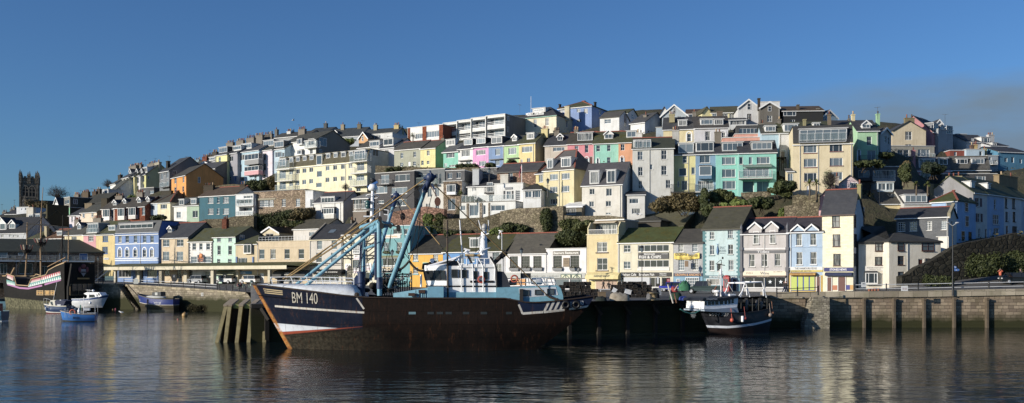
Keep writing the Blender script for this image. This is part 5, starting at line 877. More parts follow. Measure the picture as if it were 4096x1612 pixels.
# ---- plants
def leaves(g,c,r,n,sz,rng=R,up=.15,mi=0):
 for _ in range(n):
  d=V((rng.gauss(0,1),rng.gauss(0,1),rng.gauss(0,1))).normalized();q=rng.random()**.42
  p=V((c[0]+d.x*r[0]*q,c[1]+d.y*r[1]*q,c[2]+d.z*r[2]*q));nn=(d+V((rng.gauss(0,.6),rng.gauss(0,.6),rng.gauss(0,.6)+up))).normalized()
  a=nn.orthogonal().normalized();b=nn.cross(a);t=rng.uniform(0,6.28);s=sz*rng.uniform(.6,1.4);e=(a*math.cos(t)+b*math.sin(t))*s;f_=(b*math.cos(t)-a*math.sin(t))*s*.6
  g.add([p-e,p+f_,p+e+nn*s*.25,p-f_],[[0,1,2,3]],mi)
def bush(label,k,x0,y0,x1,y1,A,hexc,n=900,dep=3.,name='shrub',cat='shrub',grp=None,lumps=7,sz=.26,d=None,stems=True):
 xm,ym=(x0+x1)/2,(y0+y1)/2;X=px(k,xm,0)[0];dd=d or dA(X,A);c=at(k,xm,ym,dd);e0,e1=at(k,x0,y0,dd),at(k,x1,y1,dd);rx,rz=abs(e1.x-e0.x)/2,abs(e1.z-e0.z)/2
 t=thing(name,label,cat,(c.x,c.y,c.z-rz),0,grp);g=MB();rng=random.Random(int(x0*7+y0*3+k))
 asp=rx/max(rz,.1);lumps=max(lumps,int(lumps*max(asp,1/asp)*.9))
 for i in range(lumps):
  if asp>=1:u=-.85+1.7*(i+rng.uniform(.1,.9))/lumps;v=rng.uniform(-.6,.2);sx,sz_=rng.uniform(.8,1.1)/max(1,asp),rng.uniform(.55,.85)
  else:v=-.8+1.6*(i+rng.uniform(.1,.9))/lumps;u=rng.uniform(-.4,.4);sx,sz_=rng.uniform(.5,.7),rng.uniform(.5,.75)*asp
  leaves(g,(u*rx,rng.uniform(-.5,.5)*dep*.5,rz+v*rz),(rx*sx,dep*.35+.2,rz*sz_),int(n*2.6)//lumps,sz*.66,rng)
 obj('foliage',g,leaf(hexc),t)
 if stems:
  g=MB()
  for i in range(5):g.tube([(rng.uniform(-.5,.5)*rx,0,-1.),(rng.uniform(-.4,.4)*rx,rng.uniform(-.2,.2)*dep,rz*.6),(rng.uniform(-.5,.5)*rx,rng.uniform(-.3,.3)*dep,rz*1.3)],[.07,.05,.02],5)
  obj('stem',g,paint('#4a3d2e',.9),t)
 return t
SG='shrubs and ivy on the hillside';IV='#47512c';DG_='#3b4728';BR='#5a5236';BG_='#5c7030'
for a in((11,20,200,390,420,186,'big dark ivy thicket below the stone hall',DG_,2600),(11,330,205,480,330,185,'dark shrub right of the big ivy thicket',DG_,900),(11,440,195,645,320,186,'brown leafless scrub below the stone hall',BR,900),(11,330,320,570,400,184,'low green hedge behind the small cream gabled house',IV,800),
(12,478,388,600,610,178,'glossy green ivy mass left of the cliff wall',BG_,1700),(12,590,400,745,610,178,'ivy clad tree stumps beside the cliff wall',IV,1500),(12,700,545,1000,625,177.5,'low dark brambles under the cliff wall',DG_,1000),(12,1165,520,1330,605,177,'bright green shrub behind the mossy roof near the radar mast',BG_,900),(12,1300,470,1520,610,178,'dark shrubs under the cliff wall right of the radar mast',DG_,1200),
(13,600,300,880,480,176,'large dark bush behind the white restaurant',DG_,2300),(13,640,170,800,330,178.5,'ivy hanging on the pale block cliff wall',IV,1000),(13,400,85,555,310,177,'broad ivy curtain on the buttressed cliff wall',DG_,1300),(13,60,220,280,340,177,'dark shrub at the foot of the buttressed cliff wall',DG_,1000),(13,780,190,930,300,178,'scrubby ivy above the large dark bush',IV,800),
(25,180,90,880,360,184,'broad russet brown thicket below the yellow and blue houses',BR,4200),(25,830,70,1020,300,183,'dark evergreen shrub in the middle of the thicket',DG_,1500),(25,990,35,1265,240,187,'rounded olive green shrub in front of the aqua house',IV,2000),(25,900,230,1150,420,181,'dark shrubs left of the mossy red ridged roof',DG_,1500),(25,1140,230,1360,330,182,'green shrub under the yellow spiky plant',BG_,1000),(25,1310,180,1550,320,183,'leafy garden bank with yellow green shrubs',BG_,1200),(25,1530,130,1830,330,184,'large dark evergreen bank below the pillared aqua house',DG_,1900),(25,1815,15,1990,110,190,'round dark bush beside the aqua house corner',DG_,800),(25,1960,35,2090,150,190,'ivy covered garden wall top',IV,700),(25,1920,330,2020,460,180,'ivy on the left end of the ruined wall',BG_,500),
(3,985,665,1195,775,205,'dark green hedge below the lilac terrace house',DG_,1300),(3,1180,655,1295,790,206,'brown scrub beside the glass balconies of the flats',BR,800),(4,15,140,160,205,183,'dark ivy covered roof lump behind the blue house',DG_,500),(10,258,590,372,730,204,'brown bush left of the pink house',BR,800),
(5,1110,540,1440,600,202,'low dark hedge in front of the sage cottage',DG_,900),(5,660,250,800,330,235,'green garden bank above the flats',BG_,900),(6,560,690,800,745,203,'garden shrubs in front of the mint and white houses',DG_,900),(6,870,680,960,730,203,'small fir tree before the denim blue house',DG_,400),(6,1100,645,1165,705,203,'small fir tree before the light green house',DG_,400),(9,800,660,1090,730,200,'dark green bank below the light green house',DG_,1300),(9,1075,580,1180,640,207,'dark bush right of the light green house',DG_,500),(9,20,840,190,970,190,'dark foliage filling the shadowy gap beside the cream block',DG_,1700),(9,1260,700,1390,880,200,'shaded scrub between bungalow and pink house',DG_,900),  # cream block entry: dark leaves put where a shadowy gap with steps lies
(24,640,80,1100,330,240,'leafless brown thicket around the church',BR,1600),(1,1300,455,1420,490,206,'yellow green shrub at the foot of the narrow terrace',BG_,300)):
 bush(a[6],*a[:6],a[7],int(a[8]*1.25),grp=SG,dep=(.7 if 'wall' in a[6]and 'iv' in a[6]else 3.),sz=.3,stems='ivy' not in a[6])
def bare_tree(label,k,x,y0,y1,d,spread,seed,grp='bare winter trees on the skyline'):
 b=at(k,x,y1,d);h=at(k,x,y0,d).z-b.z;t=thing('bare_tree',label,'tree',b,0,grp);g=MB();tr=MB();rng=random.Random(seed)
 tr.tube([(0,0,-2),(0,0,h*.1),(.1,0,h*.25)],[h*.035,h*.028,h*.02],7);obj('trunk',tr,paint('#4a4038',.9),t)
 def tw(p,q,r):
  m=p.lerp(q,.5)+V((rng.gauss(0,.07),rng.gauss(0,.07),rng.uniform(.0,.12)))*h;g.tube([p,m,q],[r,r*.6,r*.3],4)
  return m
 for i in range(110):
  a,e,q_=rng.uniform(0,6.28),rng.uniform(.02,1.5),rng.uniform(.6,1.);q=V((math.cos(a)*math.cos(e)*spread*h*.62*q_,math.sin(a)*math.cos(e)*spread*h*.5*q_,h*(.3+.7*math.sin(e)*q_)))
  m=tw(V((0,0,h*rng.uniform(.1,.25))),q,h*.009)
  for j in range(5):c=m.lerp(q,rng.uniform(0,1));tw(c,c+V((rng.gauss(0,.1),rng.gauss(0,.1),rng.uniform(0,.16)))*h,h*.004)
 obj('crown',g,paint('#4d443c',.9),t)
bare_tree('wide bare winter tree to the right of the church',1,590,360,520,330,1.5,5)
bare_tree('rounded bare winter tree left of the narrow painted terrace',1,1095,295,395,300,1.2,8)
bare_tree('small bare tree in front of the cream flats',5,715,715,800,190*1/.94,.9,9)
bare_tree('thin wispy tree in front of the large cream block',9,560,770,960,150,.8,12)
t=bush('wispy grey green foliage of the tree before the cream block',9,490,770,640,940,188,'#77806a',420,2.,lumps=9,sz=.16,grp=None)
def palm(label,k,x,y0,y1,A,spread=1.,grp='palms in the hillside gardens',col='#5d6b35'):
 d=dA(px(k,x,0)[0],A);b=at(k,x,y1,d);h=at(k,x,y0,d).z-b.z;t=thing('palm_tree',label,'palm',b,0,grp);g=MB();g.tube([(0,0,-1),(.05,0,h*.5),(0,0,h*.72)],[.14,.12,.1],7);obj('trunk',g,paint('#6a5a44',.9),t);g=MB();rng=random.Random(int(x))
 for i in range(46):
  a=rng.uniform(0,6.28);e=rng.uniform(-.3,1.3);L_=h*.42*spread;dr=V((math.cos(a)*math.cos(e),math.sin(a)*math.cos(e),math.sin(e)));sd=dr.cross(V((0,0,1))).normalized()*.07;o=V((0,0,h*.7));m=o+dr*L_*.6;q=o+dr*L_+V((0,0,-.35*L_*math.cos(e)))
  g.add([o-sd*.5,o+sd*.5,m+sd,m-sd,q],[[0,1,2,3],[3,2,4]])
 obj('crown',g,leaf(col),t)
palm('cordyline palm on the left of two by the cream block',9,350,855,1005,186);palm('cordyline palm on the right of two by the cream block',9,418,852,1005,186);palm('bushy palm before the white modern brick house',6,130,395,480,212,1.5,col='#4a5a30')
palm('spiky yucca under the pink house, left',23,558,95,190,186,1.4);palm('spiky yucca under the pink house, right',23,710,100,200,186,1.5);palm('small palm by the white villa garden room',20,703,330,450,177,1.2);palm('yellow spiky plant in the bank under the aqua house',25,1338,180,250,183,1.5,col='#9a9a30')
t=bush('broad dark conifer in front of the pink house',10,495,550,680,690,184,'#2c3a2c',1500,3.,'conifer','tree',lumps=9,sz=.25)
for a in((620,640,900,745,'dark ivy sprawl low on the ramp wall',1500),(930,430,1330,660,'broad ivy curtain high on the dark ramp wall',1500),(1330,420,1560,640,'ivy curtain at the right end of the ramp wall',1500)):bush(a[4],16,*a[:4],0,DG_,a[5],.25,grp=SG,sz=.3,stems=False,d=RPL.p(16,(a[0]+a[2])/2,500).y-.25,lumps=9)
# ---- church
cd_=400.;cb=at(1,299,575,cd_);sc=cd_/F/2.534
ch=thing('church','dark stone church tower with eight pinnacles on the left skyline','church',(cb.x,cb.y,cb.z),rad(22));cs=stone('#8a8072',1.6)
W_=87*sc*.9;H1=(575-300)*sc;g=MB();g.box(-W_,-W_,-12,W_,W_,H1)
for z in(H1*.30,H1*.62,H1*.93):g.box(-W_-.15,-W_-.15,z,W_+.15,W_+.15,z+.35)
for sx in(-1,1):
 for sy in(-1,1):g.box(sx*W_-.35,sy*W_-.35,-12,sx*W_+.35,sy*W_+.35,H1*.9)
obj('tower',g,cs,ch);g=MB()
for i in range(5):
 u=-W_+(2*W_-1.)*i/4
 for s in(-W_-.1,W_-.3):g.box(u,s,H1,u+1.,s+.4,H1+1.1)
 for s in(-W_-.1,W_-.3):g.box(s,u,H1,s+.4,u+1.,H1+1.1)
obj('battlement',g,cs,ch)
for(u,v,hh)in((-1,-1,3.9),(1,-1,3.7),(-1,1,3.6),(1,1,3.6),(-.82,-1,3.2),(.82,-1,3.3),(-.08,-1,2.9),(.12,-1,3.3)):
 g=MB();x,y=u*W_,v*W_;w_=.48 if abs(u)==1 else.34
 g.box(x-w_,y-w_,H1-2,x+w_,y+w_,H1+hh*.35);g.add([(x-w_*1.2,y-w_*1.2,H1+hh*.35),(x+w_*1.2,y-w_*1.2,H1+hh*.35),(x+w_*1.2,y+w_*1.2,H1+hh*.35),(x-w_*1.2,y+w_*1.2,H1+hh*.35),(x,y,H1+hh)],[[0,1,4],[1,2,4],[2,3,4],[3,0,4]]);g.sph((x,y,H1+hh*.92),.14,6);obj('pinnacle',g,cs,ch)
for u in(-.38,.38):
 x=u*W_;g=MB();P=[(x-1.3,-W_-.05,H1*.34),(x+1.3,-W_-.05,H1*.34),(x+1.3,-W_-.05,H1*.62),(x+.7,-W_-.05,H1*.71),(x,-W_-.05,H1*.76),(x-.7,-W_-.05,H1*.71),(x-1.3,-W_-.05,H1*.62)];g.prism(P,(0,.04,0));wo=obj('belfry_window',g,paint('#3a352e',.9),ch);g=MB()
 for i in range(len(P)):g.bar(P[i],P[(i+1)%len(P)],.3)
 g.bar((x,-W_-.07,H1*.34),(x,-W_-.07,H1*.74),.22);g.bar((x-1.3,-W_-.07,H1*.52),(x+1.3,-W_-.07,H1*.52),.2);obj('frame',g,paint('#8f8574',.9),wo)
g=MB();g.box(-W_*.75,-W_-1.5,-12,-W_*.25,-W_,H1*.16);g.add([(-W_*.75,-W_-1.5,H1*.16),(-W_*.25,-W_-1.5,H1*.16),(-W_*.25,-W_,H1*.16),(-W_*.75,-W_,H1*.16),(-W_*.5,-W_-.75,H1*.42)],[[0,1,4],[1,2,4],[2,3,4],[3,0,4]]);obj('porch',g,cs,ch)
g=MB();g.prism([(W_,W_*.2,-12),(W_,W_*2.2,-12),(W_,W_*2.2,H1*.16),(W_,W_*1.2,H1*.27),(W_,W_*.2,H1*.16)],(19,0,0));obj('nave',g,stone('#5f564a',1.4),ch)
# ---- old market hall behind the galleon
mk=dict(yaw=-22,dep=14)
h=H('long dark old market hall with mossy hipped roof behind the galleon',2,-420,1050,145,475,157,'#6b5f56','h',20,hipin=5,wm=stone('#7a6c62',.6),rc=('#3b4038',.5),gut='k',name='market_hall',cat='hall',W=[(-10,138,75,205,'p~'),(185,140,240,180,'p~'),(600,150,700,235,'c~'),(803,160,888,225,'du'),(-60,262,70,370,'q*'),(190,262,330,370,'c*'),(420,290,480,380,'c*'),(805,290,885,385,'du')],sills=False,**mk)
MKT=h
a,za=h.loc(-400,215,-2.5);b,zb_=h.loc(955,232,-2.5);g=MB();z=(za+zb_)/2;g.box(a,-3,z-.5,b,-.05,z-.2);bo=obj('terrace',g,paint('#9fb4c4',.6),h.o)
g=MB()
for i in range(21):x=a+(b-a)*i/20;g.box(x-.03,-2.95,z-.2,x+.03,-2.88,z+.9)
g.box(a,-2.97,z+.9,b,-2.86,z+.96);obj('railing',g,paint('#a9b4b8',.4),bo);g=MB();g.box(a,-2.9,z-.15,b,-2.88,z+.85);obj('balustrade_glass',g,clear(),bo)
for x in np.linspace(a+1,b-1,6):g=MB();g.box(x-.1,-2.8,-1,x+.1,-2.6,z-.5);obj('column',g,paint('#5a6068',.5),h.o)
g=MB();x0,z0=h.loc(955,395,-3.5);x1,z1=h.loc(1095,335,-3.5);g.bar((x0,-3.5,z0-1.2),(x1,-3.5,z1),1.2,.25);g.bar((x0,-3.5,z0-.2),(x1,-3.5,z1+1),.05);obj('stairway',g,paint('#8f9aa2',.6),h.o)
def zq(k,x,y):return at(k,x,y,1)
cn=thing('market_shelter','long open market shelter with mossy green roof and cream fascia on the quay','shelter',PL(850,205,30).o,-rad(30));cp=PL(850,205,30)
l0=cp.loc(2,1062,282,-2.5);l1=cp.loc(17,885,60,-2.5);z0=cp.loc(2,1300,305,-2.5).z;zt=cp.loc(4,500,640,1.5).z+.1;g=MB()
zf=(cp.loc(4,100,688,-2.5).z);x0,x1=l0.x,l1.x
g.prism([(x0,-2.6,zf+.38),(x0,4,zt+.3),(x0,9,zf+.5),(x0,9,zf+.3),(x0,-2.6,zf+.2)],(x1-x0,0,0));
g.add([(x1,-2.6,zf+.38),(x1,4,zt+.3),(x1,9,zf+.5),(x1+4.2,7,zf+.2),(x1+4.6,3,zf+1.0),(x1+3.,-1.2,zf+.1)],[[0,5,4,1],[1,4,3,2]])
obj('shelter_roof',g,slate('#4f5330',.99),cn)
g=MB();g.box(x0,-2.75,zf-.42,x1,-2.62,zf+.3);g.box(x0,-2.62,zf-.38,x1,-2.3,zf-.3);obj('fascia',g,render_wall('#eadfbe'),cn)
g=MB();g.box(x0+.1,-2.5,zf-.25,x1,8.9,zf-.12);obj('ceiling_board',g,paint('#cfc4a6',.8),cn)
for xx,k,off,w_ in((1173,2,-1.5,.28),(1415,2,1.5,.42),(1640,2,-1.5,.42),(120,4,-1.5,.42),(373,4,1.5,.5),(644,4,-1.5,.42),(892,4,1.5,.42),(1215,4,-1.8,.3)):
 p=cp.loc(k,xx,500,off);g=MB();g.box(p.x-w_,off-w_,1.5,p.x+w_,off+w_,zf-.25);g.box(p.x-w_-.12,off-w_-.12,zf-.6,p.x+w_+.12,off+w_+.12,zf-.26);obj('post',g,render_wall('#d9cfb4'),cn)
 # ---- quay ground, walls, water
def ipx(tab,x):
 xs=[t[0]for t in tab];return[float(np.interp(x,xs,[t[i]for t in tab]))for i in range(1,len(tab[0]))]
EDGE=[(-900,238,5.3),(-250,222,5.3),(320,203,5.28),(500,196,5.0),(620,190,4.75),(790,183,4.2),(980,176,3.75),(1003,174,3.75),(1004,94,3.75),(2380,105.,3.78),(2793,112,3.8),(3078,117,4.15),(3085,122,4.15),(3300,122,4.18),(4096,122,4.62),(4900,122,4.9)]
BACK=[(-900,255,5.6),(-250,252,5.6),(300,236,5.6),(700,216,5.4),(1300,193,5.2),(1700,181,4.6),(2200,168,4.4),(2700,156,4.3),(3300,146,4.2),(3560,140,4.9),(4096,137,7.1),(4900,135,9.)]
def ground_z(X,d):
 de,ze=ipx(EDGE,X);db,zb=ipx(BACK,X);t=min(1,max(0,(d-de)/max(1,db-de)));return ze+(zb-ze)*t
cols=sorted(set([*range(-900,4901,50),1003,1004,3078,3085]));rows=[]
for X in cols:
 de,ze=ipx(EDGE,X);db,zb=ipx(BACK,X);rows.append([V(((X-CX)/F*d,d,ground_z(X,d)))for d in[de+(db-de)*(j/10)**1.2 for j in range(11)]+[db+9]])
g=MB();g.loft(rows,0,False,True)
m,nt,N,L,B=nm('quay_road');v=coords(N,L);o_=mixc(N,L,ramp(N,L,noise(N,L,v,.25,6,.7),.35,.7),(.075,.073,.07,1),(.13,.125,.118,1));o_=mixc(N,L,ramp(N,L,noise(N,L,v,2.2,5),.45,.8,0,.6),o_,(.045,.044,.043,1));L.new(o_,B.inputs['Base Color']);B.inputs['Roughness'].default_value=.8;bump(N,L,noise(N,L,v,9,4),B,.3,.02)
tag(obj('quay_road',g,m),None,None,None,'structure')
QL=stone('#a3967d',1.0,2.6,1.);LP=PL(650,188,32)
def qwall(label,k,pts,pl,th=1.2,mat=None):
 g=MB();g.prism([pl.loc(k,*p)for p in pts],(0,th,0));return tag(obj('quay_wall',g,mat or QL,None,pl.o,-rad(pl.yaw)),label,'quay wall','stone quay walls round the harbour')
st=[(245,215)]
for i in range(14):st+=[(245+i*20+20,215+i*28),(245+i*20+20,215+i*28+28)]
qwall('sunlit stone quay wall left of the harbour steps',33,[(-1000,640),(-1000,200),(-400,203)]+st+[(520,640)],LP)
qwall('long sunlit stone quay wall behind the blue beached boat',33,[(395,222),(1300,275),(2270,345)]+[(2270+i*13+(13 if j else 0),345+i*16)for i in range(10)for j in(0,1)]+[(2420,700),(640,700),(640,600)],LP)
g=MB();a,b=LP.loc(33,120,640,2.6),LP.loc(33,760,640,2.6);g.box(a.x,2.6,-1,b.x,3.2,4.7);tag(obj('quay_wall',g,QL,None,LP.o,-rad(32)),'recessed stone wall behind the harbour steps','quay wall','stone quay walls round the harbour')
g=MB();a,b=LP.loc(33,255,215,.2),LP.loc(33,620,600,.2);n=15
for i in range(n):x=a.x+(b.x-a.x)*i/n;g.box(x,.2,-1,x+(b.x-a.x)/n,2.6,4.6-4.6*(i+1)/n)
tag(obj('harbour_steps',g,stone('#6b6352',.6),None,LP.o,-rad(32)),'stone steps cut into the left quay wall','steps')
g=MB();p0,p1=LP.loc(33,-1000,202,-.12),LP.loc(33,240,214,-.12);g.prism([p0,p1,p1-V((0,0,.35)),p0-V((0,0,.35))],(0,.9,0));p0,p1,p2=LP.loc(33,395,224,-.12),LP.loc(33,1300,277,-.12),LP.loc(33,2270,347,-.12);g.prism([p0,p1,p2,p2-V((0,0,.38)),p1-V((0,0,.38)),p0-V((0,0,.38))],(0,.9,0))
tag(obj('quay_coping',g,stone('#b3a484',1.6,0,1.),None,LP.o,-rad(32)),None,None,None,'structure')
bush('thick seaweed on the quay wall near the mooring buoy',33,1380,500,1800,660,0,'#3d3a20',900,1.,'seaweed','seaweed',None,6,.16,d=LP.p(33,1600,650).y-.3,stems=False)
JY=math.degrees(math.atan2(-23,57.4));JP=PL(2041,104.2,JY);ja=JP.loc(0,1004,1300);jb=JP.loc(0,3078,1300)
JM=paint('#2e2820',.85,.7,.5);jt=thing('jetty','dark timber and stone jetty the trawler lies against','jetty',JP.o,-rad(JY))
g=MB();g.box(ja.x,0,-2,jb.x,.8,3.45);obj('jetty_face',g,stone('#4f473c',1.1,3.,1.),jt);g=MB();g.box(ja.x,-.35,3.35,jb.x,.9,3.76);obj('kerb_beam',g,paint('#3d382f',.9),jt)
g=MB();g.box(jb.x-.6,.8,-2,jb.x,6,4.1);obj('return_wall',g,stone('#5f5646',1.1,3.,1.),jt)
for i in range(17):
 x=ja.x+1.5+(jb.x-ja.x-3)*i/16;g=MB();g.box(x-.2,-.42,-1,x+.2,-.02,3.3);obj('fender_pile',g,JM,jt);g=MB();g.bar((x-.55,-.4,3.35),(x+.1,-.9,2.2),.3);obj('fender_brace',g,JM,jt)
RW=PL(3700,122,0);qr=stone('#a08d72',1.15,1.3,1.)
qwall('long coursed stone quay wall on the right',16,[(-760,1300),(-760,832),(-230,830),(600,820),(1534,800),(2400,785),(2400,1300)],RW,1.3,qr)
g=MB();P=[RW.loc(16,x,y,-.25)for x,y in((-760,812),(-230,810),(600,800),(1534,782),(2400,766))];g.prism(P+[p-V((0,0,.8))for p in P[::-1]],(0,1.6,0));tag(obj('quay_coping',g,stone('#b8ab90',2.2,0,1.),None,RW.o,0),None,None,None,'structure')
for i,x in enumerate((130,395,660,925,1215)):
 a,b=RW.loc(16,x-8,1200,-.55),RW.loc(16,x+9,830,-.55);g=MB();g.box(a.x,-.55,-1.5,b.x,-.002,b.z-.5);g.box(a.x-.05,-.65,b.z-.75,b.x+.05,-.55,b.z-.45);tag(obj('fender_pile',g,paint('#6a5c48',.9,.8,.5),None,RW.o,0),('first','second','third','fourth','fifth','sixth','seventh')[i]+' upright timber fender pile from the left on the right quay wall','pile','timber fender piles on the right quay wall')
g=MB();a=RW.loc(0,3265,1185,-.4)
for i in range(9):g.box(a.x-i*.12-.9,-1.9+i*.02,-1,a.x+1.2-i*.3,-.02-i*.001,3.9-i*.38)
tag(obj('harbour_steps',g,stone('#a39a84',.7,0,1.),None,RW.o,0),'worn stone steps at the left end of the right quay wall','steps')
m,nt,N,L,B=nm('water');v=coords(N,L);B.inputs['Base Color'].default_value=(.008,.014,.015,1);B.inputs['Roughness'].default_value=.1;B.inputs['IOR'].default_value=1.33;B.inputs['Specular Tint'].default_value=(.86,.93,.88,1);B.inputs['Specular IOR Level'].default_value=.42
vs=coords(N,L,(.55,1.2,1));n1=noise(N,L,vs,.8,3,.52);n2=noise(N,L,vs,.13,3,.55);n3=noise(N,L,vs,.06,3,.5)
ad=node(N,'ShaderNodeMath',operation='MULTIPLY_ADD');L.new(n2,ad.inputs[0]);ad.inputs[1].default_value=1.6;L.new(n1,ad.inputs[2]);b_=node(N,'ShaderNodeBump');b_.inputs['Distance'].default_value=.27
L.new(ramp(N,L,n3,.35,.65,WAVE*.5,WAVE),b_.inputs['Strength']);L.new(ad.outputs[0],b_.inputs['Height']);L.new(b_.outputs[0],B.inputs['Normal'])
g=MB();g.poly([(-900,-300,0),(900,-300,0),(900,260,0),(-900,260,0)]);tag(obj('harbour_water',g,m),None,None,None,'structure')
# ==== boats
class Hull:
 """x from stem to stern, half breadth hb(x,z), sheer height zt(x)"""
 def __init__(s,L,B,zt,rake,e0=.55,e1=.95,Ls=.35,bw=.84,stern=.8,zk=-.6,counter=0.,sr=0.):
  s.__dict__.update(locals())
 def xs(s,z):return s.rake*(1-max(-.2,min(1.2,z/s.zt(0))))
 def hb(s,x,z):
  f=max(0,min(1,z/max(.3,s.zt(x))));bm=s.B/2*(s.bw+(1-s.bw)*min(1,f*1.8));e=s.e1+(s.e0-s.e1)*f;d=max(0,x-s.xs(z));t=min(1,d/(s.L*s.Ls));b=bm*(math.sin(t*math.pi/2)**e if t>0 else 0)
  q=max(0,(x-s.L*.7)/(s.L*.3));b*=1-(1-s.stern)*min(1.1,q)**2;b*=1-s.counter*min(1,q)*(1-f)**1.5
  return b
 def pt(s,u,v,sd=-1):
  x0=u**1.35*s.L;z=s.zt(x0)+(s.zk-s.zt(x0))*v;xs=s.xs(z);x=xs+(s.L-s.sr*(1-max(0,min(1,z/s.zt(s.L))))**1.4-xs)*u**1.35
  return V((x,sd*s.hb(x,z),z))
 def mesh(s,nu=48,nv=16,cuts=None):
  g=MB();vs=cuts or[i/nv for i in range(nv+1)];us=[i/nu for i in range(nu+1)]
  for sd in(-1,1):g.loft([[s.pt(u,v,sd)for v in vs]for u in us],0)
  g.loft([[s.pt(1,v,-1),s.pt(1,v,1)]for v in vs],0,False,False)
  return g
 def rail(s,w=.12,h=.12,u0=0.,u1=1.,n=40,dz=0.):
  g=MB()
  for sd in(-1,1):
   P=[s.pt(u0+(u1-u0)*i/n,0,sd)+V((0,0,dz))for i in range(n+1)]
   for a,b in zip(P,P[1:]):g.bar(a,b,w,h)
  return g
 def deck(s,dz,u0=.02,u1=1.,n=30):
  g=MB();g.loft([[s.pt(u0+(u1-u0)*i/n,0,sd)*1.+V((0,-sd*.08,-dz))for sd in(-1,1)]for i in range(n+1)],0,False,False);return g
def on_hull(hl,par,txt,x0,z0,x1,z1,col,sd=-1,zf=None,flip=False):
 vs,fs=text_mesh(txt,len(txt)<3);g=MB();P=[]
 for v in vs:
  x=x0+(x1-x0)*(v[0]);z=z0+(z1-z0)*v[1]+(zf(x)if zf else 0);P.append((x,sd*(hl.hb(x,z)+.03),z))
 g.add(P,fs);return obj('lettering',g,paint(col,.5,.9,.35),par)
def torus_obj(name,par,c,Rr,r,col,ax=(0,1,0),**k):
 g=MB();g.torus(c,Rr,r,ax);return obj(name,g,paint(col,.5),par)
 # ---- the big trawler
TP=PL(1151,85.5,-2.);tw=TP.thing('fishing_trawler','large navy and rust trawler BM 140 with pale blue gantry and derricks','trawler')
def T(k,x,y,off=-3.6):return TP.loc(k,x,y,off)
LT=T(28,1470,700).x
shp=[(T(17,x,y,o).x,T(17,x,y,o).z)for x,y,o in((530,222,0),(640,230,-1.),(850,258,-2.4),(1100,290,-3.1),(1400,330,-3.5),(1640,352,-3.7))]
x0_=shp[0][0]
shp=[(x-x0_,z)for x,z in shp]+[(T(k,x,y).x-x0_,T(k,x,y).z)for k,x,y in((17,1670,352),(18,30,432),(18,990,434),(18,1060,462),(28,480,742),(28,750,730),(28,1000,700),(28,1200,680),(28,1470,640))]
XO=x0_
hl=Hull(LT-XO,7.6,lambda x:float(np.interp(x,[p[0]for p in shp],[p[1]for p in shp])),-XO*1.0,.62,1.0,.34,.82,.82,-.8,.45,5.)
hroot=thing('hull_frame',None,None);bpy.data.objects.remove(hroot)
m,nt,N,L,B=nm('trawler_hull');tcx=N.new('ShaderNodeTexCoord');sp=N.new('ShaderNodeSeparateXYZ');L.new(tcx.outputs['Object'],sp.inputs[0]);v=tcx.outputs['Object']
def mth(op,a,b=None,c=None):
 n=node(N,'ShaderNodeMath',operation=op)
 for i,q in enumerate((a,b,c)):
  if q is None:continue
  if hasattr(q,'is_output'):L.new(q,n.inputs[i])
  else:n.inputs[i].default_value=q
 return n.outputs[0]
def linf(a,b,c):return mth('MULTIPLY_ADD',sp.outputs[0],a,mth('MULTIPLY_ADD',sp.outputs[2],b,c))
def above(P,Q,w=.03):
 a,b=Q[1]-P[1],Q[0]-P[0];l=math.hypot(a,b);return ramp(N,L,linf(-a/l,b/l,(a*P[0]-b*P[1])/l),-w,w)
def seg(P,Q,w):
 dx,dz=Q[0]-P[0],Q[1]-P[1];l=math.hypot(dx,dz);d=mth('ABSOLUTE',linf(-dz/l,dx/l,(dz*P[0]-dx*P[1])/l));m1=ramp(N,L,d,w/2+.02,w/2-.02);t=linf(dx/l,dz/l,-(dx*P[0]+dz*P[1])/l)
 return mth('MULTIPLY',m1,mth('MULTIPLY',ramp(N,L,t,-.02,.02),ramp(N,L,t,l+.02,l-.02)))
def tp(k,x,y,o=-3.4):p=T(k,x,y,o);return(p.x-XO,p.z)
AND=lambda a,b:mth('MULTIPLY',a,b)
nz1=noise(N,L,v,.8,7,.7);nzs=noise(N,L,coords(N,L,(3,3,.35)),1.5,5,.7);nz3=noise(N,L,v,4,5,.7)
col=mixc(N,L,ramp(N,L,nz1,.35,.7),(.005,.0042,.004,1),(.013,.009,.0075,1));col=mixc(N,L,ramp(N,L,nzs,.5,.75,0,.6),col,(.02,.011,.008,1))
zz=above((0,1.9),(10,1.9),.5);col=mixc(N,L,AND(zz,ramp(N,L,nz3,.3,.6)),col,(.016,.010,.008,1))
navy=mixc(N,L,ramp(N,L,nz1,.4,.75,0,.5),(.006,.010,.024,1),(.02,.028,.048,1));navy=mixc(N,L,ramp(N,L,nzs,.58,.74,0,.55),navy,(.11,.05,.03,1))
xb=tp(17,1650,400)[0];bowm=ramp(N,L,sp.outputs[0],xb+.06,xb-.06)
low=above(tp(17,755,615,-.5),tp(17,1380,668),.03);nav=AND(bowm,above(tp(17,755,700,-.5),tp(17,1700,668),.1))
st_=AND(above(tp(28,345,920),tp(28,1470,790)),ramp(N,L,linf(1,.35,-(tp(28,345,920)[0]+.35*tp(28,345,920)[1])),-.03,.03))
col=mixc(N,L,nav,col,navy);col=mixc(N,L,st_,col,mixc(N,L,ramp(N,L,nz3,.45,.6,0,.35),(.012,.022,.055,1),(.01,.012,.02,1)))
wht=mixc(N,L,ramp(N,L,nzs,.5,.72,0,.8),(.62,.60,.55,1),(.30,.14,.06,1));wh2=mixc(N,L,ramp(N,L,nz1,.4,.7,0,.5),(.66,.70,.76,1),(.38,.42,.48,1))
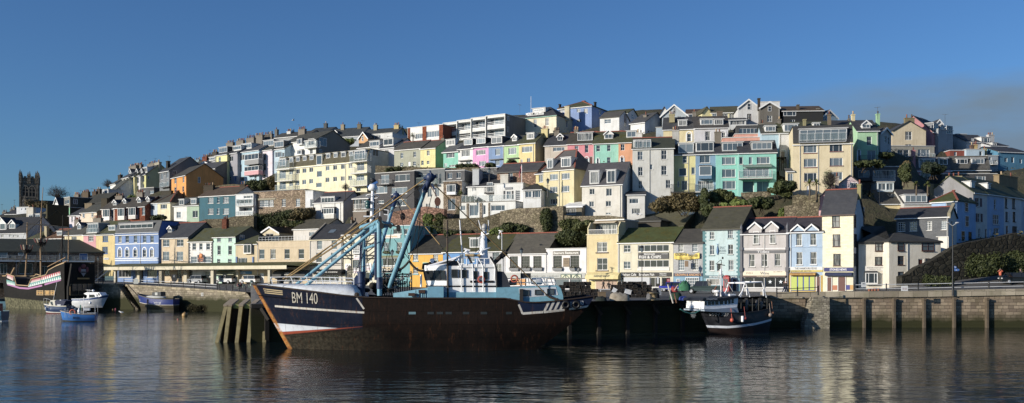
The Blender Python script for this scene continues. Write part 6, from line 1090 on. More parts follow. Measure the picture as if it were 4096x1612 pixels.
tri=AND(mth('SUBTRACT',1.,low),above(tp(17,800,706,-.3),tp(17,1385,670),.03));tri=AND(tri,ramp(N,L,sp.outputs[0],tp(17,1395,670)[0]+.1,tp(17,1380,670)[0]-.1));col=mixc(N,L,tri,col,wh2)
redm=AND(AND(mth('SUBTRACT',1.,above(tp(17,800,706,-.3),tp(17,1385,670),.03)),above(tp(17,815,737,-.3),tp(17,1395,680),.04)),bowm);col=mixc(N,L,redm,col,(.30,.07,.04,1))
weed=AND(mth('SUBTRACT',1.,above(tp(17,815,740,-.3),tp(17,1650,672),.15)),ramp(N,L,sp.outputs[0],xb+2.5,xb-4));col=mixc(N,L,weed,col,mixc(N,L,ramp(N,L,nz3,.4,.65),(.018,.016,.012,1),(.06,.052,.036,1)))
for s_ in([(17,700,450,17,1670,506,.17)]+[(17,1592,360,17,1668,470,.14)]+[(28,290,770,28,350,915,.17),(28,350,912,28,670,888,.2),(28,680,890,28,1010,858,.18),(28,1080,845,28,1470,790,.18)]+[(28,a,735-i*8,28,a-70,888-i*10,.2)for i,a in enumerate((757,838,920,1008))]):
 col=mixc(N,L,seg(tp(*s_[:3]),tp(*s_[3:6]),s_[6]),col,wht)
gold=(.55,.45,.28,1)
for i in range(3):col=mixc(N,L,seg(tp(17,640+i*6,267+i*20,-1.2),tp(17,835,290+i*18,-2.2),.075),col,gold)
stemm=ramp(N,L,mth('ADD',linf(1,-hl.rake/hl.zt(0)*-1.,-hl.rake),0.),.5,.3)
col=mixc(N,L,AND(stemm,ramp(N,L,nz1,.3,.5)),col,mixc(N,L,ramp(N,L,nz3,.45,.6),(.42,.22,.07,1),(.33,.11,.03,1)))
bk=node(N,'ShaderNodeTexBrick');cbx=N.new('ShaderNodeCombineXYZ');L.new(sp.outputs[0],cbx.inputs[0]);L.new(sp.outputs[2],cbx.inputs[1]);L.new(cbx.outputs[0],bk.inputs[0])
for k_,val in(('Color1',(1,1,1,1)),('Color2',(.8,.8,.8,1)),('Mortar',(.4,.36,.34,1)),('Scale',1.),('Mortar Size',.02),('Brick Width',3.1),('Row Height',1.15)):bk.inputs[k_].default_value=val
col=mixc(N,L,.75,col,bk.outputs[0],'MULTIPLY');rs=AND(ramp(N,L,noise(N,L,coords(N,L,(2.2,2.2,.16)),1.7,4,.7),.56,.68),ramp(N,L,nz1,.42,.6));col=mixc(N,L,mth('MULTIPLY',rs,.4),col,(.13,.05,.022,1))
L.new(col,B.inputs['Base Color']);B.inputs['Roughness'].default_value=.75;B.inputs['Specular IOR Level'].default_value=.12;bump(N,L,mth('ADD',nz1,nzs),B,.25,.06)
hu=obj('hull',hl.mesh(64,24),m,tw,(XO,0,0))
obj('deck',hl.deck(.9,.03,.99),paint('#2a2522',.9),hu)
obj('bulwark_rail',hl.rail(.22,.1),paint('#3a2a22',.8,.8,.6),hu)
on_hull(hl,hu,'BM 140',tp(17,910,415)[0],0,tp(17,1188,415)[0],.95,'#c9c4b4',-1,lambda x:float(np.interp(x,[tp(17,910,413)[0],tp(17,1188,420)[0]],[tp(17,910,413)[1],tp(17,1188,422)[1]])))
on_hull(hl,hu,'B',tp(28,1097,800)[0],tp(28,1100,805)[1],tp(28,1132,800)[0],tp(28,1100,735)[1],'#aab0b8');on_hull(hl,hu,'40',tp(28,1243,785)[0],tp(28,1240,783)[1],tp(28,1308,785)[0],tp(28,1240,712)[1],'#c9ced6')
for x in(1030,1195):p=T(28,x,775,-3.6);torus_obj('fender_tyre',tw,(p.x,-hl.hb(p.x-XO,p.z)-.13,p.z),.26,.12,'#17171a',(0.1,1,.1))
for x0,x1 in((82,145),(250,308),(332,390),(412,468),(568,625),(727,785),(955,1008)):
 a,b=tp(18,x0,578),tp(18,x1,556);g=MB();P=[(x,-hl.hb(x,z)-.02,z)for x,z in((a[0],a[1]),(b[0],a[1]),(b[0],b[1]),(a[0],b[1]))];g.poly(P);obj('scupper',g,paint('#5f8e9c' if x0==82 else '#16282e',.7),hu)
BL='#6fb4ce';MBL=paint(BL,.45,.85,.3);MW=paint('#f4f6f8',.4,.95,.2);MK=paint('#1b1b1e',.6);MNV=paint('#27406e',.5,.8,.3)
g=MB();rows=[]
for k,x,y,o in((17,560,222,-.3),(700,0,0,0),):pass
for xx,yt in((560,219),(640,216),(760,214),(860,213),(1100,216),(1350,219),(1500,222),(1590,232),(1635,280),(1652,345)):
 p=T(17,xx,yt,-1.);b=max(.1,hl.hb(p.x-XO,hl.zt(p.x-XO))-.06);zb=hl.zt(p.x-XO)-.1;zt_=max(zb+.12,p.z);rows.append([V((p.x,-b*math.copysign(abs(math.cos(t))**.55,math.cos(t)),zb+(zt_-zb)*math.sin(t)**.6))for t in[math.pi*i/14 for i in range(15)]])
g.loft(rows,0);g.poly(rows[-1]);wb=obj('whaleback',g,paint('#dfe6ee',.55,.85,.35),tw)
g=MB();a=T(17,1590,328,-3.65);g.torus(a,.16,.06,(0,1,0));g.sph(a,(.15,.1,.15));obj('fairlead',g,paint('#3a2c24',.8),wb)
g=MB();Pn=[T(17,x,y,-2.6)for x,y in((715,150),(920,145),(1080,150),(1230,150),(1370,155),(1560,162))];Pf=[T(17,x,y,-2.6)+V((0,4.6,0))for x,y in((775,150),(920,145),(1080,150),(1230,150),(1370,155),(1560,162))]
Qn=[T(17,x,y,-2.6)for x,y in((735,215),(945,215),(1100,218),(1250,220),(1395,222),(1560,225))]
for P in(Pn,Pf):g.tube(P,.035,6);g.tube([p-V((0,0,.3))for p in P],.025,5)
for p,q in zip(Pn,Qn):g.bar(p,q,.06)
for p,q in zip(Pf,Qn):g.bar(p,q+V((0,4.6,-.3)),.05)
g.tube([Pn[0],Pf[0]],.05,5);obj('bow_railing',g,MW,wb)
g=MB();p=T(17,815,200,-.5);g.lathe([(0,0),(.5,0),(.5,.12),(.3,.2),(.3,.6),(.5,.68),(.5,.8),(0,.8)],(p.x,-.5,p.z-.35),10);g.box(p.x-.9,-1.4,p.z-.35,p.x+.8,.4,p.z-.15);obj('windlass',g,MK,wb)
g=MB();a,b=T(17,1636,250,-1.5),T(17,1636,105,-1.5);g.tube([a-V((0,0,.8)),b],.34,12);g.tube([b,b+V((0,0,.12))],.42,12);g.bar(T(17,1560,225,-1.5),T(17,1610,140,-1.5),.1,.5);obj('vent_trunk',g,MNV,tw)
gn=MB();N0,N1=T(21,400,905,-2.6),T(21,392,70,-2.6);F0,F1=T(21,185,900,2.6),T(21,185,135,2.6)
gn.tube([N0-V((0,0,1.2)),N1],.22,10);gn.tube([F0-V((0,0,1.2)),F1],.2,10);gn.tube([F1-V((.2,-.15,.25)),N1+V((.1,-.15,-.15))],.25,10);gn.bar(F1.lerp(N1,.5)-V((0,0,.5)),N1-V((0,0,.65)),.28,.75);gn.tube([T(21,195,457,2.4),T(21,385,388,-2.4)],.13,8)
a,b=T(21,415,120,-2.6),T(21,580,135,-2.6);gn.prism([a+V((0,-.2,.3)),a+V((0,-.2,-.4)),b+V((0,-.2,-.12)),b+V((0,-.2,.14))],(0,.5,0))
ga=obj('gantry',gn,MBL,tw)
g=MB();g.lathe([(.27,0),(.28,1.)],(N0.x,N0.y,N0.z-.6),10);obj('gantry_foot',g,MNV,ga)
for(k,a,b,r,o0,o1)in((11,(560,1000),(1300,395),.15,-2.2,-2.4),(11,(460,990),(1255,365),.14,2.2,2.2)):
 g=MB();g.tube([T(k,*a,o0),T(k,*b,o1)],r,9);obj('gantry_stay',g,MBL,tw)
for xx in(120,142,338,355):
 g=MB();o=2.2 if xx<200 else-3.1;g.tube([T(21,xx,850 if xx<200 else 880,o),T(21,xx+(35 if xx<200 else 0),160 if xx<200 else 230,o)],.06,5);obj('ladder_rail',g,MNV,ga)
g=MB()
for i in range(24):
 for x0,x1,y0,y1,o in((120,142,840,180,2.2),(338,355,870,240,-3.1)):y=y0+(y1-y0)*i/23;sh=35*i/23 if o>0 else 0;g.bar(T(21,x0+sh,y,o),T(21,x1+sh,y,o),.05)
obj('ladder_rungs',g,MNV,ga)
bh={}
for nm_,a,b,r,o0,o1 in(('near',(305,915),(612,95),.2,-2.8,-7.5),('far',(158,850),(352,235),.19,3.,7.5)):
 p,q=T(26,*a,o0),T(26,*b,o1);bh[nm_]=(p,q);g=MB();g.tube([p,p.lerp(q,.06),p.lerp(q,.45),q],[r*.7,r,r,r*.72],12);bo=obj('derrick_boom',g,MBL,tw)
 d=(q-p).normalized();g=MB();g.tube([q-d*.9,q+d*.4],[r*1.1,r*1.2],10);g.sph(q+d*.45,.4,8);g.tube([q+d*.2+V((-.45,0,.1)),q+d*.5+V((.5,0,.05))],.16,8);g.torus(q+d*.7,.3,.08,(1,0,.3),12,5)
 for s in(-1,1):g.bar(q+V((.25*s,0,-.1)),q+V((.5*s,0,-.6)),.16)
 obj('boom_head',g,MNV,bo)
 for dx,dz in((-.95,-1.0),(.75,-1.6)):
  g=MB();c=q+V((dx,-.1,dz));g.prism([c+V((.26*math.cos(t),0,.38*math.sin(t)))for t in[math.pi*2*i/10 for i in range(10)]],(0,.22,0));g.bar(c+V((0,.1,.3)),q,.07);obj('pulley_block',g,MK if dx<0 else paint('#6a3a24',.7),bo)
 g=MB();s_=p.lerp(q,.0);g.tube([p.lerp(q,.02)+V((.2,-.05,0)),p.lerp(q,.5)+V((.21,-.05,0))],.07,6);obj('boom_rust_strip',g,paint('#3f3a30',.8,.8,.6),bo)
g=MB();c=T(21,405,100,-3.1)
for dx,dz,r in((0,.3,.2),(.15,-.3,.22),(.9,-.3,.18),(1.6,-.5,.24)):g.prism([c+V((dx+r*.8*math.cos(t),-.1,dz+r*1.3*math.sin(t)))for t in[math.pi*i/5 for i in range(10)]],(0,.25,0))
g.bar(c+V((0,0,.4)),c+V((.2,0,-.5)),.18);g.bar(c+V((.1,0,-.1)),c+V((1.7,0,-.4)),.1)
obj('pulley_cluster',g,MK,ga)
g=MB();a,b=T(26,168,415,3.),T(26,178,150,3.);g.tube([a-V((0,0,1)),a,b],[.24,.17,.14],9);g.lathe([(.0,0),(.4,.05),(.45,.3),(.3,.6),(0,.65)],b-V((0,0,.15)),12)
for yy,w_ in((247,.5),(300,.5),(362,.55)):p=T(26,152,yy,2.6);g.box(p.x-w_,2.5,p.z-.05,p.x+w_*.8,3.1,p.z+.06)
mst=obj('signal_mast',g,MW,tw);g=MB();p=T(26,176,205,3.);g.torus(p,.6,.035,(0,.25,1),28,5);obj('ring_aerial',g,MW,mst);g=MB();g.bar(T(26,138,135,2.9),T(26,215,92,2.9),.2);obj('radar_bar',g,paint('#2f77c8',.4),mst);g=MB();p=T(26,180,85,3.);g.sph(p,(.3,.25,.24),9);obj('radar_cap',g,MK,mst)
for yy in(262,283):g=MB();p=T(26,140,yy,2.4);g.lathe([(.2,0),(.24,.1),(.24,.4),(.1,.5)],p-V((0,0,.2)),8);obj('signal_lamp',g,paint('#1e5a5a',.3),mst)
g=MB()
for p,q in(((232,300),(232,420)),((297,310),(297,400)),((232,303),(297,313)),((265,345),(297,350)),((125,360),(160,360))):g.bar(T(26,*p,2.),T(26,*q,2.),.07)
obj('mast_railing',g,MW,mst)
YW=paint('#a8843a',.7);BKW=paint('#26231f',.7)
def rope(k0,a,o0,k1,b,o1,r,mat,sag=0.,name='rope'):
 p,q=T(k0,*a,o0),T(k1,*b,o1);g=MB();g.tube([p.lerp(q,t)-V((0,0,sag*4*t*(1-t)))for t in[i/8 for i in range(9)]],r,5,0);return obj(name,g,mat,tw)
for a in((11,(330,930),-1.,26,(600,60),-7.5,.05,YW),(17,(880,170),1.,26,(365,195),7.5,.05,YW),(17,(860,175),-1.,11,(1300,310),-2.4,.045,YW),(17,(830,190),0,11,(1250,330),2.,.04,YW),(12,(610,105),-7.5,28,(730,622),-3.2,.05,YW),(12,(270,235),7.5,12,(800,880),2.,.045,YW),
(21,(560,200),-3.,21,(440,800),-2.,.028,BKW,.3),(21,(430,230),-3.,21,(640,700),-1.,.028,BKW,.2),(21,(555,230),-3.,21,(515,700),-3.,.028,BKW,.1),(26,(552,280),-6.,26,(520,690),-3.,.028,BKW,.1),(26,(560,250),-6.,26,(455,690),-1.,.028,BKW,.2),(26,(640,190),-7.,12,(350,860),-3.,.028,BKW,.5),
(26,(245,320),-2.4,26,(590,60),-7.,.028,BKW),(26,(300,340),-2.4,26,(600,80),-7.,.028,BKW),(26,(30,830),-2.4,26,(240,300),-2.,.028,BKW),(21,(220,470),2.,21,(330,800),0,.028,BKW,.9),(12,(20,280),3,12,(980,570),-2.,.028,BKW,.6),(26,(400,330),6.,26,(460,690),0,.028,BKW,.2),(21,(600,330),-3.,21,(800,600),-2.,.028,BKW),(17,(560,215),0,17,(1700,30),-2.,.028,BKW,.3),
(27,(130,20),-4.,27,(100,260),-3.,.028,BKW),(27,(470,0),-2.6,27,(480,980),-2.75,.08,paint('#5a4a3a',.8)),(27,(860,0),1.,27,(835,420),-1.,.03,BKW),(27,(630,0),1.,27,(665,470),1.,.06,MW),(27,(868,0),0.,27,(905,135),0.,.04,MW),(27,(993,0),0.,27,(1000,130),0.,.04,MW)):rope(*a)
def chain(k0,a,o0,k1,b,o1,n=16,sag=.4):
 p,q=T(k0,*a,o0),T(k1,*b,o1);g=MB()
 for i in range(n):t=(i+.5)/n;c=p.lerp(q,t)-V((0,0,sag*4*t*(1-t)));d=(q-p).normalized();g.torus(c,.085,.028,d.cross(V((0,0,1)))if i%2 else d.cross(V((0,1,0))),7,4)
 return obj('chain',g,paint('#4a3a2c',.8),tw)
chain(28,(715,612),-3.2,28,(900,690),-3.3,22,.1);chain(21,(800,620),-2.,21,(985,755),-2.,34,.25);chain(21,(590,740),-2.5,21,(800,620),-2.,34,.3)
g=MB();a,b=T(21,440,995,.5),T(21,835,735,.5)
for i in range(14):x=a.x+(b.x-a.x)*i/13;g.box(x-.05,.3,a.z-1,x+.05,.42,b.z-R.uniform(0,1.2))
for j in range(8):z=a.z+(b.z-a.z)*j/8;g.box(a.x,.25,z-.06,b.x-R.uniform(0,2),.45,z+.06)
rk=obj('dredge_rack',g,MK,tw)
for i in range(60):g=MB();c=V((R.uniform(a.x,b.x),.1,a.z+(b.z-a.z)*R.random()**1.3));g.torus(c,.13,.04,(R.gauss(0,1),1,R.gauss(0,1)),8,4);obj('dredge_ring',g,paint(R.choice(['#8f959a','#b9bec2','#55595c','#3f7f86']),.4),rk)
g=MB()
for i in range(22):c=V((R.uniform(T(21,150,950,0).x,T(21,560,950,0).x),R.uniform(-2,2),T(21,300,985,0).z+R.uniform(-.5,.8)));g.sph(c,(R.uniform(.15,.45),R.uniform(.2,.4),R.uniform(.15,.35)),7)
obj('winch_gear',g,paint('#2a221c',.9,.8,.6),tw)
def Z(k,y,off=-2.6,x=600):return T(k,x,y,off).z
zb,zm,zw0,zw1,zr0=Z(27,918),Z(27,770),Z(27,757),Z(27,640),Z(27,604);xa,xe=T(27,470,800,-2.6).x,T(27,1092,800,-2.6).x;hw=2.6
plan=[(xe,-hw),(xa,-hw),(xa-.85,-2.25),(xa-1.5,-1.5),(xa-1.8,-.5),(xa-1.8,.5),(xa-1.5,1.5),(xa-.85,2.25),(xa,hw),(xe,hw)]
def ring(z,f):return[V((x-(f if i not in(0,9)else 0)*(1 if 2<=i<=7 else.4),y,z))for i,(x,y)in enumerate(plan)]
rb_,rm_,rt_,rr_=ring(zb-.6,.1),ring(zm-.35,.1),ring(zw1+.12,.4),ring(zr0,.5)
g=MB();g.loft([rb_,ring(zm-.36,.1)],0,True,False);g.loft([rm_,rt_,rr_],0,True,False);wh=obj('wheelhouse',g,MW,tw)
g=MB();g.prism([p+V((0,0,.0))for p in rr_],(0,0,.16));g.add([p+V((0,0,.16))for p in rr_]+[V((xa+1.2,y,zr0+1.1))for y in(-1.8,1.8)],[[1,2,10],[2,3,4,5,6,11,10],[6,7,11],[7,8,11]]);g.poly([rr_[1]+V((0,0,.16)),V((xa+1.2,-1.8,zr0+1.1)),V((xa+1.2,1.8,zr0+1.1)),rr_[8]+V((0,0,.16))]);obj('wheelhouse_roof',g,MW,wh)
g=MB();g.loft([[p+(p-V((xe,0,p.z))).normalized()*.06 for p in ring(zm-.55,.11)],[p+(p-V((xe,0,p.z))).normalized()*.06 for p in ring(zm-.42,.11)]],0,True,False);obj('rubbing_band',g,MK,wh)
def fwin(p0,p1,q0,q1,a,b,c=.12,d_=.9):
 P=[p0.lerp(p1,a),p0.lerp(p1,b),q0.lerp(q1,b),q0.lerp(q1,a)];P=[P[0].lerp(P[3],c),P[1].lerp(P[2],c),P[1].lerp(P[2],d_),P[0].lerp(P[3],d_)];n=(P[1]-P[0]).cross(P[3]-P[0]).normalized();
 if n.y>0 and abs(n.y)>abs(n.x):n=-n
 if n.x>0 and abs(n.x)>=abs(n.y):n=-n
 g=MB();g.prism([p+n*.005 for p in P],n*.02);o=obj('window',g,glass(3),wh);g=MB();cc=sum(P,V())/4
 for i in range(4):g.bar(P[i]+n*.03,P[(i+1)%4]+n*.03,.07)
 obj('frame',g,paint('#33363a',.5),o)
for i in range(1,8):
 L_=(plan[i+1][0]-plan[i][0])**2
 if i==1:fwin(rm_[1],rm_[2],rt_[1],rt_[2],.04,.47,.3);fwin(rm_[1],rm_[2],rt_[1],rt_[2],.53,.96,.3)
 elif i<7:fwin(rm_[i],rm_[i+1],rt_[i],rt_[i+1],.07,.93,.3)
for x0,y0,x1,y1 in((452,640,532,722),(535,635,597,722),(632,640,716,725),(805,658,850,740),(940,665,980,742)):
 a,b=T(27,x0,y1,-hw),T(27,x1,y0,-hw);
 if x0==452:continue
 g=MB();g.box(a.x,-hw-.03,a.z,b.x,-hw-.004,b.z);o=obj('window',g,glass(3),wh);g=MB();pane_frame(g,b.x-a.x+.14,b.z-a.z+.14,'p',.08,-hw-.07,-hw-.031,a.x-.07,a.z-.07);obj('frame',g,paint('#3f4448',.5),o)
a,b=T(27,762,785,-2.65),T(27,1060,640,-2.65);g=MB();g.box(a.x,-2.68,a.z-.06,b.x,-2.62,a.z+.12);obj('handrail',g,MK,wh)
torus_obj('lifebuoy',wh,T(27,905,755,-2.72),.27,.07,'#c8452c')
g=MB();zt_=zr0;a=T(27,620,600,-2.6);b=T(27,1090,600,-2.6);g.box(a.x,-2.75,zr0+.02,b.x,2.75,zr0+.32);ud=obj('upper_deck',g,MW,wh)
g=MB();a,b=T(27,472,603,-2.4),T(27,620,516,-2.4);g.box(a.x,-2.4,zr0+.17,b.x,1.8,b.z);g.prism([(a.x,-2.4,zr0+.17),(a.x-1.1,-2.2,zr0+.2),(a.x,-2.4,b.z)],(0,3.8,0));obj('windscreen_panel',g,paint('#2d3036',.5),ud)
g=MB()
for P in([(590,480),(1000,490)],[(590,480),(610,530),(650,580),(655,905)],[(735,470),(795,560),(805,905)],[(865,480),(925,585),(930,905)],[(1010,470),(1080,590),(1075,770)],[(660,485),(660,580)],[(720,480),(720,575)],[(850,490),(850,590)],[(945,490),(945,590)]):
 g.tube([T(27,x,y,-2.75)for x,y in P],.06 if len(P)>2 else.045,6)
for x in(620,760,900,1000):g.tube([T(27,x,485,2.6),T(27,x,600,2.6)],.06,5)
g.tube([T(27,590,480,2.6),T(27,1000,490,2.6)],.06,5);obj('bridge_railing',g,MW,ud)
g=MB();g.tube([T(27,728,450,-2.8),T(27,785,545,-2.8)],.09,7);g.tube([T(27,1018,465,-2.8),T(27,1080,560,-2.8),T(27,1098,640,-2.85),T(27,1105,1000,-2.85)],.09,7);obj('exhaust_pipe',g,MK,ud)
g=MB();g.tube([T(27,1075,535,0),T(27,1215,405,0)],.2,9);g.tube([T(27,1150,470,0),T(27,1222,402,0)],.25,9);obj('exhaust_pipe',g,paint('#3a3028',.8,.8,.6),ud)
b0,b1,t0,t1=T(27,855,600,0),T(27,1002,600,0),T(27,903,140,0),T(27,972,140,0);c0,c1=(b0+b1)/2,(t0+t1)/2;g=MB();rws=[]
for c,w_ in((c0,(b1.x-b0.x)/2),(c0.lerp(c1,.45),(T(27,972,400,0).x-T(27,866,400,0).x)/2*.98),(c1,(t1.x-t0.x)/2)):rws.append([c+V((w_*math.cos(t)*(1),w_*1.1*math.sin(t),0))for t in[2*math.pi*i/14 for i in range(14)]])
g.loft(rws,0,True);g.poly(rws[-1]);mt=obj('mast_tower',g,MW,ud);g=MB();p=T(27,944,95,0);r_=(T(27,980,95,0)-T(27,908,95,0)).x/2;g.lathe([(r_*.8,-r_*1.1),(r_,-r_*.6),(r_,r_*.3),(r_*.75,r_*.95),(r_*.35,r_*1.3),(0,r_*1.36)],p,14);obj('satellite_dome',g,paint('#b9b7b4',.4),mt)
g=MB()
for P in([(855,410),(890,375)],[(900,390),(1020,350)],[(920,200),(1000,170),(1000,130)],[(870,230),(915,205)],[(850,450),(700,430)]):g.tube([T(27,x,y,-.6)for x,y in P],.06,6)
obj('crosstree',g,MW,mt);g=MB();a,b=T(27,697,450,-.6),T(27,888,430,-.6);g.box(a.x,-1.4,a.z-.08,b.x,.6,a.z+.1);rp_=obj('radar_platform',g,paint('#c8a35a',.6),mt);g=MB();p=T(27,720,410,-.4);g.lathe([(.15,-.2),(.22,-.1),(.2,.1),(.1,.2)],p,10);g.bar(T(27,682,365,-.4),T(27,762,385,-.4),.18,.14);obj('radar_scanner',g,MW,rp_)
g=MB();p=T(27,282,520,0);g.sph(p,(.24,.24,.25),12);g.tube([p-V((0,0,.6)),p],.1,8);obj('satellite_dome',g,MW,wh)
for x,y in((180,585),(200,580),(270,560),(300,555)):g=MB();p=T(27,x,y,-1.2 if x<250 else 0);g.prism([p+V((-.22,-.15,-.28)),p+V((.2,-.15,-.2)),p+V((.28,-.15,.28)),p+V((-.15,-.15,.22))],(0,.3,0));obj('flood_light',g,MK,wh)
g=MB();p,q=T(27,212,645,-1.6),T(27,212,575,-1.6);g.tube([p,q],.2,8);g.tube([T(27,140,850,-2.3),T(27,140,690,-2.3)],.1,6);obj('roof_vent',g,MW,wh)
zd=hl.zt(10)-.9
g=MB();a,b=T(27,430,915,-2.75),T(27,1110,985,-2.75);g.box(a.x-1,-2.75,zd,b.x+.2,2.75,a.z);lo_=obj('deckhouse_base',g,MBL,tw)
g=MB();a,b=T(27,228,845,-3.3),T(27,425,990,-3.3);g.box(a.x,-3.3,zd,b.x,3.2,a.z);obj('deck_box',g,paint('#6fb4d2',.45,.85,.25),tw)
c=T(27,0,885,-3.2);g=MB();g.prism([(a.x-.01,-3.25,zd),(a.x-.01,-3.25,a.z-.1),(c.x-1.5,-2.6,c.z-.3),(c.x-1.5,-2.6,zd)],(0,5.6,0));fb=obj('front_bulkhead',g,MBL,tw);g=MB()
for x,y in((150,905),(20,945)):p=T(27,x,y,-3.28);g.box(p.x-.28,-3.35,p.z-.13,p.x+.28,-3.1,p.z+.13)
obj('opening',g,paint('#4a2c1c',.8),fb)
g=MB();
for x in(75,120,185):g.bar(T(27,x,985,-3.3),T(27,x,890,-3.3),.06)
obj('deck_railing',g,MK,fb)
P=[T(28,x,y,-3.)for x,y in((-60,508),(900,474),(950,522),(985,640),(985,700),(360,742),(200,742),(-60,742))];g=MB();g.prism(P,(0,5.8,0));ad_=obj('aft_deckhouse',g,MBL,tw)
P=[T(28,x,y,-3.02)for x,y in((290,518),(870,496),(910,625),(312,668))];g=MB();g.prism(P,(0,.012,0));obj('white_panel',g,paint('#cfd9e4',.5),ad_)
for x0,y0,x1,y1 in((357,555,452,628),(553,551,650,614),(745,536,838,606)):a,b=T(28,x0,y1,-3.05),T(28,x1,y0,-3.05);g=MB();g.box(a.x,-3.06,a.z,b.x,-3.022,b.z);o=obj('window',g,glass(1),ad_);g=MB();pane_frame(g,b.x-a.x+.12,b.z-a.z+.12,'p',.07,-3.1,-3.061,a.x-.06,a.z-.06);obj('frame',g,paint('#3a3f42',.5),o)
g=MB();P=[T(28,x,y,-2.7)for x,y in((-60,250),(60,260),(110,340),(165,500),(-60,505))];g.prism(P,(0,5,0));obj('engine_casing',g,paint('#2d3340',.7),tw)
g=MB();p=T(28,100,490,-1.5);g.prism([T(28,x,y,-.8)for x,y in((145,395),(258,380),(262,470),(150,475))],(0,1,0));obj('orange_locker',g,paint('#e08a1e',.5),tw)
torus_obj('lifebuoy',tw,T(28,225,370,-2.6),.28,.075,'#c8502f')
g=MB();a,b=T(28,485,408,-1.2),T(28,662,412,-1.2);g.tube([a,a+V((.15,0,0)),b-V((.15,0,0)),b],[.2,.3,.3,.2],12);obj('life_raft',g,paint('#d9dde2',.4),tw)
g=MB()
for P in([(110,370),(460,360),(660,355),(760,350),(830,350)],[(140,440),(480,430),(870,425)],[(470,350),(490,460)],[(665,350),(740,470)],[(730,350),(750,470)],[(830,350),(880,470)],[(300,370),(350,490)],[(570,360),(570,470)],[(-40,455),(100,445)],[(75,450),(75,500)],[(115,450),(115,500)]):
 for o in(-2.3,1.2):g.tube([T(28,x,y,-2.3)+V((0,o+2.3,0))for x,y in P],.035,5)
obj('aft_railing',g,paint('#aebfca',.5),tw)
g=MB();p=T(28,400,322,-1.5);g.box(p.x-.45,-1.7,p.z-.22,p.x+.45,-1.4,p.z+.22);g.bar(p,p-V((0,0,1.6)),.08);obj('flood_light',g,MK,tw)
g=MB();a=T(28,332,530,-3.15);g.box(a.x-.15,-3.3,zd,a.x+.15,-3.05,a.z);obj('stanchion',g,paint('#2f2a28',.8),tw)
for sx in(590,1230):pass
# ---- WH 707
KP=PL(2940,108.5,-22);wh7=KP.thing('small_trawler','black and white inshore trawler WH 707 with blue striped hull below the teal quoined pub','trawler')
def K_(x,y,off=-2.1,k=30):return KP.loc(k,x,y,off)
xw=K_(195,690,0).x;Lw=K_(1075,690).x-xw
shw=[(K_(x,y).x-xw,K_(x,y).z)for x,y in((195,690),(330,700),(500,708),(660,712),(800,700),(950,680),(1078,655))]
h7=Hull(Lw,4.8,lambda x:float(np.interp(x,[p[0]for p in shw],[p[1]for p in shw])),1.2,.6,.9,.38,.85,.85,-.5,.2)
m,nt,N,L,B=nm('small_trawler_hull');tcx=N.new('ShaderNodeTexCoord');sp=N.new('ShaderNodeSeparateXYZ');L.new(tcx.outputs['Object'],sp.inputs[0]);v=tcx.outputs['Object']
def kp(x,y):p=K_(x,y);return(p.x-xw,p.z)
col=mixc(N,L,ramp(N,L,noise(N,L,v,1.2,6,.7),.4,.75),(.012,.013,.018,1),(.035,.036,.045,1));col=mixc(N,L,above((0,.75),(10,1.0),.2),(.022,.014,.013,1),col)
for a,b in(((250,888),(550,888)),((550,888),(830,850)),((830,850),(1078,795))):col=mixc(N,L,seg(kp(*a),kp(*b),.26),col,(.62,.66,.74,1))
L.new(col,B.inputs['Base Color']);B.inputs['Roughness'].default_value=.45
hu7=obj('hull',h7.mesh(44,16),m,wh7,(xw,0,0));obj('deck',h7.deck(.5,.03,.99),paint('#3a3f44',.9),hu7);obj('gunwale',h7.rail(.16,.12),paint('#20242c',.7),hu7)
on_hull(h7,hu7,'WH 707',kp(372,755)[0],kp(372,755)[1],kp(530,755)[0],kp(372,718)[1],'#b9bcc0')
g=MB();cx,cz=kp(230,740);P=[]
for i in range(18):t=2*math.pi*i/18;rr=(.46 if i%2 else.3);x,z=cx+rr*math.cos(t)*.9,cz+rr*math.sin(t);P.append((x,-h7.hb(x,z)-.04,z))
g.poly(P);obj('bow_emblem',g,paint('#d9d6c4',.5),hu7)
g=MB();a=K_(235,560,-1.8);P=[K_(x,y,-1.9)for x,y in((232,658),(232,572),(485,566),(650,522),(640,650),(488,660))]
g.prism([K_(x,y,-1.9)for x,y in((232,662),(240,566),(486,560),(488,662))],(0,3.6,0));g.prism([K_(x,y,-1.9)for x,y in((488,662),(486,560),(655,520),(640,650))],(0,3.6,0));cab=obj('wheelhouse',g,MW,wh7)
g=MB();g.prism([K_(x,y,-2.1)for x,y in((212,560),(230,530),(480,528),(660,498),(668,522),(490,562))],(0,4.0,0));rf=obj('wheelhouse_roof',g,paint('#1f242c',.6),cab);u=K_(262,552,-2.13);w_=K_(398,530,-2.13);lettering(rf,'ZARAHATHAX',u.x,u.z,w_.x,w_.z,-2.13,'#e3e6e8')
g=MB();g.prism([K_(x,y,-2.15)for x,y in((240,672),(600,645),(640,640),(662,708),(500,705),(240,692))],(0,4.2,0));obj('foredeck_shelter',g,paint('#9fb0c0',.5),wh7)
for x0,y0,x1,y1 in((240,570,268,618),(280,568,317,616),(327,566,360,613),(372,562,410,611),(427,558,468,608),(488,548,515,605),(532,545,557,600),(573,540,597,592)):
 a,b=K_(x0,y1,-1.92),K_(x1,y0,-1.92);g=MB();g.box(a.x,-1.95,a.z,b.x,-1.905,b.z);o=obj('window',g,glass(3),cab)
g=MB()
for x in(185,205,228,245):g.tube([K_(x,690,-1.4),K_(x,565,-1.4)],.045,5)
for y in(565,605,640):g.tube([K_(180,y,-1.4),K_(250,y,-1.4)],.04,5)
obj('bow_railing',g,MW,wh7)
g=MB();g.tube([K_(442,520,0),K_(445,120,0)],[.08,.05],8);ms7=obj('mast',g,MW,wh7);g=MB()
for P in([(358,500),(430,190)],[(545,475),(450,240)],[(622,505),(460,230)]):g.tube([K_(x,y,0)for x,y in P],.04,6)
